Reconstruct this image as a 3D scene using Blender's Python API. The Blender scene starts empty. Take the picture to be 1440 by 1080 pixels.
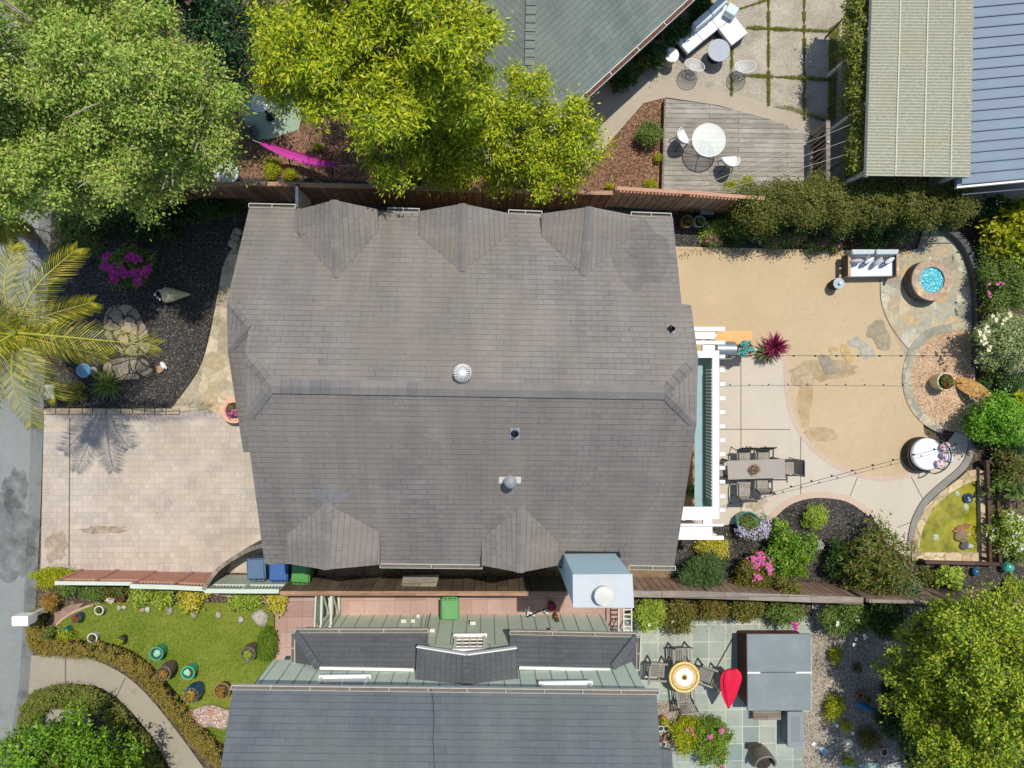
import bpy, math, random
import numpy as np
from mathutils import Vector, Matrix
from mathutils.geometry import intersect_line_plane
SC = bpy.context.scene
COL = SC.collection
H, F = 21.5, 1000.0
# the drone hangs 21.5 m over the origin and looks almost straight down (about two degrees off plumb)
QC = Vector((-.035, -.003, -1)).rotation_difference(Vector((0, 0, -1)))
CAM = Vector((0, 0, H))
def ray(px, py): return QC @ Vector(((px-720)/F, (540-py)/F, -1))
def P(px, py, z=0.0):
    d = ray(px, py); t = (z-H)/d.z
    return Vector((d.x*t, d.y*t, z))
def S(z=0.0): return (H-z)/F          # metres per photo pixel at height z
class Plane:
    def __init__(s, *pts):
        a = np.array([tuple(p) for p in pts]); A = np.c_[a[:, 0], a[:, 1], np.ones(len(a))]
        s.c = np.linalg.lstsq(A, a[:, 2], rcond=None)[0]
    def at(s, px, py):                 # where the sight line meets the plane
        d = ray(px, py); a, b, c = s.c
        t = (c - H)/(d.z - a*d.x - b*d.y)
        return Vector((d.x*t, d.y*t, H+d.z*t))
    def z(s, x, y): return s.c[0]*x+s.c[1]*y+s.c[2]
# ---------------------------------------------------------------- mesh builder
class MB:
    def __init__(s): s.v = []; s.f = []; s.sm = []
    def add(s, vs, fs, smooth=False):
        b = len(s.v); s.v += [tuple(v) for v in vs]
        for f in fs: s.f.append(tuple(b+i for i in f)); s.sm.append(smooth)
        return s
    def face(s, pts): return s.add(pts, [tuple(range(len(pts)))])
    def slab(s, pts, th):              # polygon (3-D points) thickened downwards
        n = len(pts); pts = [Vector(p) for p in pts]
        ar = sum(pts[i].x*pts[(i+1) % n].y-pts[(i+1) % n].x*pts[i].y for i in range(n))
        if ar < 0: pts = pts[::-1]
        lo = [p-Vector((0, 0, th)) for p in pts]
        return s.add(pts+lo, [tuple(range(n)), tuple(range(2*n-1, n-1, -1))]+[(i, i+n, (i+1) % n+n, (i+1) % n) for i in range(n)])
    def box(s, c, size, rz=0, rx=0, ry=0):
        hx, hy, hz = size[0]/2, size[1]/2, size[2]/2
        M = Matrix.Rotation(rz, 3, 'Z') @ Matrix.Rotation(ry, 3, 'Y') @ Matrix.Rotation(rx, 3, 'X')
        vs = [Vector(c)+M@Vector((x*hx, y*hy, z*hz)) for x in (-1, 1) for y in (-1, 1) for z in (-1, 1)]
        return s.add(vs, [(0, 1, 3, 2), (4, 6, 7, 5), (0, 4, 5, 1), (2, 3, 7, 6), (0, 2, 6, 4), (1, 5, 7, 3)])
    def bar(s, a, b, w, h):            # rectangular bar from a to b
        a, b = Vector(a), Vector(b); d = b-a; L = d.length; d.normalize()
        side = d.cross(Vector((0, 0, 1)))
        if side.length < 1e-3: side = Vector((1, 0, 0))
        side.normalize(); up = side.cross(d)
        vs = [p+side*(x*w/2)+up*(y*h/2) for p in (a, b) for x, y in ((-1, -1), (1, -1), (1, 1), (-1, 1))]
        return s.add(vs, [(0, 3, 2, 1), (4, 5, 6, 7), (0, 1, 5, 4), (1, 2, 6, 5), (2, 3, 7, 6), (3, 0, 4, 7)])
    def tube(s, pts, r, n=8, closed=False, caps=True):
        pts = [Vector(p) for p in pts]; m = len(pts)
        rs = r if isinstance(r, (list, tuple)) else [r]*m
        rings = []; prev = None
        for i, p in enumerate(pts):
            if closed: t = pts[(i+1) % m]-pts[i-1]
            else: t = pts[min(i+1, m-1)]-pts[max(i-1, 0)]
            t.normalize()
            if prev is None:
                u = t.cross(Vector((0, 0, 1)))
                if u.length < 1e-3: u = Vector((1, 0, 0))
            else: u = prev-t*prev.dot(t)
            u.normalize(); prev = u; w = t.cross(u)
            rings.append([p+(u*math.cos(a)+w*math.sin(a))*rs[i] for a in [2*math.pi*k/n for k in range(n)]])
        vs = [v for g in rings for v in g]; fs = []
        for i in range(m if closed else m-1):
            j = (i+1) % m
            for k in range(n):
                fs.append((i*n+k, i*n+(k+1) % n, j*n+(k+1) % n, j*n+k))
        s.add(vs, fs, True)
        if caps and not closed:
            s.add(rings[0], [tuple(range(n))[::-1]]); s.add(rings[-1], [tuple(range(n))])
        return s
    def lathe(s, c, prof, n=24, ex=1, ey=1, rz=0):   # prof: (r, z), sharp between runs given as lists
        c = Vector(c)
        runs = prof if isinstance(prof[0], list) else [prof]
        for run in runs:
            vs = []; fs = []
            for r, z in run:
                for k in range(n):
                    a = 2*math.pi*k/n; x, y = r*math.cos(a)*ex, r*math.sin(a)*ey
                    vs.append(c+Vector((x*math.cos(rz)-y*math.sin(rz), x*math.sin(rz)+y*math.cos(rz), z)))
            for i in range(len(run)-1):
                for k in range(n): fs.append((i*n+k, i*n+(k+1) % n, (i+1)*n+(k+1) % n, (i+1)*n+k))
            s.add(vs, fs, len(run) > 2 or n > 10)
        return s
    def disc(s, c, r, n=24, ey=1, rz=0):
        c = Vector(c)
        s.add([c+Vector((r*math.cos(a)*math.cos(rz)-r*ey*math.sin(a)*math.sin(rz), r*math.cos(a)*math.sin(rz)+r*ey*math.sin(a)*math.cos(rz), 0)) for a in [2*math.pi*k/n for k in range(n)]], [tuple(range(n))])
        return s
    def ball(s, c, r, n=14, m=9, rz=0, tilt=0):
        c = Vector(c); r = (r, r, r) if not isinstance(r, (tuple, list)) else r
        M = Matrix.Rotation(rz, 3, 'Z') @ Matrix.Rotation(tilt, 3, 'Y')
        vs = [c+M@Vector((0, 0, -r[2]))]
        for i in range(1, m):
            t = -math.pi/2+math.pi*i/m
            vs += [c+M@Vector((r[0]*math.cos(t)*math.cos(a), r[1]*math.cos(t)*math.sin(a), r[2]*math.sin(t))) for a in [2*math.pi*k/n for k in range(n)]]
        vs.append(c+M@Vector((0, 0, r[2])))
        fs = [(0, 1+(k+1) % n, 1+k) for k in range(n)]
        for i in range(m-2):
            for k in range(n): fs.append((1+i*n+k, 1+i*n+(k+1) % n, 1+(i+1)*n+(k+1) % n, 1+(i+1)*n+k))
        L = len(vs)-1; b = 1+(m-2)*n
        fs += [(L, b+k, b+(k+1) % n) for k in range(n)]
        return s.add(vs, fs, True)
    def rock(s, c, r, seed=0, n=12, m=7):
        rnd = random.Random(seed); k0 = len(s.v)
        s.ball(c, r, n, m, rz=rnd.random()*3)
        c = Vector(c); ph = [(rnd.uniform(2, 5), rnd.random()*6, rnd.uniform(.06, .16)) for _ in range(3)]
        for i in range(k0, len(s.v)):
            d = Vector(s.v[i])-c; k = 1
            for fq, p, am in ph: k += am*math.sin(fq*d.x/r[0]+p)*math.cos(fq*d.y/r[1]*1.3+p*2)
            s.v[i] = tuple(c+d*(k+rnd.uniform(-.05, .05)))
        for i in range(len(s.sm)-n*m, len(s.sm)): s.sm[i] = False
        return s
    def build(s, name, mat, parent=None, world=True, bevel=0, base=None):
        me = bpy.data.meshes.new(name)
        o = bpy.data.objects.new(name, me); COL.objects.link(o)
        off = Vector((0, 0, 0))
        if parent is not None:
            o.parent = parent
            if world: off = wloc(parent)
        elif base is not None: off = Vector(base); o.location = off
        vs = [(x-off.x, y-off.y, z-off.z) for x, y, z in s.v]
        me.from_pydata(vs, [], s.f); me.polygons.foreach_set('use_smooth', s.sm)
        auto_uv(me); me.materials.append(mat); me.update()
        if bevel:
            b = o.modifiers.new('bevel', 'BEVEL'); b.width = bevel; b.segments = 2; b.limit_method = 'ANGLE'; b.angle_limit = .7
        return o
def wloc(o):
    v = Vector((0, 0, 0))
    while o is not None: v = v+o.location; o = o.parent
    return v
def auto_uv(me):
    n = len(me.loops)
    if not n: return
    uvl = me.uv_layers.new(name='UVMap')
    co = np.empty(len(me.vertices)*3); me.vertices.foreach_get('co', co); co = co.reshape(-1, 3)
    vi = np.empty(n, int); me.loops.foreach_get('vertex_index', vi)
    nf = len(me.polygons); nr = np.empty(nf*3); me.polygons.foreach_get('normal', nr); nr = nr.reshape(-1, 3)
    lt = np.empty(nf, int); me.polygons.foreach_get('loop_total', lt)
    N = np.repeat(nr, lt, axis=0); C = co[vi]
    flat = np.abs(N[:, 2]) > .985
    u = np.c_[-N[:, 1], N[:, 0], np.zeros(len(N))]; l = np.linalg.norm(u, axis=1); l[l == 0] = 1; u = u/l[:, None]
    u[flat] = (1, 0, 0); w = np.cross(N, u); w[flat] = (0, 1, 0)
    uv = np.c_[(C*u).sum(1), (C*w).sum(1)]
    uvl.data.foreach_set('uv', uv.ravel())
def thing(name, label, cat, loc, rz=0, group=None):
    o = bpy.data.objects.new(name, None); COL.objects.link(o); o.empty_display_size = .1
    o.location = loc; o.rotation_euler = (0, 0, rz); tag(o, label, cat, group); return o
def tag(o, label=None, cat=None, group=None, kind=None):
    if label: o['label'] = label
    if cat: o['category'] = cat
    if group: o['group'] = group
    if kind: o['kind'] = kind
    return o
def single(name, mb, mat, label, cat, group=None, bevel=0):
    a = np.array(mb.v); b = ((a[:, 0].min()+a[:, 0].max())/2, (a[:, 1].min()+a[:, 1].max())/2, a[:, 2].min())
    return tag(mb.build(name, mat, None, True, bevel, b), label, cat, group)
def struct(name, mb, mat, kind='structure'):
    return tag(mb.build(name, mat), kind=kind)
def dup(root, loc, rz, label, group=None):
    def cp(o, par):
        c = o.copy(); COL.objects.link(c)
        if par is not None: c.parent = par
        for ch in o.children: cp(ch, c)
        return c
    r = cp(root, None); r.location = loc; r.rotation_euler = (0, 0, rz); r['label'] = label
    if group: r['group'] = group
    return r
def poly(pts, z): return [P(x, y, z) for x, y in pts]
def sheet(name, pts, z, mat, kind='structure'):
    m = MB(); q = poly(pts, z)
    ar = sum(q[i].x*q[(i+1) % len(q)].y-q[(i+1) % len(q)].x*q[i].y for i in range(len(q)))
    m.face(q if ar > 0 else q[::-1]); return struct(name, m, mat, kind)
def smooth_line(pts, k=4, closed=False):  # Catmull-Rom through points
    pts = [Vector(p) for p in pts]; out = []; n = len(pts)
    rng = range(n) if closed else range(n-1)
    for i in rng:
        if closed: p0, p1, p2, p3 = pts[i-1], pts[i], pts[(i+1) % n], pts[(i+2) % n]
        else: p0, p1, p2, p3 = pts[max(i-1, 0)], pts[i], pts[i+1], pts[min(i+2, n-1)]
        for j in range(k):
            t = j/k
            out.append(.5*((2*p1)+(p2-p0)*t+(2*p0-5*p1+4*p2-p3)*t*t+(3*p1-p0-3*p2+p3)*t**3))
    if not closed: out.append(pts[-1])
    return out
def sm2(pts, k=4, closed=False): return [(p.x, p.y) for p in smooth_line([(x, y, 0) for x, y in pts], k, closed)]
def strip(name, line, w, z, mat, kind='structure', th=0, px=True):   # band following a line of photo points
    q = [P(x, y, z) for x, y in line] if px else [Vector(p) for p in line]
    L, R = [], []
    for i, p in enumerate(q):
        t = q[min(i+1, len(q)-1)]-q[max(i-1, 0)]; t.z = 0; t.normalize(); s_ = Vector((-t.y, t.x, 0))*w/2
        L.append(p+s_); R.append(p-s_)
    m = MB(); n = len(q)
    if th:
        lo = lambda v: v-Vector((0, 0, th))
        vs = R+L+[lo(p) for p in R]+[lo(p) for p in L]
        fs = []
        for i in range(n-1):
            fs += [(i, i+1, n+i+1, n+i), (2*n+i+1, 2*n+i, 3*n+i, 3*n+i+1), (i, 2*n+i, 2*n+i+1, i+1), (n+i, n+i+1, 3*n+i+1, 3*n+i)]
        fs += [(0, n, 3*n, 2*n), (n-1, 3*n-1, 4*n-1, 2*n-1)]
        m.add(vs, fs)
    else: m.add(R+L, [(i, i+1, n+i+1, n+i) for i in range(n-1)])
    if name is None: return m
    return struct(name, m, mat, kind)
# ---------------------------------------------------------------- materials
def lin(c):
    if isinstance(c, str):
        v = [int(c[i:i+2], 16)/255 for i in (0, 2, 4)]
        c = [x/12.92 if x <= .04045 else ((x+.055)/1.055)**2.4 for x in v]
    return (c[0], c[1], c[2], 1)
class NT:
    def __init__(s, name):
        s.m = bpy.data.materials.new(name); s.m.use_nodes = True; s.t = s.m.node_tree; s.t.nodes.clear()
        s.out = s.t.nodes.new('ShaderNodeOutputMaterial')
    def n(s, typ, props=None, **inp):
        nd = s.t.nodes.new('ShaderNode'+typ)
        for k, v in (props or {}).items(): setattr(nd, k, v)
        for k, v in inp.items():
            k = k.replace('_', ' ')
            sock = nd.inputs[int(k[1:])] if k[0] == 'i' and k[1:].isdigit() else nd.inputs[k]
            s.put(sock, v)
        return nd
    def put(s, sock, v):
        if isinstance(v, bpy.types.NodeSocket): s.t.links.new(v, sock)
        elif isinstance(v, bpy.types.Node): s.t.links.new(v.outputs[0], sock)
        else: sock.default_value = v
    def mix(s, a, b, f, mode='MIX'):
        nd = s.t.nodes.new('ShaderNodeMix'); nd.data_type = 'RGBA'; nd.blend_type = mode
        s.put(nd.inputs[0], f); s.put(nd.inputs[6], a); s.put(nd.inputs[7], b); return nd.outputs[2]
    def math(s, op, a, b=0.0, c=None):
        nd = s.t.nodes.new('ShaderNodeMath'); nd.operation = op; s.put(nd.inputs[0], a); s.put(nd.inputs[1], b)
        if c is not None: s.put(nd.inputs[2], c)
        return nd.outputs[0]
    def ramp(s, fac, stops, interp='LINEAR'):
        nd = s.t.nodes.new('ShaderNodeValToRGB'); nd.color_ramp.interpolation = interp
        e = nd.color_ramp.elements
        while len(e) < len(stops): e.new(.5)
        for el, (p, c) in zip(e, stops): el.position = p; el.color = c if len(c) == 4 else lin(c)
        s.put(nd.inputs[0], fac); return nd.outputs[0]
    def obj(s): return s.n('TexCoord').outputs['Object']
    def uv(s): return s.n('TexCoord').outputs['UV']
    def noise(s, sc, vec=None, detail=4, rough=.6, dist=0):
        return s.n('TexNoise', None, Vector=vec or s.obj(), Scale=sc, Detail=detail, Roughness=rough, Distortion=dist).outputs[0]
    def done(s, col, rough=.8, bump=None, bs=.3, bd=.02, spec=.3, metal=0, trans=None, coat=0):
        b = s.n('BsdfPrincipled'); s.put(b.inputs['Base Color'], col); s.put(b.inputs['Roughness'], rough)
        b.inputs['Specular IOR Level'].default_value = spec; b.inputs['Metallic'].default_value = metal
        b.inputs['Coat Weight'].default_value = coat
        if bump is not None:
            bm = s.n('Bump', None, Height=bump, Strength=bs, Distance=bd); s.put(b.inputs['Normal'], bm)
        sh = b.outputs[0]
        if trans:
            tr = s.n('BsdfTranslucent'); s.put(tr.inputs[0], col)
            mx = s.n('MixShader'); s.put(mx.inputs[0], trans); s.put(mx.inputs[1], sh); s.put(mx.inputs[2], tr); sh = mx.outputs[0]
        s.t.links.new(sh, s.out.inputs[0]); return s.m
_mc = {}
def plain(c, rough=.6, var=.12, sc=6, spec=.35, metal=0, bump=.15, name=None, coat=0):
    key = ('p', str(c), rough, var, sc, metal, coat)
    if key in _mc: return _mc[key]
    t = NT(name or 'paint'); c = lin(c)
    a = tuple(min(1, x*(1+var)) for x in c[:3])+(1,); b = tuple(x*(1-var*1.4) for x in c[:3])+(1,)
    n = t.noise(sc, detail=6); n2 = t.noise(sc*9, detail=3)
    f = t.math('ADD', t.math('MULTIPLY', n, .7), t.math('MULTIPLY', n2, .3))
    col = t.ramp(f, [(.3, b), (.7, a)])
    _mc[key] = t.done(col, rough, n2, bump, .01, spec, metal, coat=coat); return _mc[key]
def capm(c1, c2, c3, name='ridge_cap_shingle'):
    t = NT(name); r = t.n('NewGeometry').outputs['Random Per Island']; n = t.noise(50, detail=3); n2 = t.noise(1.5, detail=5)
    col = t.ramp(r, [(0, lin(c1)), (.5, lin(c2)), (1, lin(c3))]); col = t.mix(col, t.ramp(n, [(.3, (.82, .82, .82, 1)), (.7, (1.12, 1.12, 1.12, 1))]), 1.0, 'MULTIPLY')
    col = t.mix(col, t.ramp(n2, [(.35, (.85, .85, .85, 1)), (.65, (1.05, 1.05, 1.05, 1))]), 1.0, 'MULTIPLY'); return t.done(col, .9, n, .3, .01, .25)
def leafm(cols, rough=.5, trans=.3, clump=1.3, name='leaves', wr=.62, wn=.45):
    t = NT(name)
    r = t.n('NewGeometry').outputs['Random Per Island']
    n = t.noise(clump, detail=2)
    f = t.math('ADD', t.math('MULTIPLY', r, wr), t.math('MULTIPLY', n, wn))
    k = len(cols)
    col = t.ramp(f, [(.12+.78*i/(k-1), lin(c)) for i, c in enumerate(cols)])
    return t.done(col, rough, spec=.3, trans=trans)
def shingle(cols, gap, w=.30, h=.135, stain=.25, name='roof_shingles', edge=.005, streak=1.0, squash=False):
    t = NT(name); uv = t.uv()
    br = t.n('TexBrick', {'offset': .5}, Vector=uv, Color1=lin(cols[0]), Color2=lin(cols[1]), Mortar=lin(gap), Scale=1.0)
    br.inputs['Mortar Size'].default_value = edge; br.inputs['Mortar Smooth'].default_value = .3; br.inputs['Bias'].default_value = 0
    br.inputs['Brick Width'].default_value = w; br.inputs['Row Height'].default_value = h
    br2 = t.n('TexBrick', {'offset': .37}, Vector=uv, Color1=(0, 0, 0, 1), Color2=(1, 1, 1, 1), Mortar=(.5, .5, .5, 1), Scale=1.0)
    br2.inputs['Mortar Size'].default_value = 0; br2.inputs['Brick Width'].default_value = w*1.7; br2.inputs['Row Height'].default_value = h
    col = t.mix(br.outputs['Color'], lin(cols[2]), t.math('MULTIPLY', br2.outputs['Color'], .45))
    uv3 = t.n('Mapping', None, Vector=uv, Location=(187.3, 0, 0)).outputs[0]
    b3 = t.n('TexBrick', {'offset': 0}, Vector=uv3, Color1=(1, 1, 1, 1), Color2=(1, 1, 1, 1), Mortar=(0, 0, 0, 1), Scale=1.0)
    b3.inputs['Mortar Size'].default_value = .009; b3.inputs['Mortar Smooth'].default_value = .5; b3.inputs['Brick Width'].default_value = 400; b3.inputs['Row Height'].default_value = h
    tab_shadow = t.mix((.62, .61, .60, 1), (1, 1, 1, 1), b3.outputs['Color'])  # course joints, with the shadow of the shingle tabs drawn into their colour
    n = t.noise(.55, detail=5, rough=.65); n3 = t.noise(60, detail=2)
    mp = t.n('Mapping', None, Vector=uv, Scale=(1.3, .22, 1)); n2 = t.noise(1.0, vec=mp.outputs[0], detail=5)
    col = t.mix(col, lin(cols[3]), t.ramp(n, [(.42, (0, 0, 0, 1)), (.68, (1, 1, 1, 1))]), 'MIX')
    g = t.ramp(n2, [(.38, (1-stain*streak,)*3+(1,)), (.62, (1+stain*.5*streak,)*3+(1,))])
    col = t.mix(col, g, 1.0, 'MULTIPLY'); col = t.mix(col, tab_shadow, t.math('MULTIPLY', t.ramp(t.noise(3), [(.35, (.55, .55, .55, 1)), (.65, (1, 1, 1, 1))]), t.ramp(br2.outputs['Color'], [(.35, (.3, .3, .3, 1)), (.6, (1, 1, 1, 1))])), 'MULTIPLY')
    g2 = t.ramp(n3, [(.3, (.8, .8, .8, 1)), (.7, (1.15, 1.15, 1.15, 1))]); col = t.mix(col, g2, 1.0, 'MULTIPLY')
    h1 = t.math('ADD', br.outputs['Fac'], t.math('MULTIPLY', n3, -.4))
    return t.done(col, .88, t.math('MULTIPLY', h1, -1.0), .5, .012, .25)
def bricks(cols, gap, w, h, edge=.006, off=.5, var=.15, name='pavers', rough=.85, rowsq=None, vec='uv', stain=None, rot=0, bump=.4, fine=50):
    t = NT(name); uv = t.uv() if vec == 'uv' else t.obj()
    if rot: uv = t.n('Mapping', None, Vector=uv, Rotation=(0, 0, rot)).outputs[0]
    br = t.n('TexBrick', {'offset': off}, Vector=uv, Color1=lin(cols[0]), Color2=lin(cols[1]), Mortar=lin(gap), Scale=1.0)
    if rowsq: br.squash = rowsq[0]; br.squash_frequency = rowsq[1]
    br.inputs['Mortar Size'].default_value = edge; br.inputs['Mortar Smooth'].default_value = .2
    br.inputs['Brick Width'].default_value = w; br.inputs['Row Height'].default_value = h
    b2 = t.n('TexBrick', {'offset': off}, Vector=uv, Color1=(0, 0, 0, 1), Color2=(1, 1, 1, 1), Mortar=(.3, .3, .3, 1), Scale=1.0)
    b2.inputs['Mortar Size'].default_value = 0; b2.inputs['Brick Width'].default_value = w*2; b2.inputs['Row Height'].default_value = h*2
    col = t.mix(br.outputs['Color'], lin(cols[2]), t.math('MULTIPLY', b2.outputs['Color'], .4))
    n = t.noise(fine, detail=3); n2 = t.noise(.8, detail=6)
    col = t.mix(col, t.ramp(n, [(.3, (1-var,)*3+(1,)), (.7, (1+var,)*3+(1,))]), 1.0, 'MULTIPLY')
    col = t.mix(col, t.ramp(n2, [(.3, (.82, .81, .8, 1)), (.65, (1.08, 1.08, 1.08, 1))]), 1.0, 'MULTIPLY')
    if stain:
        n3 = t.noise(stain[1], detail=7, rough=.7)
        col = t.mix(col, lin(stain[0]), t.ramp(n3, [(stain[2], (0, 0, 0, 1)), (stain[2]+.12, (stain[3],)*3+(1,))]))
    return t.done(col, rough, t.math('ADD', t.math('MULTIPLY', br.outputs['Fac'], -1.0), t.math('MULTIPLY', n, .25)), bump, .01, .3)
def speck(cols, sc=28, name='gravel', rough=.9, big=None, bump=.6, rnd=1.0):   # loose stones / chips
    t = NT(name); o = t.obj()
    v = t.n('TexVoronoi', None, Vector=o, Scale=sc); v.inputs['Randomness'].default_value = rnd
    w = t.n('SeparateColor', None, Color=v.outputs['Color']).outputs[0]
    k = len(cols); col = t.ramp(w, [(i/(k-1), lin(c)) for i, c in enumerate(cols)])
    n = t.noise(1.1, detail=6)
    col = t.mix(col, t.ramp(n, [(.3, (.75, .75, .75, 1)), (.7, (1.15, 1.15, 1.15, 1))]), 1.0, 'MULTIPLY')
    if big:
        n2 = t.noise(big[1], detail=6, rough=.65)
        col = t.mix(col, lin(big[0]), t.ramp(n2, [(big[2], (0, 0, 0, 1)), (big[2]+.15, (big[3],)*3+(1,))]))
    return t.done(col, rough, v.outputs['Distance'], bump, .02, .25)
def flags(cols, mortar, sc=1.9, name='flagstone', gap=.045, bump=.5, rough=.8, dist=.5):
    t = NT(name); o = t.obj()
    nz = t.n('TexNoise', None, Vector=o, Scale=2.2, Detail=3.0)
    vec = t.n('VectorMath', {'operation': 'MULTIPLY_ADD'}, i0=nz.outputs['Color'], i1=(dist, dist, 0), i2=o).outputs[0]
    v = t.n('TexVoronoi', None, Vector=vec, Scale=sc)
    e = t.n('TexVoronoi', {'feature': 'DISTANCE_TO_EDGE'}, Vector=vec, Scale=sc)
    w = t.n('SeparateColor', None, Color=v.outputs['Color']).outputs[0]
    k = len(cols); col = t.ramp(w, [(i/(k-1), lin(c)) for i, c in enumerate(cols)])
    n = t.noise(7, detail=8, rough=.7); n2 = t.noise(40, detail=3)
    col = t.mix(col, t.ramp(n, [(.3, (.7, .7, .68, 1)), (.7, (1.2, 1.2, 1.2, 1))]), 1.0, 'MULTIPLY')
    ed = t.ramp(e.outputs['Distance'], [(gap*.5, (1, 1, 1, 1)), (gap*1.2, (0, 0, 0, 1))])
    col = t.mix(col, lin(mortar), ed)
    return t.done(col, rough, t.math('ADD', t.math('MULTIPLY', ed, -1.0), t.math('MULTIPLY', n2, .3)), bump, .012, .3)
def concrete(c, name='concrete', var=.14, stain=None, rough=.85, fine=45, big=.7):
    t = NT(name); c = lin(c); o = t.obj()
    a = tuple(min(1, x*(1+var)) for x in c[:3])+(1,); b = tuple(x*(1-var) for x in c[:3])+(1,)
    n = t.noise(big, detail=9, rough=.65); n2 = t.noise(fine, detail=3); n4 = t.noise(6, detail=6, rough=.7)
    col = t.ramp(t.math('ADD', t.math('MULTIPLY', n, .6), t.math('MULTIPLY', n4, .4)), [(.33, b), (.67, a)])
    col = t.mix(col, t.ramp(n2, [(.25, (1-var*.9,)*3+(1,)), (.75, (1+var*.9,)*3+(1,))]), 1.0, 'MULTIPLY')
    if stain:
        n3 = t.noise(stain[1], detail=7, rough=.7)
        col = t.mix(col, lin(stain[0]), t.ramp(n3, [(stain[2], (0, 0, 0, 1)), (stain[2]+.12, (stain[3],)*3+(1,))]))
    return t.done(col, rough, n2, .2, .01, .3)
def planks(c1, c2, gap, w=.14, L=2.4, name='planks', rot=0, edge=.006, grain=.25, off=.37, rough=.8):
    t = NT(name); uv = t.uv()
    if rot: uv = t.n('Mapping', None, Vector=uv, Rotation=(0, 0, rot)).outputs[0]
    br = t.n('TexBrick', {'offset': off}, Vector=uv, Color1=lin(c1), Color2=lin(c2), Mortar=lin(gap), Scale=1.0)
    br.inputs['Mortar Size'].default_value = edge; br.inputs['Brick Width'].default_value = L; br.inputs['Row Height'].default_value = w
    br.inputs['Mortar Smooth'].default_value = .1
    mp = t.n('Mapping', None, Vector=uv, Scale=(2, 40, 1)); n = t.noise(1.0, vec=mp.outputs[0], detail=5)
    n2 = t.noise(1.7, detail=6)
    col = t.mix(br.outputs['Color'], t.ramp(n, [(.3, (1-grain,)*3+(1,)), (.7, (1+grain,)*3+(1,))]), 1.0, 'MULTIPLY')
    col = t.mix(col, t.ramp(n2, [(.3, (.75, .75, .75, 1)), (.7, (1.15, 1.15, 1.15, 1))]), 1.0, 'MULTIPLY')
    return t.done(col, rough, t.math('ADD', t.math('MULTIPLY', br.outputs['Fac'], -1.0), t.math('MULTIPLY', n, .2)), .5, .012, .25)
# ---------------------------------------------------------------- foliage
def leaf_obj(name, blobs, n, size, mat, parent, seed=0, asp=.5, rc=.22, up=.5, shell=(.72, 1.0), per=26, zmin=.02, spread=1.0, droop=0, zs=1.0):
    rg = np.random.default_rng(seed); B = np.array(blobs, float)
    area = (B[:, 3]*B[:, 4]+B[:, 3]*B[:, 5]+B[:, 4]*B[:, 5]); pr = area/area.sum()
    nc = max(4, int(n/per)); bi = rg.choice(len(B), nc, p=pr); b = B[bi]
    d = rg.normal(size=(nc, 3)); d[:, 2] = np.abs(d[:, 2])*np.where(rg.random(nc) < .78, 1, -1); d /= np.linalg.norm(d, axis=1)[:, None]
    rad = rg.uniform(shell[0], shell[1], nc)[:, None]
    cc = b[:, :3]+d*b[:, 3:6]*rad
    k = rg.integers(int(per*.5), int(per*1.5)+1, nc); ci = np.repeat(np.arange(nc), k); m = len(ci)
    crs = rc*rg.uniform(.6, 1.5, nc)
    c = cc[ci]+rg.normal(size=(m, 3))*crs[ci][:, None]*np.array([.55, .55, .38])
    nr = d[ci]*.55+np.array([0, 0, up])+rg.normal(size=(m, 3))*.45
    nr /= np.linalg.norm(nr, axis=1)[:, None]
    out = (c-cc[ci]); out += rg.normal(size=(m, 3))*crs[ci][:, None]*.4; out -= nr*(out*nr).sum(1)[:, None]
    out /= (np.linalg.norm(out, axis=1)[:, None]+1e-9); w = np.cross(nr, out)
    L = (size*rg.uniform(.6, 1.35, m))[:, None]; W = L*asp*.5
    keep = c[:, 2] > zmin
    p0 = c-out*L*.5; p1 = c+w*W-nr*L*.06; p2 = c+out*L*.5-nr*L*.12*(1+droop); p3 = c-w*W-nr*L*.06
    V = np.stack([p0, p1, p2, p3], 1)[keep]; m = len(V)
    V[..., 2] = np.maximum(V[..., 2], .008)
    off = wloc(parent); V = V-np.array([off.x, off.y, off.z])
    return raw_quads(name, V, mat, parent)
def raw_quads(name, V, mat, parent):
    m = len(V); me = bpy.data.meshes.new(name)
    me.vertices.add(m*4); me.vertices.foreach_set('co', V.reshape(-1)); me.loops.add(m*4)
    me.loops.foreach_set('vertex_index', np.arange(m*4)); me.polygons.add(m)
    me.polygons.foreach_set('loop_start', np.arange(m)*4)
    try: me.polygons.foreach_set('loop_total', np.full(m, 4))
    except Exception: pass
    me.update(calc_edges=True); me.validate(); me.materials.append(mat)
    o = bpy.data.objects.new(name, me); COL.objects.link(o); o.parent = parent; return o
def blobs_in(cx, cy, z0, rx, ry, h, n, rnd, f=.5):
    out = [(cx, cy, z0+h*.36, rx*.7, ry*.7, h*.42)]; n = int(n*2.4)
    for i in range(n):
        a = 2.4*i+rnd.random()*.8; q = math.sqrt((i+.6)/n)*rnd.uniform(.72, .98); s_ = rnd.uniform(.2, .38)
        out.append((cx+rx*q*math.cos(a), cy+ry*q*math.sin(a), z0+h*(.72-.38*q*q+rnd.uniform(-.14, .16)), rx*s_, ry*s_, h*rnd.uniform(.14, .24)))
    return out
_sd = [100]
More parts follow.
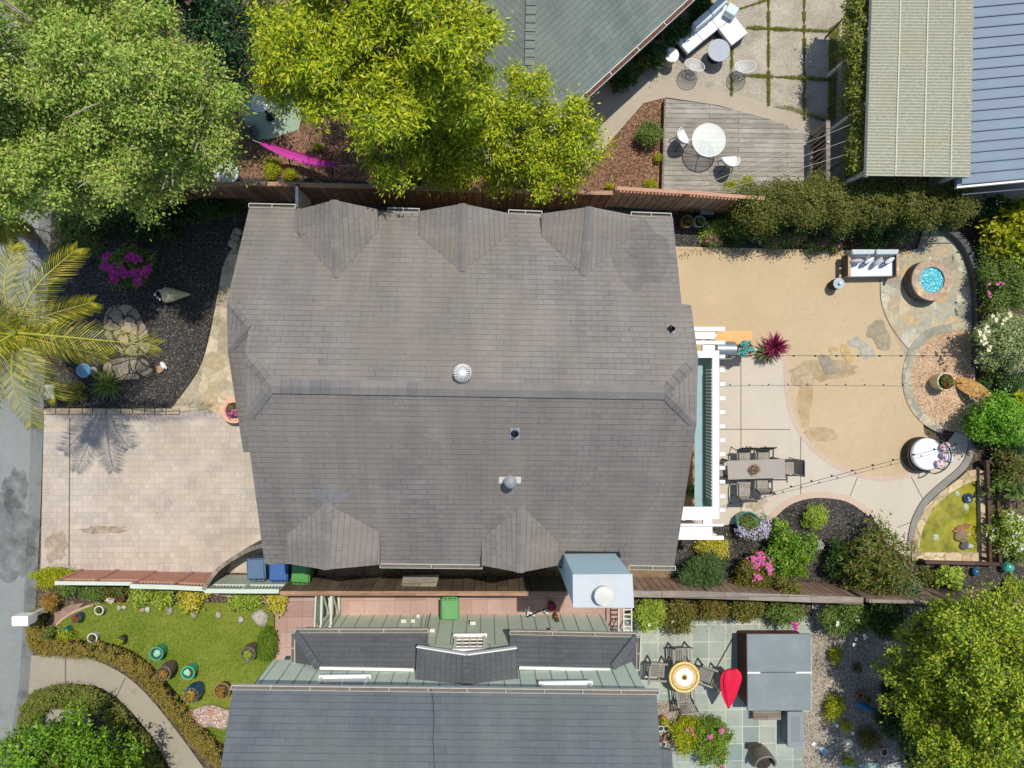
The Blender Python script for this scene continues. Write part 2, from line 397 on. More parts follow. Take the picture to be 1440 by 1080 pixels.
def shrub(name, label, cat, px, py, rx, ry, h, mat, n=None, size=.07, asp=.5, flowers=None, group=None, z0=0, rc=.12, seed=None, nb=6, stem=None, per=22, up=.5, shell=(.7, 1.0)):
    """leafy bush; px,py and radii in photo pixels at two thirds of its height"""
    _sd[0] += 7; seed = seed or _sd[0]; rnd = random.Random(seed)
    zc = z0+h*.62; c = P(px, py, zc); k = S(zc); RX, RY = rx*k, ry*k
    root = thing(name, label, cat, (c.x, c.y, z0), 0, group)
    bl = blobs_in(c.x, c.y, z0, RX, RY, h, nb, rnd)
    if n is None: n = int(max(250, min(24000, (RX*RY*3.14+h*(RX+RY)*2.2)*2.7/(size*size*asp*.6))))
    leaf_obj('foliage', bl, n, size, mat, root, seed, asp, min(rc, max(RX, RY)*.4), up, shell, per, z0+.02)
    m = MB()
    for i in range(5):
        a = rnd.random()*6.28; m.tube([(c.x, c.y, z0-.01), (c.x+RX*.25*math.cos(a), c.y+RY*.25*math.sin(a), z0+h*.35), (c.x+RX*.55*math.cos(a+.3), c.y+RY*.55*math.sin(a+.3), z0+h*.62)], [.02, .014, .006], 5)
    m.build('stem', stem or M['bark'], root)
    if flowers:
        fm, fn, fs = flowers[:3]; spots = flowers[3] if len(flowers) > 3 else None
        V = []
        fb = MB()
        for i in range(fn):
            if spots:
                sx, sy = spots[i % len(spots)]; q = P(sx, sy, z0+h*.95); q = q+Vector((rnd.gauss(0, .055), rnd.gauss(0, .055), rnd.gauss(0, .02)))
            else:
                b = rnd.choice(bl); a = rnd.random()*6.28; e = rnd.uniform(.3, 1.4)
                q = Vector((b[0]+b[3]*math.cos(a)*math.cos(e), b[1]+b[4]*math.sin(a)*math.cos(e), b[2]+b[5]*math.sin(e)+.02))
            for j in range(6 if fs > .04 else 4):
                a = 6.28*j/5+rnd.random(); r = fs*rnd.uniform(.6, 1)
                t1 = Vector((math.cos(a), math.sin(a), .25)); t2 = Vector((-math.sin(a), math.cos(a), rnd.uniform(-.3, .3)))
                fb.add([q, q+t1*r*.6+t2*r*.4, q+t1*r+Vector((0, 0, .1*r)), q+t1*r*.6-t2*r*.4], [(0, 1, 2, 3)])
        fb.build('blossom', fm, root)
    return root
def blades(mb, c, n, L, w, e0, e1, rnd, bend=.35, seg=4, flat=False):
    c = Vector(c)
    for i in range(n):
        a = rnd.random()*6.283; e = math.radians(rnd.uniform(e0, e1)); l = L*rnd.uniform(.7, 1.1); ww = w*rnd.uniform(.7, 1.2)
        d = Vector((math.cos(a), math.sin(a), 0)); s_ = Vector((-d.y, d.x, 0)); vs = []; p = c+d*.01; ang = e
        for j in range(seg+1):
            t = j/seg; wd = ww*(1-t**1.6)*(.6+.8*min(1, t*3))*.5
            vs += [p+s_*wd, p-s_*wd]
            p = p+(d*math.cos(ang)+Vector((0, 0, math.sin(ang))))*l/seg; ang -= bend
        vs = [Vector((v.x, v.y, max(v.z, .01))) for v in vs]
        mb.add(vs, [(2*j, 2*j+1, 2*j+3, 2*j+2) for j in range(seg)])
def rosette(name, label, cat, px, py, rpx, h, mat, n=40, w=.03, e=(10, 80), bend=.3, z0=0, group=None, pot=None, potr=.16, poth=.3, seg=4, zc=None):
    _sd[0] += 3; rnd = random.Random(_sd[0]); zz = z0+(poth if pot else 0)
    zc = zc if zc is not None else zz+h*.4
    c = P(px, py, zc); root = thing(name, label, cat, (c.x, c.y, z0), 0, group)
    m = MB(); blades(m, (c.x, c.y, zz), n, rpx*S(zc)*1.05, w, e[0], e[1], rnd, bend, seg); m.build('leaf_blades', mat, root)
    if pot: pot_mesh(c, z0, potr, poth).build('pot', pot, root); soil_disc(c, z0+poth*.9, potr*.86).build('soil', M['soil'], root)
    return root
def pot_mesh(c, z0, r, h, taper=.72, lip=.025, bulge=0):
    m = MB()
    m.lathe((c[0], c[1], z0), [[(r*taper*.98, 0), (r*(taper+1)/2+bulge, h*.45), (r, h-.03)], [(r, h-.03), (r+lip*.5, h-.03)], [(r+lip*.5, h-.03), (r+lip*.5, h)], [(r+lip*.5, h), (r-lip, h)], [(r-lip, h), (r*.8, h*.3)]], 22)
    m.disc((c[0], c[1], z0+.003), r*taper); return m
def soil_disc(c, z, r): return MB().disc((c[0], c[1], z), r)
def tree(name, label, lobes, n, size, mat, trunk, bark, asp=.5, rc=.35, seed=1, group=None, per=30, up=.5, tr=.16, twigs=None, shell=(.7, 1.0)):
    """lobes: (px, py, z centre, r px, rz m); trunk: (px,py) of its foot on the ground"""
    rnd = random.Random(seed); g = P(trunk[0], trunk[1], 0)
    root = thing(name, label, 'tree', (g.x, g.y, 0), 0, group)
    bl = []; core = []
    for px, py, z, r, rz in lobes:
        c = P(px, py, z); k = S(z)*r; core.append((c.x, c.y, z-.6*rz, k*.84, k*.84, rz*.7)); n_ = max(5, int(26*(k/1.6)**1.4))
        for j in range(n_):
            a = 2.4*j+rnd.random(); q = math.sqrt((j+.5)/n_)*.9*k; s_ = rnd.uniform(.16, .34)*min(k, 1.25)
            bx, by = c.x+q*math.cos(a), c.y+q*math.sin(a); wv = math.sin(bx*1.9+seed)*math.cos(by*2.1+seed*.7)+.6*math.sin(bx*3.7-by*2.9)
            if wv < -.25 and rnd.random() < .75: s_ *= .8; dz = -.75
            else: dz = .12*wv
            bl.append((bx, by, z+dz+rz*(.75*(1-(q/k)**2)+rnd.uniform(-.5, .3)), s_*rnd.uniform(.8, 1.3), s_*rnd.uniform(.8, 1.3), s_*.6))
    leaf_obj('crown', bl, int(n*.78), size, mat, root, seed, asp, rc, up, shell, per, .3, zs=1.3); leaf_obj('inner_crown', core, int(n*.22), size*1.1, mat, root, seed+1, asp, rc, up, (.6, 1), per, .3)
    m = MB(); cx = sum(b[0] for b in bl)/len(bl); cy = sum(b[1] for b in bl)/len(bl); zt = max(b[2] for b in bl)
    top = Vector((g.x*.5+cx*.5, g.y*.5+cy*.5, zt*.5))
    m.tube(smooth_line([g+Vector((0, 0, -.1)), g*.8+top*.2+Vector((.05, -.04, .1)), top], 4), [tr*(1.3-.6*i/8) for i in range(9)], 10)
    for px, py, z, r, rz in lobes:
        c = P(px, py, z)
        m.tube(smooth_line([top, top*.5+c*.5+Vector((rnd.uniform(-.2, .2), rnd.uniform(-.2, .2), -.15)), c], 3), [tr*.55*(1-.11*i) for i in range(7)], 7)
        for j in range(7):
            a = rnd.random()*6.28; k = S(z)*r*rnd.uniform(.6, .95); e = c+Vector((k*math.cos(a), k*math.sin(a), rz*rnd.uniform(0, .8)))
            m.tube([c-Vector((0, 0, rz*.3)), c*.4+e*.6+Vector((0, 0, -.1)), e], [tr*.22, tr*.13, .01], 5)
    m.build('trunk', bark, root)
    return root
# ---------------------------------------------------------------- palette
M = {}
M['bark'] = plain('6b5a48', .9, .25, 9, bump=.5)
M['bark_pale'] = plain('a59c8c', .85, .2, 7, bump=.5)
M['soil'] = speck(['2c2620', '4a4036', '6a5d4c', '3a3129'], 40, 'soil')
M['white'] = plain('e6e6e2', .5, .04, 3); M['offwhite'] = plain('cfcdc2', .7, .12, 5)
M['grey_metal'] = plain('9aa0a4', .4, .15, 6, metal=.6); M['dark_metal'] = plain('2a2c2d', .5, .2, 8)
M['black'] = plain('17181a', .5, .2, 8)
M['terracotta'] = plain('a8644a', .85, .2, 8)
M['wicker'] = planks('5a5248', '463f37', '1d1a17', .03, .08, 'wicker', edge=.006)
M['road'] = concrete('848886', 'asphalt_road', .14, ('5f6360', .35, .56, .5), fine=60)
M['gutterc'] = concrete('767a76', 'gutter_concrete', .16, ('4c4f4c', .8, .5, .7))
M['drive'] = bricks(['bbb0a2', 'aaa196', 'c4b6a2'], '9a8f83', .24, .17, .005, .42, .1, 'driveway_pavers', rowsq=(.62, 2), stain=('9c8868', .5, .62, .4))
M['drive_edge'] = bricks(['b9aca2', 'a9a0a0', 'c8b8a6'], '8d8074', .16, .24, .006, .5, .1, 'border_pavers')
M['blackgravel'] = speck(['1e1d1c', '2f2e2d', '45423f', '262524', '5a5650', '343230', '8a8478'], 42, 'black_gravel', bump=.7)
M['path'] = flags(['c4b598', 'aa9d86', 'd0c2a6', '968c78', 'bca884'], 'a89b82', 2.3, 'flagstone_path', .03)
M['terrace'] = flags(['b3ab96', '8c8c80', 'c4b48f', 'a5a190', 'bfa67c', '97968a', 'cfc6b0', 'a8a592'], 'a3a292', 2.0, 'flagstone_terrace', .035)
M['sand'] = concrete('baa685', 'decomposed_granite', .1, ('b2945f', .5, .62, .4), .95, 70, .6)
M['conc'] = concrete('bfb5a5', 'patio_concrete', .07, ('a59680', .6, .64, .4))
M['conc_edge'] = concrete('bea897', 'patio_border', .08)
M['joint'] = plain('6f675b', .9, .1, 4)
M['band'] = concrete('85847c', 'curb_stone', .14, None, .85, 30, 2)
M['pea'] = speck(['b58f6c', 'd3b48e', '96755a', 'c9a98a', 'e2cdb0', 'a7876a', '7d6450'], 46, 'pea_gravel')
M['bark_mulch'] = speck(['6a4a38', '8a6450', '503628', 'a8866a', '7a5542', '3c2a20', 'b79a80'], 34, 'bark_mulch', bump=.9)
M['dirt'] = speck(['54483a', '3e352b', '6d5f4c', '4a4034', '857662'], 22, 'garden_soil', bump=.8)
M['mixgravel'] = speck(['8d8478', 'b2a797', '6e655c', 'a0947f', 'c8bfae', '7b7167', '544e48'], 42, 'mixed_gravel')
M['aggregate'] = speck(['9f9788', 'b5ac9b', '8c8577', 'c0b7a6', 'a49c8c'], 55, 'aggregate_concrete', big=('6d685e', .9, .55, .5), bump=.25)
M['pathconc'] = concrete('aaa08f', 'path_concrete', .09, ('8c8270', .6, .6, .5))
M['walkconc'] = concrete('9a9282', 'walk_concrete', .12, ('77705f', .9, .55, .6))
M['pinktile'] = bricks(['b3958a', 'a3857b', 'c4a89e'], '8a7066', .46, .46, .008, 0, .08, 'pink_pavers', stain=('cdb8b0', .7, .6, .5))
M['bluestone'] = bricks(['a3ada2', '84938f', 'b9baa6'], 'c2c5b8', .52, .52, .016, 0, .12, 'bluestone_pavers', stain=('7f8f8c', 1.1, .5, .5))
M['greenpad'] = concrete('94a68e', 'green_pad', .08)
M['deck'] = planks('a39d92', '8d877d', '433e39', .145, 2.4, 'deck_boards', grain=.28)
M['wood_red'] = planks('ab8f7a', '927865', '3a2c22', .22, 3.0, 'fence_boards_red', math.pi/2, .012)
M['wood_brown'] = planks('80624e', '644a3a', '221812', .24, 3.0, 'fence_boards_brown', math.pi/2, .012)
M['wood_grey'] = planks('948a7d', '7b7064', '3a332c', .2, 1.8, 'weathered_boards', 0, .006)
M['wood_cap'] = planks('a9886f', '8e6e58', '5a4536', .5, 2.4, 'cap_boards', 0, .004)
M['wood_tan'] = planks('b08a5c', '9a754b', '5c4226', .12, 1.2, 'tan_boards', 0, .004)
M['timber'] = planks('5f4a40', '4b3a33', '2a201b', .2, 1.6, 'timber', 0, .004)
M['teal_paint'] = plain('6aa39c', .5, .1, 5)
M['soft_teal'] = plain('8eaab0', .55, .08, 5)
M['lattice_green'] = plain('c3cdbd', .65, .08, 5)
M['lattice_pink'] = plain('b58c78', .8, .15, 5)
M['grass'] = None
# ground, road, drive
g = MB(); g.face([(-90, -70, -.06), (90, -70, -.06), (90, 70, -.06), (-90, 70, -.06)]); struct('ground', g, M['dirt'])
edge = [(74, -900), (73, 100), (72, 300), (66, 430), (61, 560), (57, 700), (52, 810), (48, 900), (44, 960), (36, 1010), (26, 1080), (0, 1900)]
sheet('road', [(-1900, -900)]+edge+[(-1900, 1900)], -.03, M['road'])
strip('gutter', [(x-8, y) for x, y in edge[1:-1]], .36, -.025, M['gutterc'])
sheet('driveway', [(62, 574), (240, 576), (350, 580), (420, 590), (430, 800), (370, 806), (160, 803), (57, 802)], 0, M['drive'])
strip('driveway_border', [(64, 582), (350, 587)], .26, .004, M['drive_edge'])
strip('driveway_border', [(59, 798), (360, 801)], .2, .004, M['drive_edge'])
strip('driveway_joint', [(98, 588), (97, 797)], .035, .008, M['joint'])
sheet('gravel_bed', [(74, 250), (430, 250), (980, 285), (1180, 300), (1186, 352), (930, 346), (900, 320), (380, 320), (345, 350), (300, 440), (285, 510), (240, 577), (62, 575)], -.012, M['blackgravel'])
sheet('front_path', sm2([(350, 325), (318, 362), (305, 420), (293, 480), (277, 525), (238, 578)], 3)+[(300, 580), (420, 585), (430, 330)], .004, M['path'])
PADM = flags(['a39880', '8c8270', 'b0a288', '7f7766', '998d78'], '35312c', 2.5, 'pad_stones', .05)
sheet('stepping_pad', sm2([(152, 434), (185, 430), (203, 455), (211, 488), (196, 500), (165, 494), (146, 466)], 3, True), 0, PADM)
sheet('stepping_pad', sm2([(150, 508), (196, 503), (215, 520), (190, 533), (150, 530)], 3, True), 0, PADM)
rnd = random.Random(5); mb = MB(); x = 64
while x < 240:
    w = rnd.uniform(14, 20); a = P(x, 578, .0); b = P(x+w-1.6, 578.5, 0)
    mb.box((a+b)/2+Vector((0, 0, .045)), ((b-a).length, .15+rnd.random()*.02, .09)); x += w
struct('stone_edging', mb, plain('bba98c', .85, .2, 4, bump=.5))
# back garden surfaces
strip_edge = [(930, 346), (1060, 349), (1186, 353)]
sheet('sand_patio', [(925, 346), (1186, 352), (1262, 356), (1290, 420), (1285, 500), (1300, 610), (1330, 640), (1330, 690), (1200, 690), (1120, 640), (1085, 560), (1080, 505), (925, 505)], 0, M['sand'])
arc = sm2([(1104, 480), (1105, 505), (1108, 560), (1120, 598), (1144, 631), (1180, 657), (1213, 669), (1245, 673), (1278, 668), (1303, 655), (1318, 640)], 4)
sheet('concrete_patio', [(955, 503), (1104, 503)]+arc[4:]+[(1345, 605), (1366, 605), (1367, 632), (1360, 652), (1345, 668), (1320, 684), (1299, 704), (1286, 730), (1281, 762), (1290, 790), (1250, 770), (1221, 716), (1195, 703), (1171, 697), (1140, 697), (1108, 707), (1084, 728), (1010, 740), (955, 742)], .006, M['conc'])
strip('patio_border', arc[3:], .15, .012, M['conc_edge'])
arc2 = sm2([(1081, 731), (1106, 708), (1137, 697), (1171, 697), (1198, 704), (1224, 722)], 4)
strip('patio_border', arc2, .19, .012, M['conc_edge'])
for a, b in (((1042, 504), (1042, 742)), ((1010, 603.5), (1112, 604)), ((1126, 612), (1126, 698)), ((1207, 668), (1195, 699)), ((1280, 668), (1299, 704)), ((1262, 742), (1284, 733)), ((1010, 540), (1105, 540.5))):
    if a[1] != 540: strip('patio_joint', [a, b], .022, .011, M['joint'])
sheet('flagstone_terrace', [(1238, 392), (1262, 388), (1262, 356), (1290, 350), (1300, 318), (1312, 308), (1345, 330), (1366, 372), (1371, 420), (1372, 500), (1300, 530), (1274, 500), (1258, 470), (1245, 445), (1238, 420)], .006, M['terrace'])
strip('terrace_joint', sm2([(1238, 392), (1239, 422), (1247, 447), (1260, 470), (1278, 492)], 3), .03, .01, M['joint'])
gc = sm2([(1366, 457), (1335, 461), (1310, 469), (1291, 487), (1281, 510), (1278, 535), (1283, 560), (1294, 580), (1310, 595), (1330, 605)], 3)
sheet('gravel_circle', gc+[(1364, 612), (1371, 600), (1371, 457)], .014, M['pea'])
strip('stone_ring', [(x-3+(1330-x)*0, y) for x, y in gc], .26, .03, flags(['a89f88', '8a8a7c', 'c0b598', '9c9a8e'], '8f8d7e', 2.6, 'ring_stone', .05), th=.04)
# mulch beds
sheet('planting_bed', [(950, 742), (1010, 741), (1084, 730), (1108, 711), (1137, 701), (1171, 701), (1197, 708), (1222, 724), (1250, 770), (1290, 792), (1440, 795), (1470, 860), (1200, 850), (940, 835)], .0, M['blackgravel'])
sheet('back_bed', [(1374, 300), (1500, 260), (1500, 860), (1405, 800), (1400, 650), (1376, 600)], -.008, M['dirt'])
# neighbour's yard to the north
sheet('bark_ground', [(300, 60), (940, 60), (940, 272), (300, 268)], -.02, M['bark_mulch'])
sheet('green_pad', [(335, 135), (400, 120), (425, 160), (420, 182), (378, 196), (350, 196)], -.008, M['greenpad'])
sheet('concrete_path', [(740, 240), (880, 60), (990, 50), (985, 118), (1050, 133), (1110, 152), (1164, 173), (1150, 195), (1075, 166), (1010, 148), (937, 137), (905, 145), (850, 208), (815, 250)], -.004, M['pathconc'])
sheet('aggregate_patio', [(930, -200), (1190, -200), (1190, 80), (1168, 172), (1110, 154), (1050, 135), (985, 120), (930, 110)], 0, M['aggregate'])
sheet('side_path', [(1172, -200), (1260, -200), (1260, 280), (1140, 290), (1166, 180), (1188, 60)], -.003, M['walkconc'])
# neighbour's yard to the south
M['lawnbase'] = concrete('7c8838', 'lawn_soil', .25)
lawn = [(70, 905), (80, 878), (105, 860), (140, 847), (250, 846), (375, 850), (385, 866), (386, 928), (350, 968), (360, 1010), (305, 1050), (288, 1030), (256, 992), (222, 950), (182, 922), (142, 909), (100, 905)]
sheet('lawn_soil', lawn, -.004, M['lawnbase'])
sheet('front_walk', sm2([(44, 922), (110, 922), (165, 943), (205, 975), (250, 1030), (290, 1085), (330, 1140)], 3)+[(290, 1180)]+sm2([(250, 1110), (215, 1045), (165, 990), (110, 970), (40, 976)], 3), -.002, M['walkconc'])
strip('walk_joint', [(92, 921), (92, 972)], .04, .004, M['joint']); strip('walk_joint', [(176, 953), (160, 988)], .03, .004, M['joint'])
sheet('paving_pocket', [(55, 998), (120, 996), (130, 1030), (60, 1035)], -.002, M['walkconc'])
strip('lawn_edging', sm2([(140, 847), (105, 860), (80, 878), (69, 905), (102, 905.5), (140, 910), (182, 924), (222, 953), (256, 994), (284, 1026), (305, 1044)], 3), .07, .05, plain('b59a84', .85, .15, 5), th=.08)
sheet('pink_paving', [(300, 836), (395, 832), (870, 836), (885, 880), (885, 930), (380, 935), (386, 930), (387, 866), (375, 848)], -.002, M['pinktile'])
sheet('bluestone_patio', [(878, 866), (1142, 866), (1142, 1000), (1128, 1002), (1127, 1300), (920, 1300), (920, 1000), (885, 990)], 0, M['bluestone'])
sheet('gravel_patch', [(880, 985), (962, 985), (975, 1010), (955, 1050), (925, 1052), (900, 1050)], .006, M['mixgravel'])
sheet('gravel_yard', [(1142, 846), (1480, 846), (1480, 1300), (1126, 1300), (1127, 1002), (1142, 1000)], -.002, M['mixgravel'])
sheet('side_yard', [(380, 770), (960, 770), (950, 838), (400, 836)], -.006, concrete('7d6c52', 'side_yard_concrete', .22, ('4c3a25', .9, .5, .8)))
sheet('tree_soil', sm2([(1290, 862), (1480, 850), (1480, 1200), (1330, 1200), (1300, 1070), (1285, 1010), (1262, 960)], 3), .004, M['dirt'])
# grass blades
def grass(name, pts, n, mat, hgt=.05, seed=3, base=0, wd=.012, acc=None):
    rg = np.random.default_rng(seed); q = np.array([tuple(P(x, y, 0))[:2] for x, y in pts]); lo, hi = q.min(0), q.max(0)
    p = rg.uniform(lo, hi, (n, 2)); ins = np.zeros(n, bool); j = len(q)-1
    for i in range(len(q)):
        c = ((q[i, 1] > p[:, 1]) != (q[j, 1] > p[:, 1])); dy = q[j, 1]-q[i, 1]
        if abs(dy) > 1e-9: ins ^= c & (p[:, 0] < (q[j, 0]-q[i, 0])*(p[:, 1]-q[i, 1])/dy+q[i, 0])
        j = i
    p = p[ins]; m = len(p); a = rg.random(m)*6.283; h = hgt*rg.uniform(.5, 1.3, m); ln = rg.uniform(.3, 1.1, m)*hgt
    d = np.c_[np.cos(a), np.sin(a)]; s_ = np.c_[-d[:, 1], d[:, 0]]*wd*.5
    b0 = np.c_[p-s_, np.full(m, base)]; b1 = np.c_[p+s_, np.full(m, base)]
    t0 = np.c_[p+d*ln[:, None]+s_*.3, base+h]; t1 = np.c_[p+d*ln[:, None]-s_*.3, base+h]
    V = np.stack([b0, b1, t0, t1], 1)
    if acc is not None: acc.append(V); return
    me = raw_quads(name, V, mat, None); return tag(me, kind='stuff')
M['lawn'] = leafm(['648624', '7f9e2e', '99b23e', 'b0bc50', 'c4c070', '9aa850'], .6, .45, .7, 'lawn_grass', .4, .62)
M['jointgrass'] = leafm(['7a8a34', '96a044', 'b0aa58', '68783a'], .6, .25, 3, 'joint_grass')
grass('lawn', lawn, 120000, M['lawn'], .045, 3)
rj = random.Random(8); JG = []
for a_, b_, d_ in (((1080.5, -20), (1080.5, 146), .95), ((1130.5, -20), (1131, 166), .6), ((1050, 39), (1165, 44), .95), ((1045, 106), (1170, 112), .9), ((1040, 13), (1084, -2), .8), ((1029, 66), (1028.5, 132), .7)):
    L = math.hypot(b_[0]-a_[0], b_[1]-a_[1]); k = max(1, int(L/9)); w_ = []
    for i in range(k):
        if rj.random() > d_: continue
        t0, t1 = i/k, (i+1.3)/k; hw = rj.uniform(1.0, 2.9); ux, uy = (b_[0]-a_[0])/L, (b_[1]-a_[1])/L
        p0, p1 = (a_[0]+ux*L*t0, a_[1]+uy*L*t0), (a_[0]+ux*L*t1, a_[1]+uy*L*t1)
        grass('joint_grass', [(p0[0]-uy*hw, p0[1]+ux*hw), (p1[0]-uy*hw*.7, p1[1]+ux*hw*.7), (p1[0]+uy*hw*.7, p1[1]-ux*hw*.7), (p0[0]+uy*hw, p0[1]-ux*hw)], int(170*hw), M['jointgrass'], .045, i+int(L), 0, acc=JG)
    strip('paver_joint', [a_, b_], .05, .004, M['dirt'])
grass('joint_grass', [(1166, 40), (1180, 30), (1174, 170), (1164, 172)], 6000, M['jointgrass'], .06, 9, acc=JG)
grass('joint_grass', [(1085, 150), (1110, 149), (1166, 168), (1163, 172), (1110, 155)], 4000, M['jointgrass'], .04, 19, acc=JG)
tag(raw_quads('joint_grass', np.concatenate(JG), M['jointgrass'], None), kind='stuff')

sheet('dirt_patch', [(66, 902), (62, 880), (76, 862), (100, 850), (118, 848), (104, 862), (80, 879)], -.003, speck(['9c8270', '8a7262', 'ac9482'], 40, 'dry_soil', bump=.3))

def blob_px(cx, cy, rx, ry, seed, n=22, j=.25):
    r_ = random.Random(seed); return sm2([(cx+rx*math.cos(6.283*i/n)*(1+r_.uniform(-j, j)), cy+ry*math.sin(6.283*i/n)*(1+r_.uniform(-j, j))) for i in range(n)], 2, True)
def stainmat(c, amt, sc, name):
    t = NT(name); n = t.noise(sc, detail=7, rough=.75); b = t.n('BsdfPrincipled'); b.inputs['Base Color'].default_value = lin(c); b.inputs['Roughness'].default_value = .9
    tr = t.n('BsdfTransparent'); mx = t.n('MixShader'); f = t.ramp(n, [(.36, (0, 0, 0, 1)), (.72, (amt,)*3+(1,))]); t.put(mx.inputs[0], f)
    t.t.links.new(tr.outputs[0], mx.inputs[1]); t.t.links.new(b.outputs[0], mx.inputs[2]); t.t.links.new(mx.outputs[0], t.out.inputs[0]); return t.m
sheet('oil_stain', blob_px(146, 745, 32, 6, 1), .006, stainmat('8f7550', .75, 5, 'rust_stain'))
sheet('oil_stain', blob_px(78, 768, 16, 22, 2), .006, stainmat('9c7c50', .5, 3, 'rust_stain_wide'))
sheet('road_patch', blob_px(12, 760, 42, 60, 3), -.0235, stainmat('565b59', .55, 1.6, 'tar_patch'))
sheet('road_patch', blob_px(22, 690, 18, 30, 4), -.0232, stainmat('4c504e', .6, 3, 'tar_streak'))
sheet('damp_patch', blob_px(1150, 612, 26, 10, 5), .003, stainmat('a88c60', .45, 2.2, 'damp_sand'))
sheet('damp_patch', blob_px(1132, 560, 10, 42, 6), .003, stainmat('b0935f', .45, 2.2, 'damp_sand_edge'))
sheet('damp_patch', blob_px(1160, 520, 44, 16, 7), .003, stainmat('a08c68', .6, 2.6, 'worn_sand'))
sheet('patio_stain', blob_px(1062, 708, 16, 10, 8), .0095, stainmat('a58a64', .7, 4, 'patio_rust'))
m = MB(); rf = random.Random(12)
def litter(m, n, fn, r0=.012, r1=.035, z=.014):
    for i in range(n):
        x, y = fn(); p = P(x, y, z); r = rf.uniform(r0, r1); a = rf.random()*6.28
        m.add([p+Vector((r*math.cos(a+k*1.57)*(1 if k % 2 else .5), r*math.sin(a+k*1.57)*(1 if k % 2 else .5), rf.uniform(0, .01))) for k in range(4)], [(0, 1, 2, 3)])
litter(m, 420, lambda: (rf.uniform(955, 1240), 350+abs(rf.gauss(0, 6))))
litter(m, 260, lambda: (rf.uniform(955, 1270), rf.uniform(350, 660)), .008, .018)
litter(m, 160, lambda: (rf.uniform(1240, 1365), rf.uniform(330, 600)), .01, .02, .03)
litter(m, 220, lambda: (rf.uniform(62, 350), rf.uniform(585, 800)), .008, .018)
litter(m, 160, lambda: (rf.uniform(940, 1140), rf.uniform(100, 265)), .008, .02, .19)
litter(m, 260, lambda: (rf.uniform(895, 1140), 868+abs(rf.gauss(0, 14))), .01, .022)
struct('fallen_leaves', m, leafm(['5a4a2c', '7a6a34', '8c8a3c', '6b5434', 'a08c58'], .8, .1, 2, 'fallen_leaves'), 'stuff')
# ---------------------------------------------------------------- main house
M['roof'] = shingle(['807b76', '76726e', '8b867e', '867e75'], '52504d', .30, .135, .13, 'grey_brown_shingles')
M['roof_cap'] = capm('7c7975', '827e79', '787571')
M['wall_cream'] = plain('c9bda2', .8, .06, 2)
M['fascia'] = plain('c4c2b6', .6, .1, 3)
M['galv'] = plain('b9bec2', .35, .15, 6, metal=.5)
M['glass'] = plain('2b3a40', .12, .1, 2, spec=.7, bump=0)
ZE, ZR = 4.4, 6.55
nA, nB = P(350.5, 292, ZE), P(946, 305, ZE); sA, sB = P(372, 793, ZE), P(948, 796, ZE)
rA, rB = P(382, 543, ZR), P(934, 552, ZR)
NP = Plane(nA, nB, rA, rB); SP = Plane(sA, sB, rA, rB)
house = thing('main_house', 'large house with brown-grey shingle gable roof in the middle of the picture', 'house', ((nA+sB)/2)*Vector((1, 1, 0)))
def fr(plane, pts): return [plane.at(x, y) for x, y in pts]
wN = plane_w = NP
j0, j1 = NP.at(345, 497), SP.at(345.5, 588)
e0, e1 = NP.at(981.7, 502), SP.at(979.5, 597)
wR0 = NP.at(350, 461); wEa, wEb = P(342, 636, 4.5), P(352, 636, 4.5)
north = MB().slab([nA, nB]+fr(NP, [(958.5, 427), (972, 429)])+[e0, rB, rA, j0, wR0]+fr(NP, [(319, 424), (350.5, 292)])[:1], .16)
north.build('roof', M['roof'], house)
south = MB().slab([rA, rB, e1, sB, sA, SP.at(351.5, 637), j1], .16); south.build('roof', M['roof'], house)
# clipped gable ends
MB().slab([rA, j0, j1], .16).build('roof', M['roof'], house); MB().slab([rB, e1, e0], .16).build('roof', M['roof'], house)
# west wing: lower ridge, clipped end
WR = wR0; wN0 = NP.at(319, 424)
WS = Plane(WR, WR+Vector((2, 0, 0)), wEa, wEb)
w1 = WS.at(320, 493)
MB().slab([WR, w1, wEa, wEb, WS.at(351.5, 600), WS.at(352, 520), WR+Vector((.4, 0, 0))], .14).build('roof', M['roof'], house)
MB().slab([WR, wN0, w1], .14).build('roof', M['roof'], house)
def cap(a, b, w=.26, name='ridge_cap', mat=None, drop=.062):
    a, b = Vector(a), Vector(b); d = b-a; d.z = 0; d.normalize(); s_ = Vector((-d.y, d.x, 0))
    m = MB(); n = max(2, int((b-a).length/.2)); up = Vector((0, 0, .04))
    for i in range(n):
        p, q = a+(b-a)*i/n+up, a+(b-a)*(i+1)/n+up+Vector((0, 0, .012)); dz = Vector((0, 0, drop))
        if i: p = p-Vector((0, 0, .006))
        m.add([p-s_*w/2-dz, p, p+s_*w/2-dz, q+s_*w/2-dz, q, q-s_*w/2-dz], [(0, 1, 4, 5), (1, 2, 3, 4)])
        m.add([q-s_*w/2-dz, q, q+s_*w/2-dz, q+s_*w/2-dz-up, q-up, q-s_*w/2-dz-up], [(0, 1, 4, 5), (1, 2, 3, 4)])
    m.build(name, mat or M['roof_cap'], house)
cap(rA, rB, .30); [cap(o_+(i_-o_)*.1, i_, w_) for o_, i_, w_ in ((j0, rA, .24), (j1, rA, .24), (e0, rB, .24), (e1, rB, .24), (wN0, WR, .17), (w1, WR, .17))]
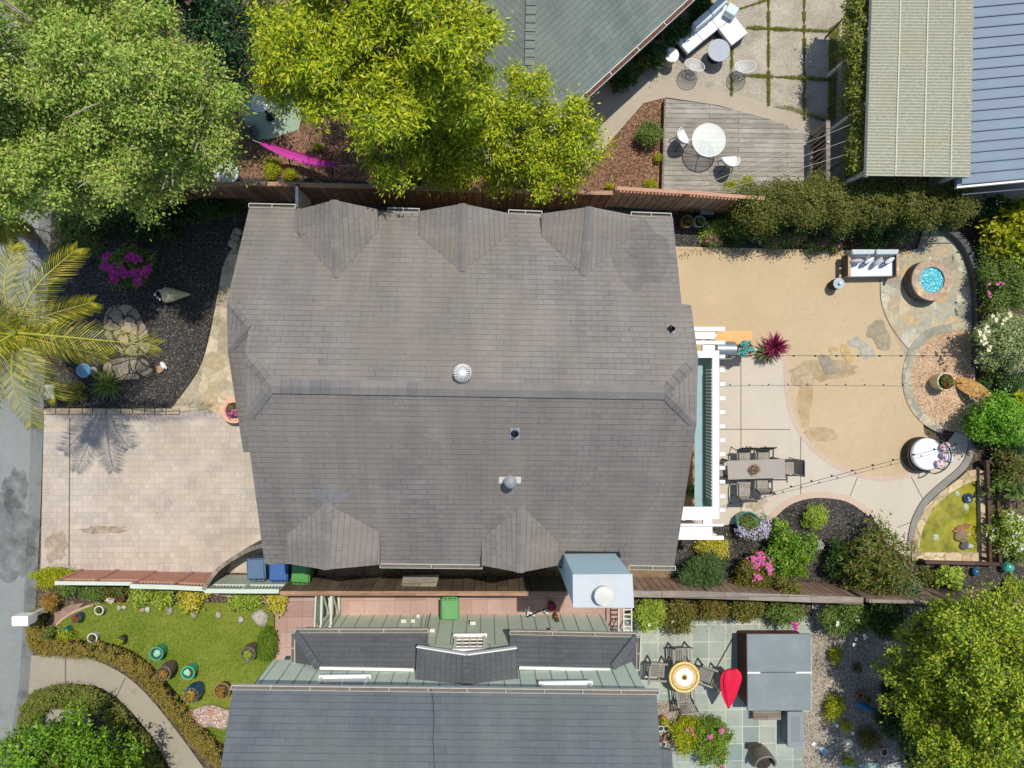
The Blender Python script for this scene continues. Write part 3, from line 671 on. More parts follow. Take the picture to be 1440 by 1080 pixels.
# gabled roofs over the side bays
def bay(plane, ex0, ex1, ye0, ye1, yv, rx0, ry0, rx1, ry1, sgn):
    """ex: eave ends in x, ye their outer y, yv where the eave meets the main slope, (rx0,ry0) outer ridge end, (rx1,ry1) inner"""
    inr = plane.at(rx1, ry1); v0 = plane.at(ex0, yv[0]); v1 = plane.at(ex1, yv[1])
    R = P(rx0, ry0, inr.z-.02); L = P(ex0, ye0, v0.z-.02); Q = P(ex1, ye1, v1.z-.02)
    up = Vector((0, 0, .012))
    MB().slab([inr+up, R+up, L+up, v0+up], .12).build('bay_roof', M['roof'], house)
    MB().slab([inr+up, R+up, Q+up, v1+up], .12).build('bay_roof', M['roof'], house)
    cap(inr, R, .20, drop=.05)
    i = Vector((0, .25*sgn, -.12)); w = MB()
    t = [p+i for p in (L+Vector((.1, 0, 0)), Q-Vector((.1, 0, 0)), R)]
    b0, b1 = t[0]*1, t[1]*1; b0.z = b1.z = 1.2
    w.face([b0, b1, t[1], t[2], t[0]]); back = [p+Vector((0, .5*sgn, 0)) for p in (b0, b1, t[1], t[2], t[0])]
    w.face(back[::-1]); a_ = [b0, b1, t[1], t[2], t[0]]
    w.add(a_+back, [(k, (k+1) % 5, (k+1) % 5+5, k+5) for k in range(5)])
    w.build('bay_wall', M['wall_cream'], house)
bay(NP, 415, 531, 296, 294.5, (324, 326), 470, 281.5, 473, 390, -1)
bay(NP, 588.5, 715, 297.5, 300, (330, 330), 650.5, 286.5, 650, 382, -1)
bay(NP, 761.5, 887, 300.5, 302, (331, 333), 829.5, 291, 821, 388, -1)
bay(SP, 402.5, 534, 792, 794, (752, 749), 457.5, 801, 460, 707, 1)
bay(SP, 677.5, 784.5, 795, 795, (759, 762), 731.5, 805, 733, 710, 1)
# walls below
def wall_block(pts, z0, z1, mat, par, name='wall'):
    m = MB(); m.slab([Vector((p[0], p[1], z1)) for p in pts], z1-z0); return m.build(name, mat, par)
in_ = .45
wall_block([(nA.x+.5, nA.y-in_), (nB.x-.35, nB.y-in_), (sB.x-.3, sB.y+in_), (sA.x+.35, sA.y+in_)], 0, ZE-.2, M['wall_cream'], house)
gm = MB()
for xa, pl in ((rA.x-.35, 0), (rB.x+.35, 0)):
    zN = lambda y: NP.z(xa, y)-.2
    ys = [nA.y-in_, (rA.y+rB.y)/2, sA.y+in_]
    pr = [Vector((xa, ys[0], ZE-.25)), Vector((xa, ys[1]+.7, ZR-.65)), Vector((xa, ys[1]-.7, ZR-.65)), Vector((xa, ys[2], ZE-.25))]
    o2 = [p+Vector((.3, 0, 0)) for p in pr]
    gm.add(pr+o2, [(3, 2, 1, 0), (4, 5, 6, 7), (0, 1, 5, 4), (1, 2, 6, 5), (2, 3, 7, 6), (3, 0, 4, 7)])
gm.build('gable_wall', M['wall_cream'], house)
ww = [Vector((wN0.x+.4, 2.6, 0)), Vector((wN0.x+.4, -1.6, 0)), Vector((rA.x-.2, -1.6, 0)), Vector((rA.x-.2, 2.6, 0))]
wall_block(ww, 0, 4.2, M['wall_cream'], house)
# gutters
GUTM = plain('b2b0a6', .6, .12, 5)
def gutter(a, b, par, mat=None, w=.095, dy=0):
    a, b = Vector(a), Vector(b); m = MB(); d = (b-a).normalized(); s_ = Vector((-d.y, d.x, 0))
    for k, (o1, h, t) in enumerate(((-w/2, .1, .012), (w/2, .1, .022))):
        m.bar(a+s_*o1, b+s_*o1, t, h)
    MB().bar(a-Vector((0, 0, .03)), b-Vector((0, 0, .03)), w-.018, .012).build('gutter_bed', plain('6f675c', .8, .25, 6), par)
    n = max(2, int((b-a).length/.9))
    for i in range(n+1): p = a+(b-a)*i/n; m.bar(p+s_*w/2+Vector((0, 0, .055)), p-s_*w/2+Vector((0, 0, .055)), .02, .008)
    m.build('gutter', mat or GUTM, par)
Z = ZE-.03
for a, b in (((351, 289.5), (416, 291)), ((546, 295.5), (590, 297)), ((715, 298.5), (762, 300.5)), ((887, 301.5), (943, 303.5)), ((535, 795), (678, 796.5)), ((785, 796), (796, 796)), ((884, 797.5), (949, 798.5))):
    gutter(P(a[0], a[1], Z), P(b[0], b[1], Z), house)
# roof fittings (parts of the roof)
c = NP.at(651.5, 525); vt = MB(); r = .19
vt.lathe(c+Vector((0, 0, -.05)), [(.15, 0), (.15, .2)], 20); vt.build('vent_collar', M['galv'], house)
vt = MB(); zc = c.z+.27
for i in range(20):
    a = 6.283*i/20; pts = []
    for t in range(6):
        e = -.75+t*.42; rr = r*math.cos(e)**.6 if abs(e) < 1.57 else 0; aa = a+.1*t
        pts.append((c.x+rr*math.cos(aa), c.y+rr*math.sin(aa), zc+.15*math.sin(e)))
    q = []
    for j, p in enumerate(pts):
        aa = a+.1*j; wv = Vector((-math.sin(aa), math.cos(aa), 0))*.015*(1 if j < 4 else .5); o_ = Vector((math.cos(aa), math.sin(aa), 0))*.012
        q += [Vector(p)-wv-o_, Vector(p)+wv+o_]
    vt.add(q, [(2*j, 2*j+1, 2*j+3, 2*j+2) for j in range(5)])
vt.lathe((c.x, c.y, zc+.13), [(.075, 0), (.06, .02), (.001, .028)], 16)
vt.lathe((c.x, c.y, zc-.13), [(.16, 0), (.165, .03)], 20)
vt.build('turbine_vent', M['white'], house); MB().ball((c.x, c.y, zc), (.135, .135, .12), 16, 10).build('vent_gap_shade', plain('4a4c50', .6, .1, 5), house)  # dark inner ball stands in for the shade between the fins
def pipe(plane, px, py, r, h, fl, cowl=None):
    c = plane.at(px, py); m = MB()
    hx, hy = fl; q = [Vector((c.x+x*hx, c.y+y*hy, 0)) for x, y in ((-1, -1), (1, -1), (1, 1), (-1, 1))]
    for v in q: v.z = plane.z(v.x, v.y)+.022
    m.slab(q, .012); m.build('flashing', M['offwhite'] if cowl else M['galv'], house)
    m = MB(); m.tube([c-Vector((0, 0, .05)), c+Vector((0, 0, h))], r, 14, caps=False); m.lathe(c+Vector((0, 0, .02)), [(r+.05, 0), (r+.005, .07)], 14)
    if cowl:
        for z_, rr in ((h-.12, r*1.5), (h-.02, r*1.5), (h+.06, r*1.25)): m.lathe(c+Vector((0, 0, z_)), [(rr, 0), (rr, .04), (rr*.6, .06)], 18)
        m.lathe(c+Vector((0, 0, h+.1)), [(r*1.25, 0), (r*.7, .06), (.002, .08)], 18)
    m.build('flue' if cowl else 'vent_pipe', plain('9a9c9e', .6, .2, 9, metal=.2) if cowl else M['dark_metal'], house)
pipe(NP, 943.5, 463, .04, .22, (.08, .09)); pipe(SP, 724, 609, .045, .25, (.10, .12)); pipe(SP, 717, 675, .095, .38, (.25, .08), True)
# garage door and windows on the walls
m = MB(); m.box((sA.x+.27, -2.9, 1.15), (.06, 2.6, 2.3)); m.build('garage_door', M['white'], house)
m = MB(); m.box((sB.x-.27, 2.2, 1.4), (.05, 1.6, 1.2)); wnd = m.build('window', M['white'], house)
m = MB(); m.box((sB.x-.24, 2.2, 1.4), (.05, 1.4, 1.0)); m.build('pane', M['glass'], wnd)
# light blue chimney on the south side
M['chim'] = plain('b2ccd0', .55, .05, 2, name='blue_metal_cladding'); M['chimtop'] = plain('bcc2c4', .55, .06, 3)
ch = thing('chimney', 'big square light blue chimney with a round grey cap, standing past the south eave', 'chimney', P(840, 800, 4)*Vector((1, 1, 0)))
zt = 6.5; t4 = [P(806, 808, zt), P(888, 807.5, zt), P(890.5, 854, zt), P(806.5, 853.5, zt)]
m = MB(); m.slab(t4, zt); m.build('shaft', M['chim'], ch, bevel=.01)
tc = sum(t4, Vector())/4; m = MB()
big = [tc+(p-tc)*1.025+Vector((0, 0, .03)) for p in t4]; m.slab(big, .05); m.build('top_plate', M['chimtop'], ch, bevel=.01)
m = MB(); cc = P(848.5, 837, zt+.2); cc.z = zt+.03; m.lathe(cc, [[(.17, 0), (.17, .2)], [(.2, .2), (.2, .25)], [(.2, .25), (.12, .27), (.001, .275)]], 28); m.build('cap', M['offwhite'], ch)
m = MB(); q = fr(SP, [(795, 775), (871, 776), (873, 783), (793, 782)]); m.slab([p+Vector((0, 0, .05)) for p in q], .12); m.build('flashing', M['dark_metal'], ch)
# ---------------------------------------------------------------- white pergola along the east wall
pg = thing('pergola', 'white painted pergola with rafter tails and a teal panel along the house\'s east side', 'pergola', P(1006, 610, 2.6)*Vector((1, 1, 0)))
ZP = 2.6
def pxbox(mb, x0, y0, x1, y1, z, th):
    mb.slab([P(x0, y0, z), P(x1, y0, z), P(x1, y1, z), P(x0, y1, z)], th)
m = MB(); pxbox(m, 1001.8, 493, 1011.5, 730, ZP, .12); m.build('beam', M['white'], pg, bevel=.006)
for y in (501.3, 520.7, 540, 560, 579.6, 599.4, 619, 638.6, 658, 677.7, 697.7, 717.3):
    m = MB(); pxbox(m, 1012, y-2.4, 1019.8, y+2.4, ZP-.03, .1); m.build('rafter_tail', M['white'], pg)
for y0, y1, x0, x1 in ((459.6, 465.2, 970, 1019.8), (479, 484.2, 970, 1019.8), (736.7, 740.3, 955, 1017.3), (754, 759, 952, 1017.8)):
    m = MB(); pxbox(m, x0, y0, x1, y1, ZP+.05, .12); m.build('rafter', M['white'], pg)
for x0, y0, x1, y1 in ((972, 467, 1005.5, 476.5), (988, 485, 1005.5, 493.5), (972, 493.5, 1001.5, 503), (956, 713, 1001.5, 731), (952, 741, 1001.8, 753.6), (989, 731.5, 1001.5, 736.4)):
    m = MB(); pxbox(m, x0, y0, x1, y1, ZP-.01, .1); m.build('cross_board', M['white'], pg)
m = MB(); a = P(1000.5, 500, ZP-.15); b = P(1000.5, 716, ZP-.15); a.z = b.z = 2.1; m.bar(a, b, .03, .72); m.build('teal_panel', M['teal_paint'], pg)
m = MB(); a2, b2 = a-Vector((.2, 0, .12)), b-Vector((.2, 0, .12)); m.bar(a2, b2, .26, .04); m.build('shelf', M['soft_teal'], pg)
y = 520
while y < 700:
    p = P(1000.4, y, ZP-.2); m = MB(); m.bar((p.x-.04, p.y, ZP-.03), (p.x-.04, p.y, 2.05), .035, .035); m.build('baluster', M['white'], pg); y += 4.6
for x, y in ((1007, 470), (1007, 500), (1007, 722), (1007, 756)):
    p = P(x, y, ZP); m = MB(); m.box((p.x, p.y, 1.23), (.12, .12, 2.46)); m.build('post', M['white'], pg)
dk = MB(); q = [P(962, 503, .9), P(987.5, 503, .9), P(987.5, 716, .9), P(950, 716, .9)]; dk.slab(q, .12)
single('balcony_deck', dk, M['wood_tan'], 'narrow tan board walkway between the house and the white pergola', 'deck')
# ---------------------------------------------------------------- green house to the south
M['sage'] = plain('ccd9c8', .7, .05, 2, name='sage_board'); M['sage_line'] = plain('84968a', .8, .1, 3)
M['roof_slate'] = shingle(['5f666b', '575f64', '686f73', '676c6a'], '474c50', .34, .15, .1, 'slate_shingles')
M['roof_dark'] = shingle(['595c5f', '515558', '63666a', '5f6163'], '3d4042', .30, .135, .12, 'dark_slate_shingles')
gh = thing('neighbour_house', 'sage green house with slate grey roofs and a small central gable', 'house', P(640, 1000, 4.8)*Vector((1, 1, 0)))
ZG = 4.8
ga, gb = P(327, 970, ZG), P(923.5, 977, ZG); yw = -7.3
slope = .62; dd = 3.2
gr0 = Vector((P(300, 1120, 6.2).x, ga.y-dd, ZG+dd*slope)); gr1 = Vector((P(932, 1150, 6.2).x, gb.y-dd, ZG+dd*slope))
MB().slab([ga, gb, gr1, gr0], .14).build('roof', M['roof_slate'], gh)
b0, b1 = gr0+Vector((0, -dd, -dd*slope)), gr1+Vector((0, -dd, -dd*slope))
MB().slab([gr0, gr1, b1, b0], .14).build('roof', M['roof_slate'], gh)
# seam cable on the roof
GP = Plane(ga, gb, gr0, gr1)
m = MB(); m.tube([GP.at(x, y)+Vector((0, 0, .015)) for x, y in ((606, 968), (609, 985), (610.5, 1010), (609, 1040), (611, 1080), (610, 1110))], .007, 5); m.build('cable', M['black'], gh)
m = MB(); e2 = P(924, 1052, 3.6); m.slab([P(924, 1052, 3.9), P(945, 1056, 3.7), P(948, 1120, 3.7), P(926, 1120, 3.9)], .14); m.build('roof', M['roof_slate'], gh)
gutter(ga+Vector((-.02, .06, -.02)), gb+Vector((.05, .06, -.02)), gh)
def board_wall(a, b, z0, z1, spacing=.4, par=None, depth=3.0, name='wall'):
    a, b = Vector((a[0], a[1], 0)), Vector((b[0], b[1], 0)); d = (b-a).normalized(); nrm = Vector((d.y, -d.x, 0))
    m = MB(); m.slab([a+Vector((0, 0, z1)), b+Vector((0, 0, z1)), b+nrm*depth+Vector((0, 0, z1)), a+nrm*depth+Vector((0, 0, z1))], z1-z0)
    w = m.build(name, M['sage'], par)
    L = (b-a).length; k = MB(); x = .12
    while x < L:
        p = a+d*x; k.box((p.x-nrm.x*.004, p.y-nrm.y*.004, (z0+z1)/2), (.018, .02, z1-z0-.02), math.atan2(d.y, d.x)); x += spacing
    k.build('batten', M['sage_line'], par)
xl, xr = P(464, 862, 0), P(845, 866, 0)
board_wall((xl.x, -6.86), (xr.x+.05, -6.94), 0, 2.62, .4, gh, 1.5)
uw0, uw1 = ga.x+.2, gb.x-.15
board_wall((uw0, yw), (uw1, yw-.06), 2.3, ZG-.06, .4, gh, 6.0)
# central bay
c0, c1 = P(600, 900, 2.0), P(719, 900, 2.0)
board_wall((c0.x, -6.84), (c1.x, -6.86), 2.6, 3.62, .8, gh, .6, 'bay_wall')
zb = 3.9
vL, vR, vP = P(586.5, 911, zb-.25), P(726, 912.5, zb-.25), P(656.5, 922, zb+.08)
bL, bR, bP = P(583.5, 960, zb-.25), P(730, 961, zb-.25), P(656, 966, zb+.08)
MB().slab([vP, vL, bL, bP], .1).build('bay_roof', M['roof_dark'], gh); MB().slab([vP, vR, bR, bP], .1).build('bay_roof', M['roof_dark'], gh)
def hcap(a, b): cap_par = 1; m = MB(); m.bar(a+Vector((0, 0, .01)), b+Vector((0, 0, .01)), .2, .02); m.build('ridge_cap', M['roof_dark'], gh)
hcap(vP, bP)
for a, b in ((vL, vP), (vP, vR)):
    m = MB(); m.bar(a+Vector((0, .02, -.05)), b+Vector((0, .02, -.05)), .03, .13); m.build('fascia', M['white'], gh)
# skirt roofs
zs, zt2 = 2.5, 3.12
for k, (pts) in enumerate(([(414, 889), (602, 889.5), (602, 907), (586, 938), (445, 936), (414, 931)], [(717, 893), (895, 896), (895, 940), (866, 941), (717, 937), (717, 930)])):
    zz = [zs, zs, zs+.2, zt2, zt2, zs+.45] if k == 0 else [zs, zs, zs+.3, zt2, zt2, zt2-.1]
    q = [P(x, y, z_) for (x, y), z_ in zip(pts, zz)]
    if k == 0:
        A, B = P(415, 889.5, zs), P(602, 889.5, zs); Cc, D = P(600, 938, zt2), P(447, 937, zt2); E = P(415, 932, zs)
        MB().slab([A, B, Cc, D], .1).build('skirt_roof', M['roof_dark'], gh); MB().slab([A, D, E], .1).build('skirt_roof', M['roof_dark'], gh)
        m = MB(); m.bar(D+Vector((0, 0, .02)), A+Vector((0, 0, .02)), .2, .02); m.build('ridge_cap', M['roof_dark'], gh)
        gutter(A+Vector((0, .05, -.02)), B+Vector((0, .05, -.02)), gh); gutter(A+Vector((-.05, 0, -.02)), E+Vector((-.05, 0, -.02)), gh)
        m = MB(); m.bar(P(450, 939, zt2), P(582, 941.5, zt2), .07, .07); m.build('trim', M['white'], gh)
    else:
        A, B = P(717, 892, zs), P(895.5, 895.5, zs); Cc, D = P(862, 938, zt2), P(717, 936, zt2); E = P(894, 942, zs)
        MB().slab([A, B, Cc, D], .1).build('skirt_roof', M['roof_dark'], gh); MB().slab([B, E, Cc], .1).build('skirt_roof', M['roof_dark'], gh)
        m = MB(); m.bar(Cc+Vector((0, 0, .02)), B+Vector((0, 0, .02)), .2, .02); m.build('ridge_cap', M['roof_dark'], gh)
        gutter(A+Vector((0, .05, -.02)), B+Vector((0, .05, -.02)), gh); gutter(B+Vector((.05, 0, -.02)), E+Vector((.05, 0, -.02)), gh)
        m = MB(); m.bar(P(730, 938.5, zt2), P(858, 941.5, zt2), .07, .07); m.build('trim', M['white'], gh)
def win(x0, x1, zc, h, y, par, cols=2, rows=1, glass=None):
    m = MB(); yy = y+.035
    m.box(((x0+x1)/2, yy, zc+h/2), (x1-x0+.1, .06, .07)); m.box(((x0+x1)/2, yy+.02, zc-h/2), (x1-x0+.14, .1, .06))
    for x in (x0, x1): m.box((x, yy, zc), (.07, .06, h-.07))
    for i in range(1, cols): m.box((x0+(x1-x0)*i/cols, yy-.01, zc), (.03, .03, h-.07))
    for i in range(1, rows): m.box(((x0+x1)/2, yy-.008, zc-h/2+h*i/rows), (x1-x0-.07, .028, .02))
    w = m.build('window', M['white'], par)
    m = MB(); m.box(((x0+x1)/2, y+.012, zc), (x1-x0-.07, .012, h-.07)); m.build('pane', glass or M['glass'], w)
SKY_REFLECT_PANE = plain('8c9ba0', .15, .1, 2, spec=.7, bump=0)  # sky reflection painted into the pane colour as an even grey-blue
win(P(447, 960, 4.0).x, P(514, 960, 4.0).x, 4.05, .9, yw, gh, 2, 1, SKY_REFLECT_PANE); win(P(762, 968, 4.2).x, P(830, 968, 4.2).x, 4.4, .6, yw-.03, gh, 2, 1, SKY_REFLECT_PANE)
win(P(640, 905, 2.6).x, P(681, 905, 2.6).x, 2.55, 1.0, -6.85, gh, 4, 4, plain('8a7a55', .15, .5, 3, spec=.7, bump=0))
win(P(462, 884, 1.5).x, P(530, 884, 1.5).x, 1.8, .75, -6.87, gh, 1, 1, SKY_REFLECT_PANE)
for x, z_, w_, h_ in ((568, .75, .16, .12), (581, .75, .12, .1), (608, 1.55, .14, .16), (588, .3, .09, .1), (665, 1.0, .16, .12), (779, 1.75, .2, .16)):
    p = P(x, 880, z_); m = MB(); m.box((p.x, -6.80, z_), (w_, .1, h_)); m.build('wall_box', M['offwhite'], gh)
m = MB(); p = P(590, 880, 1.5); m.tube([(p.x, -6.83, .1), (p.x-.02, -6.83, .5), (p.x+.03, -6.83, 1.5)], .008, 5); m.tube([(p.x+.2, -6.82, 1.5), (p.x+.2, -6.82, .05)], .015, 6); m.build('conduit', M['sage_line'], gh)
# ---------------------------------------------------------------- slate green house to the north
M['roof_green'] = shingle(['748079', '6b7670', '7e8882', '868a82'], '56605b', .32, .14, .12, 'grey_green_shingles')
nh = thing('corner_house', 'house with grey-green hip roof behind the yellow-green tree', 'house', P(745, 20, 3)*Vector((1, 1, 0)))
C0 = P(742, 207, 2.5); R1, R0 = P(984, -15, 2.5), P(797, 157, 2.5)
d1 = (P(968, 0, 2.5)-R0).normalized(); far1 = C0+d1*9; hz = 3.0
d2 = Vector((-d1.x, d1.y, 0)); far2 = C0+d2*7
top = C0+Vector((.05, 6.5, 0)); top.z = 2.5+6.5*math.cos(math.atan2(d1.y, d1.x))*.42
top2 = top+d1*4; top2.z = top.z
MB().slab([C0, far1, top], .12).build('roof', M['roof_green'], nh); MB().slab([C0, top, far2], .12).build('roof', M['roof_green'], nh)
q = [C0+(top-C0)*t for t in (0, 1)]
m = MB(); n = 34
for i in range(n):
    a = q[0]+(q[1]-q[0])*(i/n); b = q[0]+(q[1]-q[0])*((i+1)/n); m.slab([a+Vector((-.13, 0, .05)), a+Vector((.13, 0, .05)), b+Vector((.13, 0, .022)), b+Vector((-.13, 0, .022))], .02)
m.build('ridge_cap', M['roof_green'], nh)
nn = Vector((d1.y, -d1.x, 0))
gutter(C0+nn*.06-Vector((0, 0, .02)), far1+nn*.06-Vector((0, 0, .02)), nh, M['offwhite'], .12)
m = MB(); 
for i in range(26):
    p = C0+d1*(1.2+.2*i)+nn*.06+Vector((0, 0, -.01+.008*(i % 3))); m.bar(p, p+d1*.21, .07, .03)
m.build('leaf_litter', plain('6b4436', .9, .3, 9), nh)
wall_block([C0+Vector((0, .55, 0)), far1+Vector((-.3, .5, 0)), far1+Vector((-3, 4, 0)), top, far2+Vector((2, 3, 0)), far2+Vector((.3, .5, 0))], 0, 2.35, M['wall_cream'], nh)
# ---------------------------------------------------------------- patio cover and blue metal roof to the north-east
M['corr'] = NT('corrugated_panel')
def corr_mat():
    t = NT('corrugated_panel'); o = t.obj(); n = t.noise(14, detail=6, rough=.7); n2 = t.noise(1.5, detail=5)
    col = t.ramp(n, [(.3, lin('979884')), (.7, lin('bab9a4'))]); col = t.mix(col, lin('a8a184'), t.ramp(n2, [(.5, (0, 0, 0, 1)), (.75, (.6, .6, .6, 1))]))
    return t.done(col, .6, n, .1)
M['corr'] = corr_mat()
pc = thing('patio_cover', 'cream corrugated patio roof beside the vine-covered fence', 'patio cover', P(1300, 120, 2.7)*Vector((1, 1, 0)))
A, B, Cq, D = P(1228, -60, 2.7), P(1371, -60, 2.85), P(1364.5, 249, 2.85), P(1218, 247, 2.7)
def corrugate(A, B, Cq, D, pitch, amp, seg=6, th=0):
    L = (D-A).length; n = int(L/pitch*seg); vs = []; fs = []
    for i in range(n+1):
        t = i/n; zz = Vector((0, 0, amp*math.sin(2*math.pi*i/seg))); vs += [A+(D-A)*t+zz, B+(Cq-B)*t+zz]
    fs = [(2*i, 2*i+2, 2*i+3, 2*i+1) for i in range(n)]
    return MB().add(vs, fs)
m = corrugate(A, B, Cq, D, .085, .018, 4); o = m.build('roof_panel', M['corr'], pc); sd = o.modifiers.new('s', 'SOLIDIFY'); sd.thickness = .01
for t in (.28, .55, .81):
    a, b = A+(B-A)*t, D+(Cq-D)*t; m = MB(); m.bar(a+Vector((0, 0, .016)), b+Vector((0, 0, .016)), .035, .01); m.build('seam', plain('bdbca6', .6, .1, 4), pc)
for t in (.02, .98):
    a, b = A+(B-A)*t, D+(Cq-D)*t; m = MB(); m.bar(a-Vector((0, 0, .09)), b-Vector((0, 0, .09)), .09, .14); m.build('beam', M['offwhite'], pc)
for t in (.04, .96):
    for s_ in (.35, .65, .97):
        p = A+(D-A)*s_+((B-A)*(1-s_)+(Cq-D)*s_)*t; m = MB(); m.box((p.x, p.y, 1.25), (.09, .09, 2.5)); m.build('post', M['offwhite'], pc)
M['bluemetal'] = plain('7d8c9a', .6, .06, 1.2, spec=.2)
bh = thing('metal_roof_house', 'house under a blue standing-seam metal roof in the corner beside the patio cover', 'house', P(1410, 120, 3)*Vector((1, 1, 0)))
BP = Plane(P(1350, -120, 2.55), P(1346, 261, 2.55), P(1600, 50, 3.1)); e = [BP.at(1350, -120), BP.at(1600, -150), BP.at(1610, 236), BP.at(1346, 261)]
MB().slab([e[0], e[1], e[2], e[3]], .1).build('roof', M['bluemetal'], bh)
m = MB()
for i in range(-8, 19):
    y = 12+14.55*i; a, b = BP.at(1352, y), BP.at(1600, y-22); m.bar(a+Vector((0, 0, .015)), b+Vector((0, 0, .015)), .02, .035)
m.build('seam', plain('46586c', .5, .1, 3), bh)
m = MB(); m.bar(e[3]+Vector((0, -.04, -.06)), e[2]+Vector((0, -.04, -.06)), .05, .12); m.build('gutter', M['white'], bh)
q = [P(1385, 250, 2.5), P(1600, 230, 2.5), P(1620, -100, 2.5), P(1390, -100, 2.5)]
wall_block([(p.x, p.y+.2) for p in q], 0, 2.38, plain('8d8f88', .8, .08, 2), bh)
sheet('rear_path', [(1362, 262), (1500, 250), (1500, 290), (1370, 285)], -.001, M['walkconc'])

m = MB()
for i in range(260):
    x = rf.gauss(424, 7); y = 300+abs(rf.gauss(0, 12)); 
    if x < 417: x = 417+rf.random()*8
    p = NP.at(x, y)+Vector((0, 0, .03+max(0, (x-417)*.004))); r = rf.uniform(.012, .03); a = rf.random()*6.28
    m.add([p+Vector((r*math.cos(a+k*1.57), r*math.sin(a+k*1.57)*.6, rf.uniform(0, .015)+.3*0)) for k in range(4)], [(0, 1, 2, 3)])
for i in range(120):
    x = rf.uniform(360, 940); y = rf.uniform(300, 780); pl = NP if y < 545 else SP; p = pl.at(x, y)+Vector((0, 0, .02)); r = rf.uniform(.008, .02); a = rf.random()*6.28
    m.add([p+Vector((r*math.cos(a+k*1.57), r*math.sin(a+k*1.57)*.6, 0)) for k in range(4)], [(0, 1, 2, 3)])
lo_ = m.build('leaf_litter', leafm(['6b4a34', '4a3a2c', '8a6a4c', '3c3630'], .8, .1, 2, 'roof_litter'), house); lo_['kind'] = 'stuff'

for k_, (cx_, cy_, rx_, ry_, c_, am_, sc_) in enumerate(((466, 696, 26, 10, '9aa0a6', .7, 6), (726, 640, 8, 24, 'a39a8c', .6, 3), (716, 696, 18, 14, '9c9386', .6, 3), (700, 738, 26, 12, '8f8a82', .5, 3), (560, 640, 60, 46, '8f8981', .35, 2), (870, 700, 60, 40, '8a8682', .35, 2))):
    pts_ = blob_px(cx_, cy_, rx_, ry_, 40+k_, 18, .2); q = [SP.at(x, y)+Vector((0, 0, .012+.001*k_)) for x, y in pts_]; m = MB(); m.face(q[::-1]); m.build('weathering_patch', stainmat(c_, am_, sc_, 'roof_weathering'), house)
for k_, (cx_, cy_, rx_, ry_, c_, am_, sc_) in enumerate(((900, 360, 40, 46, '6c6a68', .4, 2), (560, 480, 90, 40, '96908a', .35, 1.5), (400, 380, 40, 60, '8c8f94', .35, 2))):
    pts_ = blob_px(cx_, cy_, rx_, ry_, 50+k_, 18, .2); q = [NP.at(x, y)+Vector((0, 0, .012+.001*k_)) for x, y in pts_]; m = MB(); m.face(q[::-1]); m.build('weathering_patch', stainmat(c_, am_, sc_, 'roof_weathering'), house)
# ---------------------------------------------------------------- fences
def fence(name, label, pts, z, mat, capm, cat='fence', th=.04, capw=.12, zb=0, post=2.0, lattice=None, group=None, postm=None, capth=.04):
    q = [P(x, y, z) for x, y in pts]; c = sum(q, Vector())/len(q)
    root = thing(name, label, cat, (c.x, c.y, 0), 0, group)
    def band(z0, z1, w):
        L, R = [], []
        for i, p in enumerate(q):
            t = q[min(i+1, len(q)-1)]-q[max(i-1, 0)]; t.z = 0; t.normalize(); s_ = Vector((-t.y, t.x, 0))*w/2
            L.append(p+s_); R.append(p-s_)
        m = MB(); n = len(q); at = lambda v, zz: Vector((v.x, v.y, zz))
        vs = [at(p, z1) for p in R]+[at(p, z1) for p in L]+[at(p, z0) for p in R]+[at(p, z0) for p in L]; fs = []
        for i in range(n-1): fs += [(i, i+1, n+i+1, n+i), (i, 2*n+i, 2*n+i+1, i+1), (n+i, n+i+1, 3*n+i+1, 3*n+i), (2*n+i+1, 2*n+i, 3*n+i, 3*n+i+1)]
        fs += [(0, n, 3*n, 2*n), (n-1, 3*n-1, 4*n-1, 2*n-1)]; return m.add(vs, fs)
    lh = lattice[0] if lattice else 0
    band(zb, z-lh-.03, th).build('board_panel', mat, root)
    band(z-capth, z, capw).build('cap_rail', capm, root)
    if lattice:
        band(z-lh-.05, z-lh, .07).build('middle_rail', lattice[1], root)
        m = MB()
        for i in range(len(q)-1):
            a, b = q[i], q[i+1]; d = (b-a); L = d.length; d.normalize(); x = 0
            while x < L:
                p = a+d*x; m.box((p.x, p.y, z-.04-lh/2), (.035, .03, lh-.02), math.atan2(d.y, d.x)); x += lattice[2]
        m.build('lattice', lattice[1], root)
    for i in range(len(q)-1):
        a, b = q[i], q[i+1]; L = (b-a).length; n = max(1, round(L/post)); d = (b-a)/n
        for k in range(n):
            p = a+d*k; m = MB(); m.box((p.x, p.y, (z-capth-.01)/2), (.09, th+.06, z-capth-.01), math.atan2(d.y, d.x)); m.build('post', postm or mat, root)
    return root
fence('wooden_fence', 'shaded brown board fence with a plain cap, running left of the white gate post', [(150, 263), (250, 261), (345, 258), (416, 259)], 1.85, M['wood_brown'], M['wood_cap'])
fence('wooden_fence', 'dark brown board fence behind the house, under the yellow-green tree', [(421, 259.5), (520, 262), (660, 267), (800, 270), (862, 271)], 1.85, M['wood_brown'], M['wood_cap'])
fence('wooden_fence', 'reddish board fence with slatted lattice top beside the neighbour\'s deck', [(868, 264.5), (968, 270.5), (1075, 279)], 1.95, M['wood_red'], plain('b98f76', .8, .12, 5), lattice=(.28, plain('b38468', .8, .12, 5), .10), capw=.1)
fence('wooden_fence', 'brown board fence with wide grey cap, below the rose bushes of the planted bed', [(884, 834.5), (1000, 837), (1110, 841), (1214, 845)], 1.7, M['wood_red'], M['wood_grey'], capw=.2)
fence('wooden_fence', 'weathered end of the brown fence beside the gazing balls, partly under the big tree', [(1222, 845), (1340, 848), (1470, 851)], 1.6, M['wood_red'], M['wood_grey'], capw=.1)
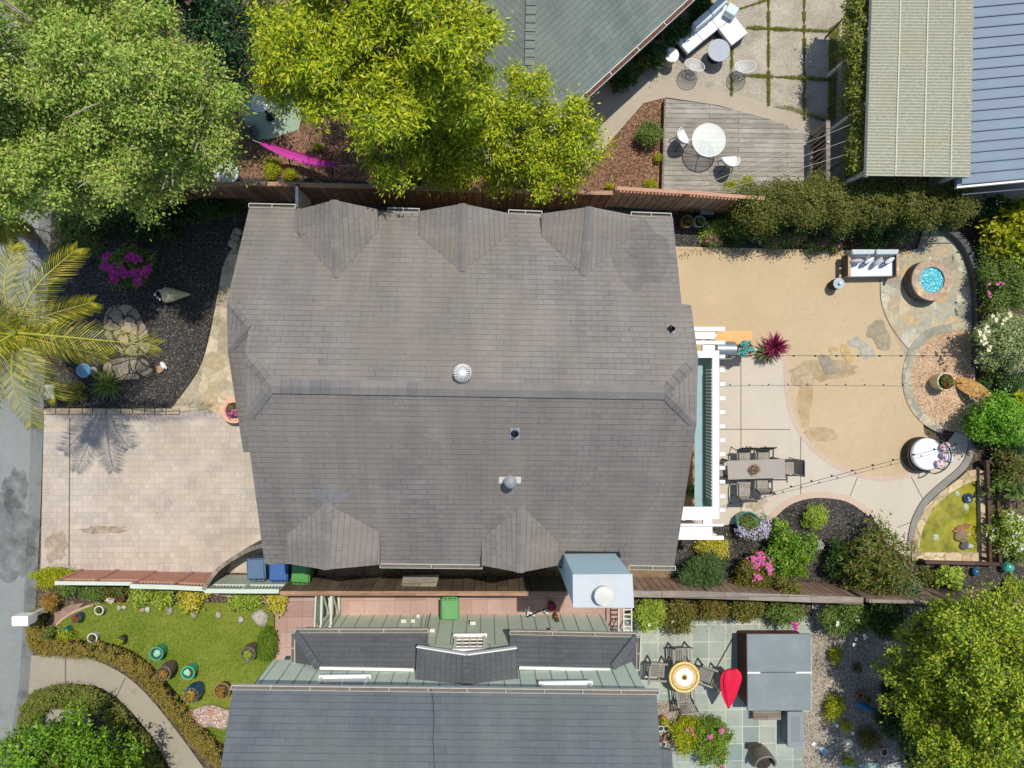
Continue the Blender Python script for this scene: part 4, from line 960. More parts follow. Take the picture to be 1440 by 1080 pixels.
fence('wooden_fence', 'dark stained board fence with long pinkish cap between house and pink paving', [(394, 834.5), (560, 834.5), (798, 835)], 1.75, planks('7a6a58', '5f5142', '2c231b', .32, 3, 'stained_boards', math.pi/2, .01), M['wood_cap'], capw=.12)
fence('lattice_fence', 'low pinkish fence with pale lattice top, nearest the street', [(77, 820), (130, 820.5), (186, 821)], 1.35, plain('b3806c', .8, .15, 5), M['lattice_green'], lattice=(.32, M['lattice_pink'], .09), capw=.1, cat='fence')
fence('lattice_fence', 'pinkish fence with pale lattice top between driveway and yellow-green shrubs', [(183, 824.5), (240, 826), (290, 828.5)], 1.5, plain('b3806c', .8, .15, 5), M['lattice_green'], lattice=(.4, M['lattice_pink'], .09), capw=.12, cat='fence')
fence('lattice_fence', 'pale green lattice fence behind the three wheeled bins', [(288, 831), (340, 831.5), (392, 831.5)], 1.6, M['lattice_green'], M['lattice_green'], lattice=(.55, M['lattice_green'], .09), capw=.12, cat='fence')
# curved side gate
gt = thing('side_gate', 'grey side gate with a swooping top edge, left of the wheeled bins', 'gate', P(340, 795, 0)*Vector((1, 1, 0)))
m = MB(); line = sm2([(378, 766), (355, 772), (330, 785), (306, 803), (288, 829)], 4); n = len(line); T = []; Bm = []
a_, b_ = P(378, 766, 1.9), P(288, 829, 1.6)
for i, (x, y) in enumerate(line):
    t = i/(n-1); z_ = 1.9-.9*math.sin(math.pi*min(1, t*1.0))*.7-.3*t; p = P(x, y, z_); T.append(p)
vs = []
for p in T: vs += [p, Vector((p.x, p.y, 0)), p+Vector((-.05, .03, 0)), Vector((p.x-.05, p.y+.03, 0))]
m.add(vs, [f for i in range(n-1) for f in ((4*i, 4*i+1, 4*i+5, 4*i+4), (4*i+2, 4*i+6, 4*i+7, 4*i+3))])
m.build('gate_panel', planks('6b655c', '585249', '2a2723', .2, 2, 'gate_boards', math.pi/2), gt)
m = MB()
for i in range(n-1): m.bar(T[i]+Vector((-.02, .01, .02)), T[i+1]+Vector((-.02, .01, .02)), .11, .04)
m.build('cap_rail', M['wood_grey'], gt)
# white gate post by north-west corner
gp = thing('gate', 'narrow white side gate between the north fence and the house corner', 'gate', P(418, 276, 0)*Vector((1, 1, 0)))
m = MB(); a, b = P(417.5, 262, 1.8), P(417.5, 291, 1.8); m.bar((a.x, a.y, 1.8), (b.x, b.y, 1.8), .07, .05); m.build('top_rail', M['white'], gp)
m = MB(); m.bar((a.x, a.y, 1.0), (b.x, b.y, 1.0), .03, 1.5); m.build('gate_panel', M['offwhite'], gp)
# ---------------------------------------------------------------- wheeled bins
def wheelie(name, label, body, lid, loc, rz, group, rim=False, h=1.0):
    t = thing(name, label, 'wheeled bin', loc, rz, group)
    m = MB(); w0, d0, w1, d1_ = .20, .22, .25, .28; z1 = h-.1
    vs = [(-w0, -d0, .06), (w0, -d0, .06), (w0, d0, .06), (-w0, d0, .06), (-w1, -d1_, z1), (w1, -d1_, z1), (w1, d1_, z1), (-w1, d1_, z1)]
    m.add(vs, [(3, 2, 1, 0), (0, 1, 5, 4), (1, 2, 6, 5), (2, 3, 7, 6), (3, 0, 4, 7), (4, 5, 6, 7)]); m.box((0, 0, z1), (.54, .6, .04)); m.build('body', body, t, False, .012)
    m = MB(); m.add([(-.26, -.30, h-.07), (.26, -.30, h-.07), (.26, .30, h-.07), (-.26, .30, h-.07), (-.23, -.25, h), (.23, -.25, h), (.2, .26, h-.01), (-.2, .26, h-.01)], [(3, 2, 1, 0), (0, 1, 5, 4), (1, 2, 6, 5), (2, 3, 7, 6), (3, 0, 4, 7), (4, 5, 6, 7)])
    m.box((0, 0, h+.004), (.34, .36, .014)); l = m.build('lid', lid, t, False, .012)
    m = MB(); m.tube([(-.2, -.34, h-.09), (.2, -.34, h-.09)], .016, 8)
    for x in (-.2, -.07, .07, .2): m.bar((x, -.27, h-.09), (x, -.345, h-.09), .03, .03)
    m.build('handle', lid, t, False)
    for x in (-.24, .24): m = MB(); m.tube([(x-.03, -.2, .1), (x+.03, -.2, .1)], .1, 14); m.build('wheel', M['black'], t, False)
    return t
blue_grey, navy, green = plain('56708a', .45, .08, 3, spec=.5), plain('3f639a', .4, .1, 3, spec=.5), plain('4f9049', .45, .08, 3, spec=.5)
GB = 'wheeled bins beside the side gate'
q = P(359, 801, 1.0); b1 = wheelie('wheeled_bin', 'grey-blue wheeled bin, next to the curved gate', blue_grey, blue_grey, (q.x, q.y, 0), .02, GB)
q = P(390.5, 803, 1.0); wheelie('wheeled_bin', 'bright blue wheeled bin with pale rim, between the grey-blue and the green bin', navy, navy, (q.x, q.y, 0), 0, GB)
q = P(422, 806, 1.0); wheelie('wheeled_bin', 'green wheeled bin standing half under the eave of the main house', green, green, (q.x, q.y, 0), -.05, GB)
q = P(632.5, 858, 1.0); wheelie('wheeled_bin', 'pale green wheeled bin alone on the pink paving against the green house', plain('5f9a5c', .45, .08, 3), plain('6aa368', .45, .08, 3), (q.x, q.y, 0), math.pi, None)
m = MB(); q = P(390.5, 790, 1.0); m.box((q.x, q.y, 1.03), (.56, .1, .05)); m.box((q.x, q.y-.03, .98), (.56, .03, .1)); single('polystyrene_board', m, M['white'], 'white plank lying on the back of the bright blue bin', 'board')
m = MB(); a, b, c, d = P(567, 810, 1.2), P(618, 808, 1.2), P(612, 829, 1.1), P(563, 830, 1.1); m.slab([a, b, c, d], .04); single('loose_panel', m, M['wood_grey'], 'weathered grey panel leaning against the stained fence', 'panel')
# leaf litter along the wall
m = MB(); rnd = random.Random(3)
for i in range(700):
    x = rnd.uniform(540, 790); y = 812+rnd.gauss(0, 4)+8*math.exp(-((x-640)/60)**2)-4; p = P(x, y, .02); r = rnd.uniform(.02, .05); a = rnd.random()*6
    m.add([p+Vector((r*math.cos(a+k*1.57), r*math.sin(a+k*1.57), rnd.uniform(0, .03))) for k in range(4)], [(0, 1, 2, 3)])
struct('leaf_litter', m, leafm(['6b4a28', '8a6434', '4a321e', 'a08048'], .8, .1, 2, 'dry_leaves'), 'stuff')
# gate trellis in the neighbour's side passage
g = thing('picket_gate', 'pale green diagonal-braced gate across the pink paving', 'gate', P(455, 860, 0)*Vector((1, 1, 0)))
a, b = P(450, 838, 1.3), P(452, 884, 1.3); c = P(481, 838, 1.35)
for x0, nm in ((449, 'post'), (463, 'post')):
    m = MB(); p, r_ = P(x0, 836, 1.6), P(x0-1, 885, 1.6); m.bar((p.x, p.y, 1.3), (r_.x, r_.y, 1.3), .06, .05); m.bar((p.x, p.y, .25), (r_.x, r_.y, .25), .06, .05)
    m.box((p.x, p.y, .7), (.07, .07, 1.4)); m.box((r_.x, r_.y, .7), (.07, .07, 1.4)); m.build('gate_frame', M['lattice_green'], g)
    m = MB(); m.bar((p.x, p.y, 1.26), (r_.x, r_.y, .3), .04, .05); m.build('brace', M['lattice_green'], g)
m = MB(); p, r_ = P(443, 838, 1.4), P(441, 884, 1.4); m.bar((p.x, p.y, .7), (r_.x, r_.y, .7), .03, 1.2); m.build('gate_panel', M['sage'], g)
# white rack by the chimney
g = thing('garden_rack', 'white slatted rack beside the green hedge, below the chimney', 'rack', P(878, 870, 0)*Vector((1, 1, 0)))
for x in (870, 877, 888):
    m = MB(); p, r_ = P(x, 855, 1.2), P(x, 890, 1.2); m.bar(p, r_, .035, .035); m.box((p.x, p.y, .6), (.03, .03, 1.2)); m.box((r_.x, r_.y, .6), (.03, .03, 1.2)); m.build('rail', M['offwhite'], g)
m = MB()
for y in (857, 864, 870, 881, 886, 889): m.bar(P(877, y, 1.16), P(889, y, 1.16), .04, .03)
m.build('slats', M['offwhite'], g)
# ---------------------------------------------------------------- mailbox
mb = thing('mailbox', 'big white mailbox on a post at the corner of the brown hedge', 'mailbox', P(56, 862, 0)*Vector((1, 1, 0)))
q = [P(16.3, 867, 1.45), P(39, 866.5, 1.45), P(39.3, 880.8, 1.45), P(16.3, 881, 1.45)]
m = MB(); m.slab(q, .36); m.build('box', M['white'], mb, bevel=.02)
cx = sum(q, Vector())/4; m = MB(); m.box((cx.x+.02, cx.y, .53), (.12, .12, 1.06)); m.box((cx.x+.02, cx.y, 1.06), (.4, .2, .05)); m.build('post', M['offwhite'], mb)
m = MB(); m.box((cx.x-.245, cx.y, 1.27), (.012, .22, .28)); m.build('door', M['offwhite'], mb)
# solar box / pedestal near palm
t = thing('utility_pedestal', 'small white-framed box with dark panel at the corner of the gravel bed', 'utility box', P(76, 553, 0)*Vector((1, 1, 0)))
m = MB(); m.slab([P(63, 541, .75), P(75, 541, .75), P(76, 561, .75), P(63, 562, .75)], .05); m.build('top', M['offwhite'], t)
m = MB(); m.slab([P(76.5, 544, .55), P(93, 546, .55), P(94, 562, .55), P(77, 562, .55)], .5); m.build('cabinet', M['dark_metal'], t)
m = MB(); m.slab([P(64, 544, .7), P(74, 544, .7), P(75, 559, .7), P(64, 560, .7)], .66); m.build('base', M['dark_metal'], t)
# ---------------------------------------------------------------- grey sling dining set
M['sling'] = planks('a9a297', '9b948a', '75706a', .03, .6, 'sling_weave', 0, .003); M['sling_frame'] = plain('3b3835', .45, .1, 5)
M['tabletop'] = plain('9d958c', .55, .05, 2, bump=.05)
tb = thing('dining_table', 'long grey patio dining table with a dried centrepiece', 'table', P(1064, 660, .74)*Vector((1, 1, 0)))
q = [P(1022.5, 648, .74), P(1103.8, 645.3, .74), P(1104.5, 672, .74), P(1024, 674.6, .74)]
m = MB(); m.slab(q, .035); m.build('tabletop', M['tabletop'], tb, bevel=.006); c0_ = sum(q, Vector())/4
for p in q: p = p*.88+c0_*.12; m = MB(); m.box((p.x, p.y, .35), (.06, .06, .7)); m.build('leg', M['sling_frame'], tb)
cp = thing('centrepiece', 'bowl of dried seed heads standing on the grey dining table', 'bowl', P(1061, 660, .74)*Vector((1, 1, 0))+Vector((0, 0, .742)))
c = P(1061, 660, .8); m = MB(); m.lathe((c.x, c.y, .742), [(.07, 0), (.13, .05), (.14, .07)], 16); m.build('bowl', M['terracotta'], cp)
leaf_obj('seed_heads', [(c.x, c.y, .83, .14, .14, .06)], 420, .045, leafm(['5a4632', '8a7252', 'b59a70', '4a3a52', 'c9b088'], .8, .1, 5, 'dried'), cp, 5, .6, .05, per=6)
def sling_chair(label, loc, rz, group):
    t = thing('patio_chair', label, 'chair', loc, rz, group)
    m = MB(); m.box((0, 0, .43), (.42, .42, .02)); m.build('seat', M['sling'], t, False)
    m = MB(); m.slab([(-.21, .2, .44), (.21, .2, .44), (.21, .27, .88), (-.21, .27, .88)], .02); m.add([(-.21, .21, .44), (.21, .21, .44), (.22, .31, .9), (-.22, .31, .9)], [(0, 1, 2, 3)]); m.build('backrest', M['sling'], t, False)
    for sx in (-1, 1):
        m = MB(); x = sx*.235; m.tube([(x, -.22, 0), (x, -.2, .43), (x, -.17, .63), (x, .2, .63)], .014, 7); m.build('arm', M['sling_frame'], t, False)
        m = MB(); m.tube([(x, .27, 0), (x, .2, .43), (x, .31, .91)], .014, 7); m.build('back_frame', M['sling_frame'], t, False)
        m = MB(); m.bar((x, -.19, .63), (x, .23, .64), .04, .02); m.build('armrest', M['sling_frame'], t, False)
    m = MB(); m.tube([(-.235, .31, .91), (.235, .31, .91)], .014, 7); m.tube([(-.235, -.2, .42), (.235, -.2, .42)], .012, 7); m.build('crossbar', M['sling_frame'], t, False)
    return t
GC = 'chairs round the long grey dining table'
def at0(px, py, z): q = P(px, py, z); return (q.x, q.y, 0)
ch0 = sling_chair('grey sling chair on the house side of the table\'s north edge', at0(1046, 642.5, .43), 0, GC)
dup(ch0, at0(1072.5, 642, .43), 0, 'grey sling chair at the table\'s north edge, nearer the sand', GC)
dup(ch0, at0(1046, 687.5, .43), math.pi, 'grey sling chair pulled out from the south edge of the table, nearest the pergola', GC)
dup(ch0, at0(1071, 677, .43), math.pi, 'grey sling chair tucked halfway under the south edge of the table', GC)
dup(ch0, at0(1107, 656.5, .43), -math.pi/2, 'grey sling chair at the table\'s east end', GC)
dup(ch0, at0(1008, 660, .43), math.pi/2, 'grey sling chair at the table\'s west end, partly under the rafter tails', GC)
# ---------------------------------------------------------------- sofa, drum, fire pit
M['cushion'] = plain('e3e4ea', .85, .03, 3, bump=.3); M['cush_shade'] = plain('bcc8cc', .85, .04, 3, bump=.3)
M['navy_stripe'] = plain('23264a', .8, .1, 8); M['teak'] = planks('cdb08c', 'b99a7a', '8a6e54', .1, 1, 'teak', 0, .002)
sf = thing('outdoor_sofa', 'two-seat teak garden sofa with white cushions by the hedge', 'sofa', at0(1228, 378, .4))
q = [P(1197, 361, .42), P(1257, 361, .42), P(1257, 388, .42), P(1195, 389, .42)]; m = MB(); m.slab(q, .16); m.build('seat_cushion', M['cushion'], sf, bevel=.03)
for x0, x1 in ((1198, 1231.5), (1232, 1265)):
    m = MB(); m.slab([P(x0, 350.5, .82), P(x1, 350.5, .82), P(x1-2, 357.5, .80), P(x0+1, 358, .80)], .4); m.build('back_cushion', M['cush_shade'], sf, bevel=.03)
for x0 in (1192.5, 1260.5):
    m = MB(); a, b = P(x0+1.8, 357, .6), P(x0+1.8, 388, .6); m.bar(a, b, .085, .04); m.bar((a.x, a.y, .3), (a.x, a.y, .58), .05, .05); m.bar((b.x, b.y, .0), (b.x, b.y, .58), .05, .05); m.build('arm', M['teak'], sf, bevel=.005)
    m = MB(); m.bar((a.x, a.y, .36), (b.x, b.y, .36), .04, .4); m.build('side_panel', M['dark_metal'], sf)
a, b = P(1196, 388.5, .25), P(1258, 388.5, .25); m = MB(); m.bar(a+Vector((0, .1, 0)), b+Vector((0, .1, 0)), .04, .12); m.build('frame', M['teak'], sf)
for i, (x, y, rz, st) in enumerate(((1203.5, 367.5, .1, 0), (1220.5, 367, .55, 1), (1233.5, 368.5, .75, 0), (1249, 367, .55, 1))):
    p = P(x, y, .62); t = thing('throw_pillow', ['pale grey throw pillow at the left arm of the sofa', 'white pillow with navy stripes, second from the left on the sofa', 'pale grey pillow between the two striped ones on the sofa', 'white pillow with navy stripes nearest the right arm of the sofa'][i], 'pillow', p, rz, 'throw pillows on the garden sofa')
    m = MB(); m.ball((0, 0, 0), (.2, .075, .17), 14, 8, 0, 0); m.build('cushion', M['cushion'] if st else plain('b9bcc0', .85, .15, 12), t, False)
    if st:
        m = MB()
        for z_ in (-.10, .05): m.lathe((0, 0, 0), [(.203*math.cos(z_/.17*1.0), z_), (.2*math.cos((z_+.035)/.17), z_+.035)], 20, 1, .39)
        m.build('stripe', M['navy_stripe'], t, False)
dr = thing('side_drum', 'round wicker side table with a glass top in front of the sofa', 'side table', at0(1180, 398.5, .45))
c = P(1180, 398.5, .45); m = MB(); m.lathe((c.x, c.y, 0), [(.13, 0), (.165, .15), (.17, .3), (.165, .42)], 22); m.build('drum', M['wicker'], dr)
m = MB(); m.lathe((c.x, c.y, .42), [[(.17, 0), (.17, .025)], [(.17, .025), (.001, .026)]], 22); m.build('top', plain('a9b9be', .15, .2, 12, spec=.6), dr)
m = MB(); m.lathe((c.x+.01, c.y, .447), [(.045, 0), (.05, .08), (.03, .1), (.001, .1)], 12); single('lantern', m, M['white'], 'small white lantern standing on the wicker side table', 'lantern')
fp = thing('fire_pit', 'round stone fire pit filled with turquoise glass', 'fire pit', at0(1311, 393.4, .5))
c = P(1311, 393.4, .5); k = S(.5); c.z = 0
m = MB(); m.lathe(c, [[(29*k, 0), (29*k, .43)], [(18.5*k, .43), (18.5*k, .3)]], 40); m.build('drum', flags(['5a5a55', '6b6660', '4b4c49'], '33322f', 4, 'dark_stone'), fp)
m = MB(); m.lathe(c, [[(29.8*k, .43), (29.8*k, .5)], [(29.8*k, .5), (18.5*k, .5)], [(18.5*k, .5), (18.5*k, .42)]], 44, 1, 1); m.build('stone_rim', flags(['b9a084', 'a38d78', 'c9b08e', 'a99a8c', 'b08f76'], '9c8c78', 4.5, 'rim_stone', .03), fp)
def glassmat():
    t = NT('turquoise_glass'); v = t.n('TexVoronoi', None, Vector=t.obj(), Scale=34.0); w = t.n('SeparateColor', None, Color=v.outputs['Color']).outputs[0]
    return t.done(t.ramp(w, [(0, lin('0d7f92')), (.5, lin('1aa3b5')), (.85, lin('3cc0cc')), (1, lin('bfeef0'))]), .25, v.outputs['Distance'], .6, .02, .6)
m = MB(); m.disc(c+Vector((0, 0, .44)), 18.6*k, 36); m.build('glass_fill', glassmat(), fp)
# ---------------------------------------------------------------- round daybed
db = thing('round_daybed', 'round dark wicker daybed with a white mattress, beside the sand', 'daybed', at0(1304, 641, .4))
c = P(1303, 640, .45); k = S(.45); m = MB(); m.lathe((c.x, c.y, 0), [[(24.5*k, .02), (25.5*k, .16), (24.5*k, .33)], [(24.5*k, .33), (10*k, .33)]], 36); m.build('wicker_base', M['wicker'], db)
c2 = P(1305.5, 639, .5); m = MB(); m.lathe((c2.x, c2.y, .33), [(22*k, 0), (23*k, .05), (23*k, .13), (22*k, .17), (20*k, .185), (.001, .19)], 36); m.build('mattress', M['cushion'], db)
m = MB(); pts = [(c.x+26*k*math.cos(a), c.y+26*k*math.sin(a), .62+.15*math.cos(a)) for a in [math.radians(-80+10*i) for i in range(15)]]; m.tube(pts, .02, 8)
for i in (0, 3, 6, 9, 12, 14): m.tube([pts[i], (pts[i][0]*.97+c.x*.03, pts[i][1]*.97+c.y*.03, .3)], .012, 6)
m.build('back_rail', M['dark_metal'], db)
M['pill_floral'] = speck(['e9e4e2', 'd9a6a8', 'a63a4a', 'e9e4e2', '6f7f98', 'f0eceb', 'b87a80'], 26, 'floral_print', bump=.1)
M['pill_red'] = bricks(['7a1836', '97284a', '5a1230'], 'dfe3ea', .5, .07, .018, 0, .1, 'striped_print')
for x, y, rz, mt, lb in ((1329, 628, .3, M['pill_floral'], 'dull floral pillow at the shaded back of the round daybed'), (1329.5, 640.5, -.15, M['pill_red'], 'wine red striped pillow in the middle of the round daybed'), (1322.5, 653.5, -.75, M['pill_floral'], 'pink floral pillow at the front of the round daybed'), (1334.5, 645, -.4, plain('c9ced6', .8, .1, 4), 'white pillow behind the wine red one on the daybed')):
    p = P(x, y, .6); t = thing('throw_pillow', lb, 'pillow', p, rz, 'pillows on the round daybed'); m = MB(); m.ball((0, 0, 0), (.19, .13, .08), 14, 8, 0, .25); m.build('cushion', mt, t, False)
# ---------------------------------------------------------------- planters
def potted(name, label, px, py, rp, h, potm, foliage=None, fl=None, fr_=1.0, z0=0, group=None, cat='potted plant', bulge=0, taper=.72, fh=.25, size=.05, off=(0, 0), soil=True):
    c = P(px, py, z0+h); r = rp*S(z0+h); root = thing(name, label, cat, (c.x, c.y, z0), 0, group)
    pot_mesh(c, z0, r, h, taper, min(.025, r*.16), bulge).build('pot', potm, root)
    if soil: soil_disc(c, z0+h*.86, r*.84).build('soil', M['soil'], root)
    if foliage:
        R = r*fr_; _sd[0] += 5; n = int(max(80, min(5000, R*R*3.14*4/(size*size*.3))))
        cx, cy = c.x+off[0], c.y+off[1]
        leaf_obj('foliage', [(cx, cy, z0+h+fh*.3, R*.8, R*.8, fh*.6), (cx+R*.3, cy-R*.2, z0+h+fh*.4, R*.5, R*.5, fh*.5), (cx-R*.35, cy+R*.1, z0+h+fh*.2, R*.5, R*.6, fh*.4)], n, size, foliage, root, _sd[0], .5, R*.3, .5, (.3, 1.0), 10)
        if fl: leaf_obj('blossom', [(cx, cy, z0+h+fh*.6, R*.85, R*.85, fh*.6)], fl[1], fl[2], fl[0], root, _sd[0]+1, .8, .05, .9, (.8, 1.1), 5)
    return root
L_ = dict(
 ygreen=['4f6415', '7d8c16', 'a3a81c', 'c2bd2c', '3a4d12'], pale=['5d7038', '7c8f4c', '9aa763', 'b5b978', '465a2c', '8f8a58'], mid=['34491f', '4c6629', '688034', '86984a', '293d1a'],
 dark=['1d3318', '2b471e', '3c5c26', '51702f', '16280f'], lime=['56742a', '7a9630', '97ac3c', 'b4be54', '466420'], yellow=['8a8c24', 'aaa42c', 'ccbc38', 'd0c85a', '6c7420'],
 olive=['4a4f1c', '656828', '7f7e33', '8f8440', '3a4018', '7a6038'], rust=['5f5228', '7a6232', '847434', '6c7030', '4c5c24'], bronze=['4a3520', '6d5028', '55682a', '7a8a38', '3c5020', '8a6a48'],
 teal=['4f9a94', '6fb5ac', '8accc0', '3f807c'], mag=['9a1c72', 'c42e94', 'd650a8', 'b02a86'], pink=['d05a98', 'e07ab0', 'c84488', 'e8a0c4'], white=['e8e6de', 'f2f0ea', 'd8d4cc'], lilac=['a898c0', 'c8bcd8', 'e2dcea', '9484b4'],
 redp=['5c1638', '7c2048', '9a3058', '8a4a60'], palm=['7c8012', '9c9a18', 'b8ae24', '5c6a14', 'a89420'], cream=['efe9c8', 'e2dab0', 'f4f0dc'], red=['b01e34', 'd02a4a', '8c1a28'], autumn=['a8783c', 'b8943c', '8c6434', '7c7a34'])
def brt(h, k=1.08): v = [min(255, int(int(h[i:i+2], 16)*k)) for i in (0, 2, 4)]; return '%02x%02x%02x' % tuple(v)
LM = {k: leafm([brt(c) for c in v], .5, .35, 1.6, 'leaves_'+k) for k, v in L_.items()}
for k in ('mag', 'pink', 'white', 'lilac', 'cream', 'red', 'yellow'): LM[k] = leafm(L_[k], .6, .25, 3, 'petals_'+k)
teal_pot, cream_pot, navy_pot = plain('2f8577', .3, .1, 5, spec=.6), plain('c9c79a', .5, .08, 4), plain('28507c', .3, .12, 5, spec=.6)
stone_pot = plain('a9a296', .85, .15, 8); dark_pot = plain('46423c', .7, .15, 6); barrel = planks('7d7468', '655c50', '33302b', .09, 1, 'barrel_staves', math.pi/2, .006)
potted('pot_of_flowers', 'cream pot of red and white flowers at the surfboard', 1330.5, 536.5, 12.5, .5, cream_pot, LM['mid'], (LM['red'], 60, .05), .95, taper=.9)
r = potted('planter', 'large dark green glazed pot overflowing with lilac and white flowers', 1052, 735, 15.5, .5, teal_pot, LM['mid'], None, .95, taper=.8)
leaf_obj('foliage', [(P(1060, 745, .55).x, P(1060, 745, .55).y, .42, .42, .32, .22), (P(1071, 735, .5).x, P(1071, 735, .5).y, .4, .25, .35, .2)], 1500, .05, LM['mid'], r, 8, .5, .1, per=14)
leaf_obj('blossom', [(P(1062, 748, .6).x, P(1062, 748, .6).y, .5, .42, .22, .2), (P(1073, 740, .5).x, P(1073, 740, .5).y, .45, .22, .3, .2), (P(1045, 747, .6).x, P(1045, 747, .6).y, .5, .18, .15, .15)], 1500, .035, LM['lilac'], r, 9, .9, .08, .9, (.85, 1.05), 8)
potted('planter', 'peach coloured round planter with pink blooms, touching the left roof edge', 329, 577, 17.5, .35, plain('d8a78a', .7, .06, 4), LM['bronze'], (LM['pink'], 110, .05), .62, taper=.8)
t = bpy.data.objects['planter.001'] if 'planter.001' in bpy.data.objects else None
if t: c = P(329, 577, .35); m = MB(); m.lathe((c.x, c.y, .355), [(17.5*S(.35)+.01, 0), (11*S(.35), .004)], 30); m.build('wide_rim', plain('d8a78a', .7, .06, 4), t)
# surfboard
sb = thing('surfboard', 'orange wooden surfboard with a dark pattern leaning in the gravel circle', 'surfboard', at0(1342, 538, .1))
A0, T0 = Vector(at0(1345, 536, .1))+Vector((.02, .02, .02)), P(1398, 559, .85)
m = MB(); ax = T0-A0; n = 14; side = Vector((.28, .96, 0)).normalized(); up = ax.cross(side).normalized(); vs = []; fs = []
for i in range(n+1):
    t_ = i/n; w = .235*math.sin(math.pi*min(1, (t_*.93+.05))**.8)**.7 if 0 < t_ < 1 else .02; p = A0+ax*t_
    vs += [p-side*w, p+up*.028, p+side*w, p-up*.028]
for i in range(n):
    for k_ in range(4): fs.append((4*i+k_, 4*i+(k_+1) % 4, 4*i+4+(k_+1) % 4, 4*i+4+k_))
fs += [(0, 3, 2, 1), (4*n, 4*n+1, 4*n+2, 4*n+3)]
def boardmat():
    t = NT('painted_board'); v = t.n('TexVoronoi', {'feature': 'DISTANCE_TO_EDGE'}, Vector=t.obj(), Scale=7.0)
    ln = t.ramp(v.outputs['Distance'], [(.03, (1, 1, 1, 1)), (.06, (0, 0, 0, 1))]); n_ = t.noise(4)
    return t.done(t.mix(t.ramp(n_, [(.3, lin('c79a58')), (.7, lin('dcb472'))]), lin('6a3a24'), t.math('MULTIPLY', ln, .7)), .4)
m.add(vs, fs); m.build('board', boardmat(), sb)
m = MB(); m.add([A0+ax*.12+up*.03, A0+ax*.2+up*.03, A0+ax*.14+up*.16], [(0, 1, 2), (2, 1, 0)]); m.build('fin', M['dark_metal'], sb)
# barbecue
bq = thing('barbecue_grill', 'grey barrel-lid barbecue behind the end of the pergola', 'barbecue', at0(1020, 491, .9))
a, b = P(1006, 491, 1.0), P(1033, 491.5, 1.0); m = MB(); m.tube([a, b], .22, 20); m.build('lid', M['grey_metal'], bq)
m = MB(); cc_ = (a+b)/2; m.box((cc_.x, cc_.y, .72), ((b-a).length, .46, .5)); m.build('cart', M['dark_metal'], bq, bevel=.01)
m = MB(); m.tube([P(1012, 505, .95), P(1029, 504.5, .95), P(1029, 501, .95)], .014, 7); m.build('handle', M['grey_metal'], bq)
for x_, y_ in ((-.25, -.2), (.25, -.2), (-.25, .2), (.25, .2)): m = MB(); m.box((cc_.x+x_, cc_.y+y_, .24), (.04, .04, .48)); m.build('leg', M['dark_metal'], bq)
m = MB(); m.slab([P(1006, 465, .72), P(1058, 465.5, .72), P(1057, 503, .72), P(1006, 503, .72)], .04)
for x, y in ((1009, 468), (1054, 468), (1054, 500)): p = P(x, y, .7); m.box((p.x, p.y, .34), (.05, .05, .68))
single('outdoor_counter', m, plain('d8a868', .6, .1, 3), 'honey coloured wooden counter beside the barbecue', 'table')
# ---------------------------------------------------------------- pond
pd = thing('pond', 'murky green fish pond with stone coping behind the curved concrete curb', 'pond', at0(1340, 730, 0))
W_ = [(1372.6, 676), (1376, 777), (1292, 777), (1294, 760), (1298, 744), (1305, 727), (1315, 712), (1334, 695), (1352, 684)]
def water():
    t = NT('pond_water'); n = t.noise(1.3, detail=4); n2 = t.noise(5, detail=5)
    col = t.ramp(t.math('ADD', t.math('MULTIPLY', n, .8), t.math('MULTIPLY', n2, .2)), [(.36, lin('66691c')), (.5, lin('8f8c28')), (.62, lin('a39a3a')), (.75, lin('b0a868'))])
    return t.done(col, .06, t.noise(9, detail=2), .05, .01, .5, coat=.4)
m = MB(); q = poly(W_, .015); m.face(q[::-1]); m.build('water', water(), pd)
outc = [(1375, 660), (1387, 662), (1388, 790), (1283, 788), (1283, 764), (1288, 741), (1302, 713), (1322, 693), (1348, 674), (1361, 662)]
inn = [(1372.6, 676), (1376, 676), (1376, 777), (1292, 777), (1294, 760), (1298, 744), (1312, 715), (1334, 695), (1352, 684), (1368, 677)]
cop = flags(['c9b48e', 'b8a27c', 'd8c8a4', 'b49a74', 'c2b69a'], '8f8468', 1.7, 'pond_coping', .03)
m = MB(); zc = .07
A_ = poly(outc, zc); B_ = poly(inn, zc); n = len(outc); dn = Vector((0, 0, -.07))
vs = A_+B_+[p+dn for p in A_]+[p+dn for p in B_]; fs = []
for i in range(n):
    j = (i+1) % n; fs += [(i, n+i, n+j, j), (i, j, 2*n+j, 2*n+i), (n+j, n+i, 3*n+i, 3*n+j)]
m.add(vs, fs); m.build('coping', cop, pd)
strip('curb', sm2([(1372, 560), (1370, 600), (1368, 622), (1362, 645), (1350, 662), (1325, 683), (1302, 705), (1287, 733), (1281, 764)], 4), .2, .06, M['band'], th=.07)
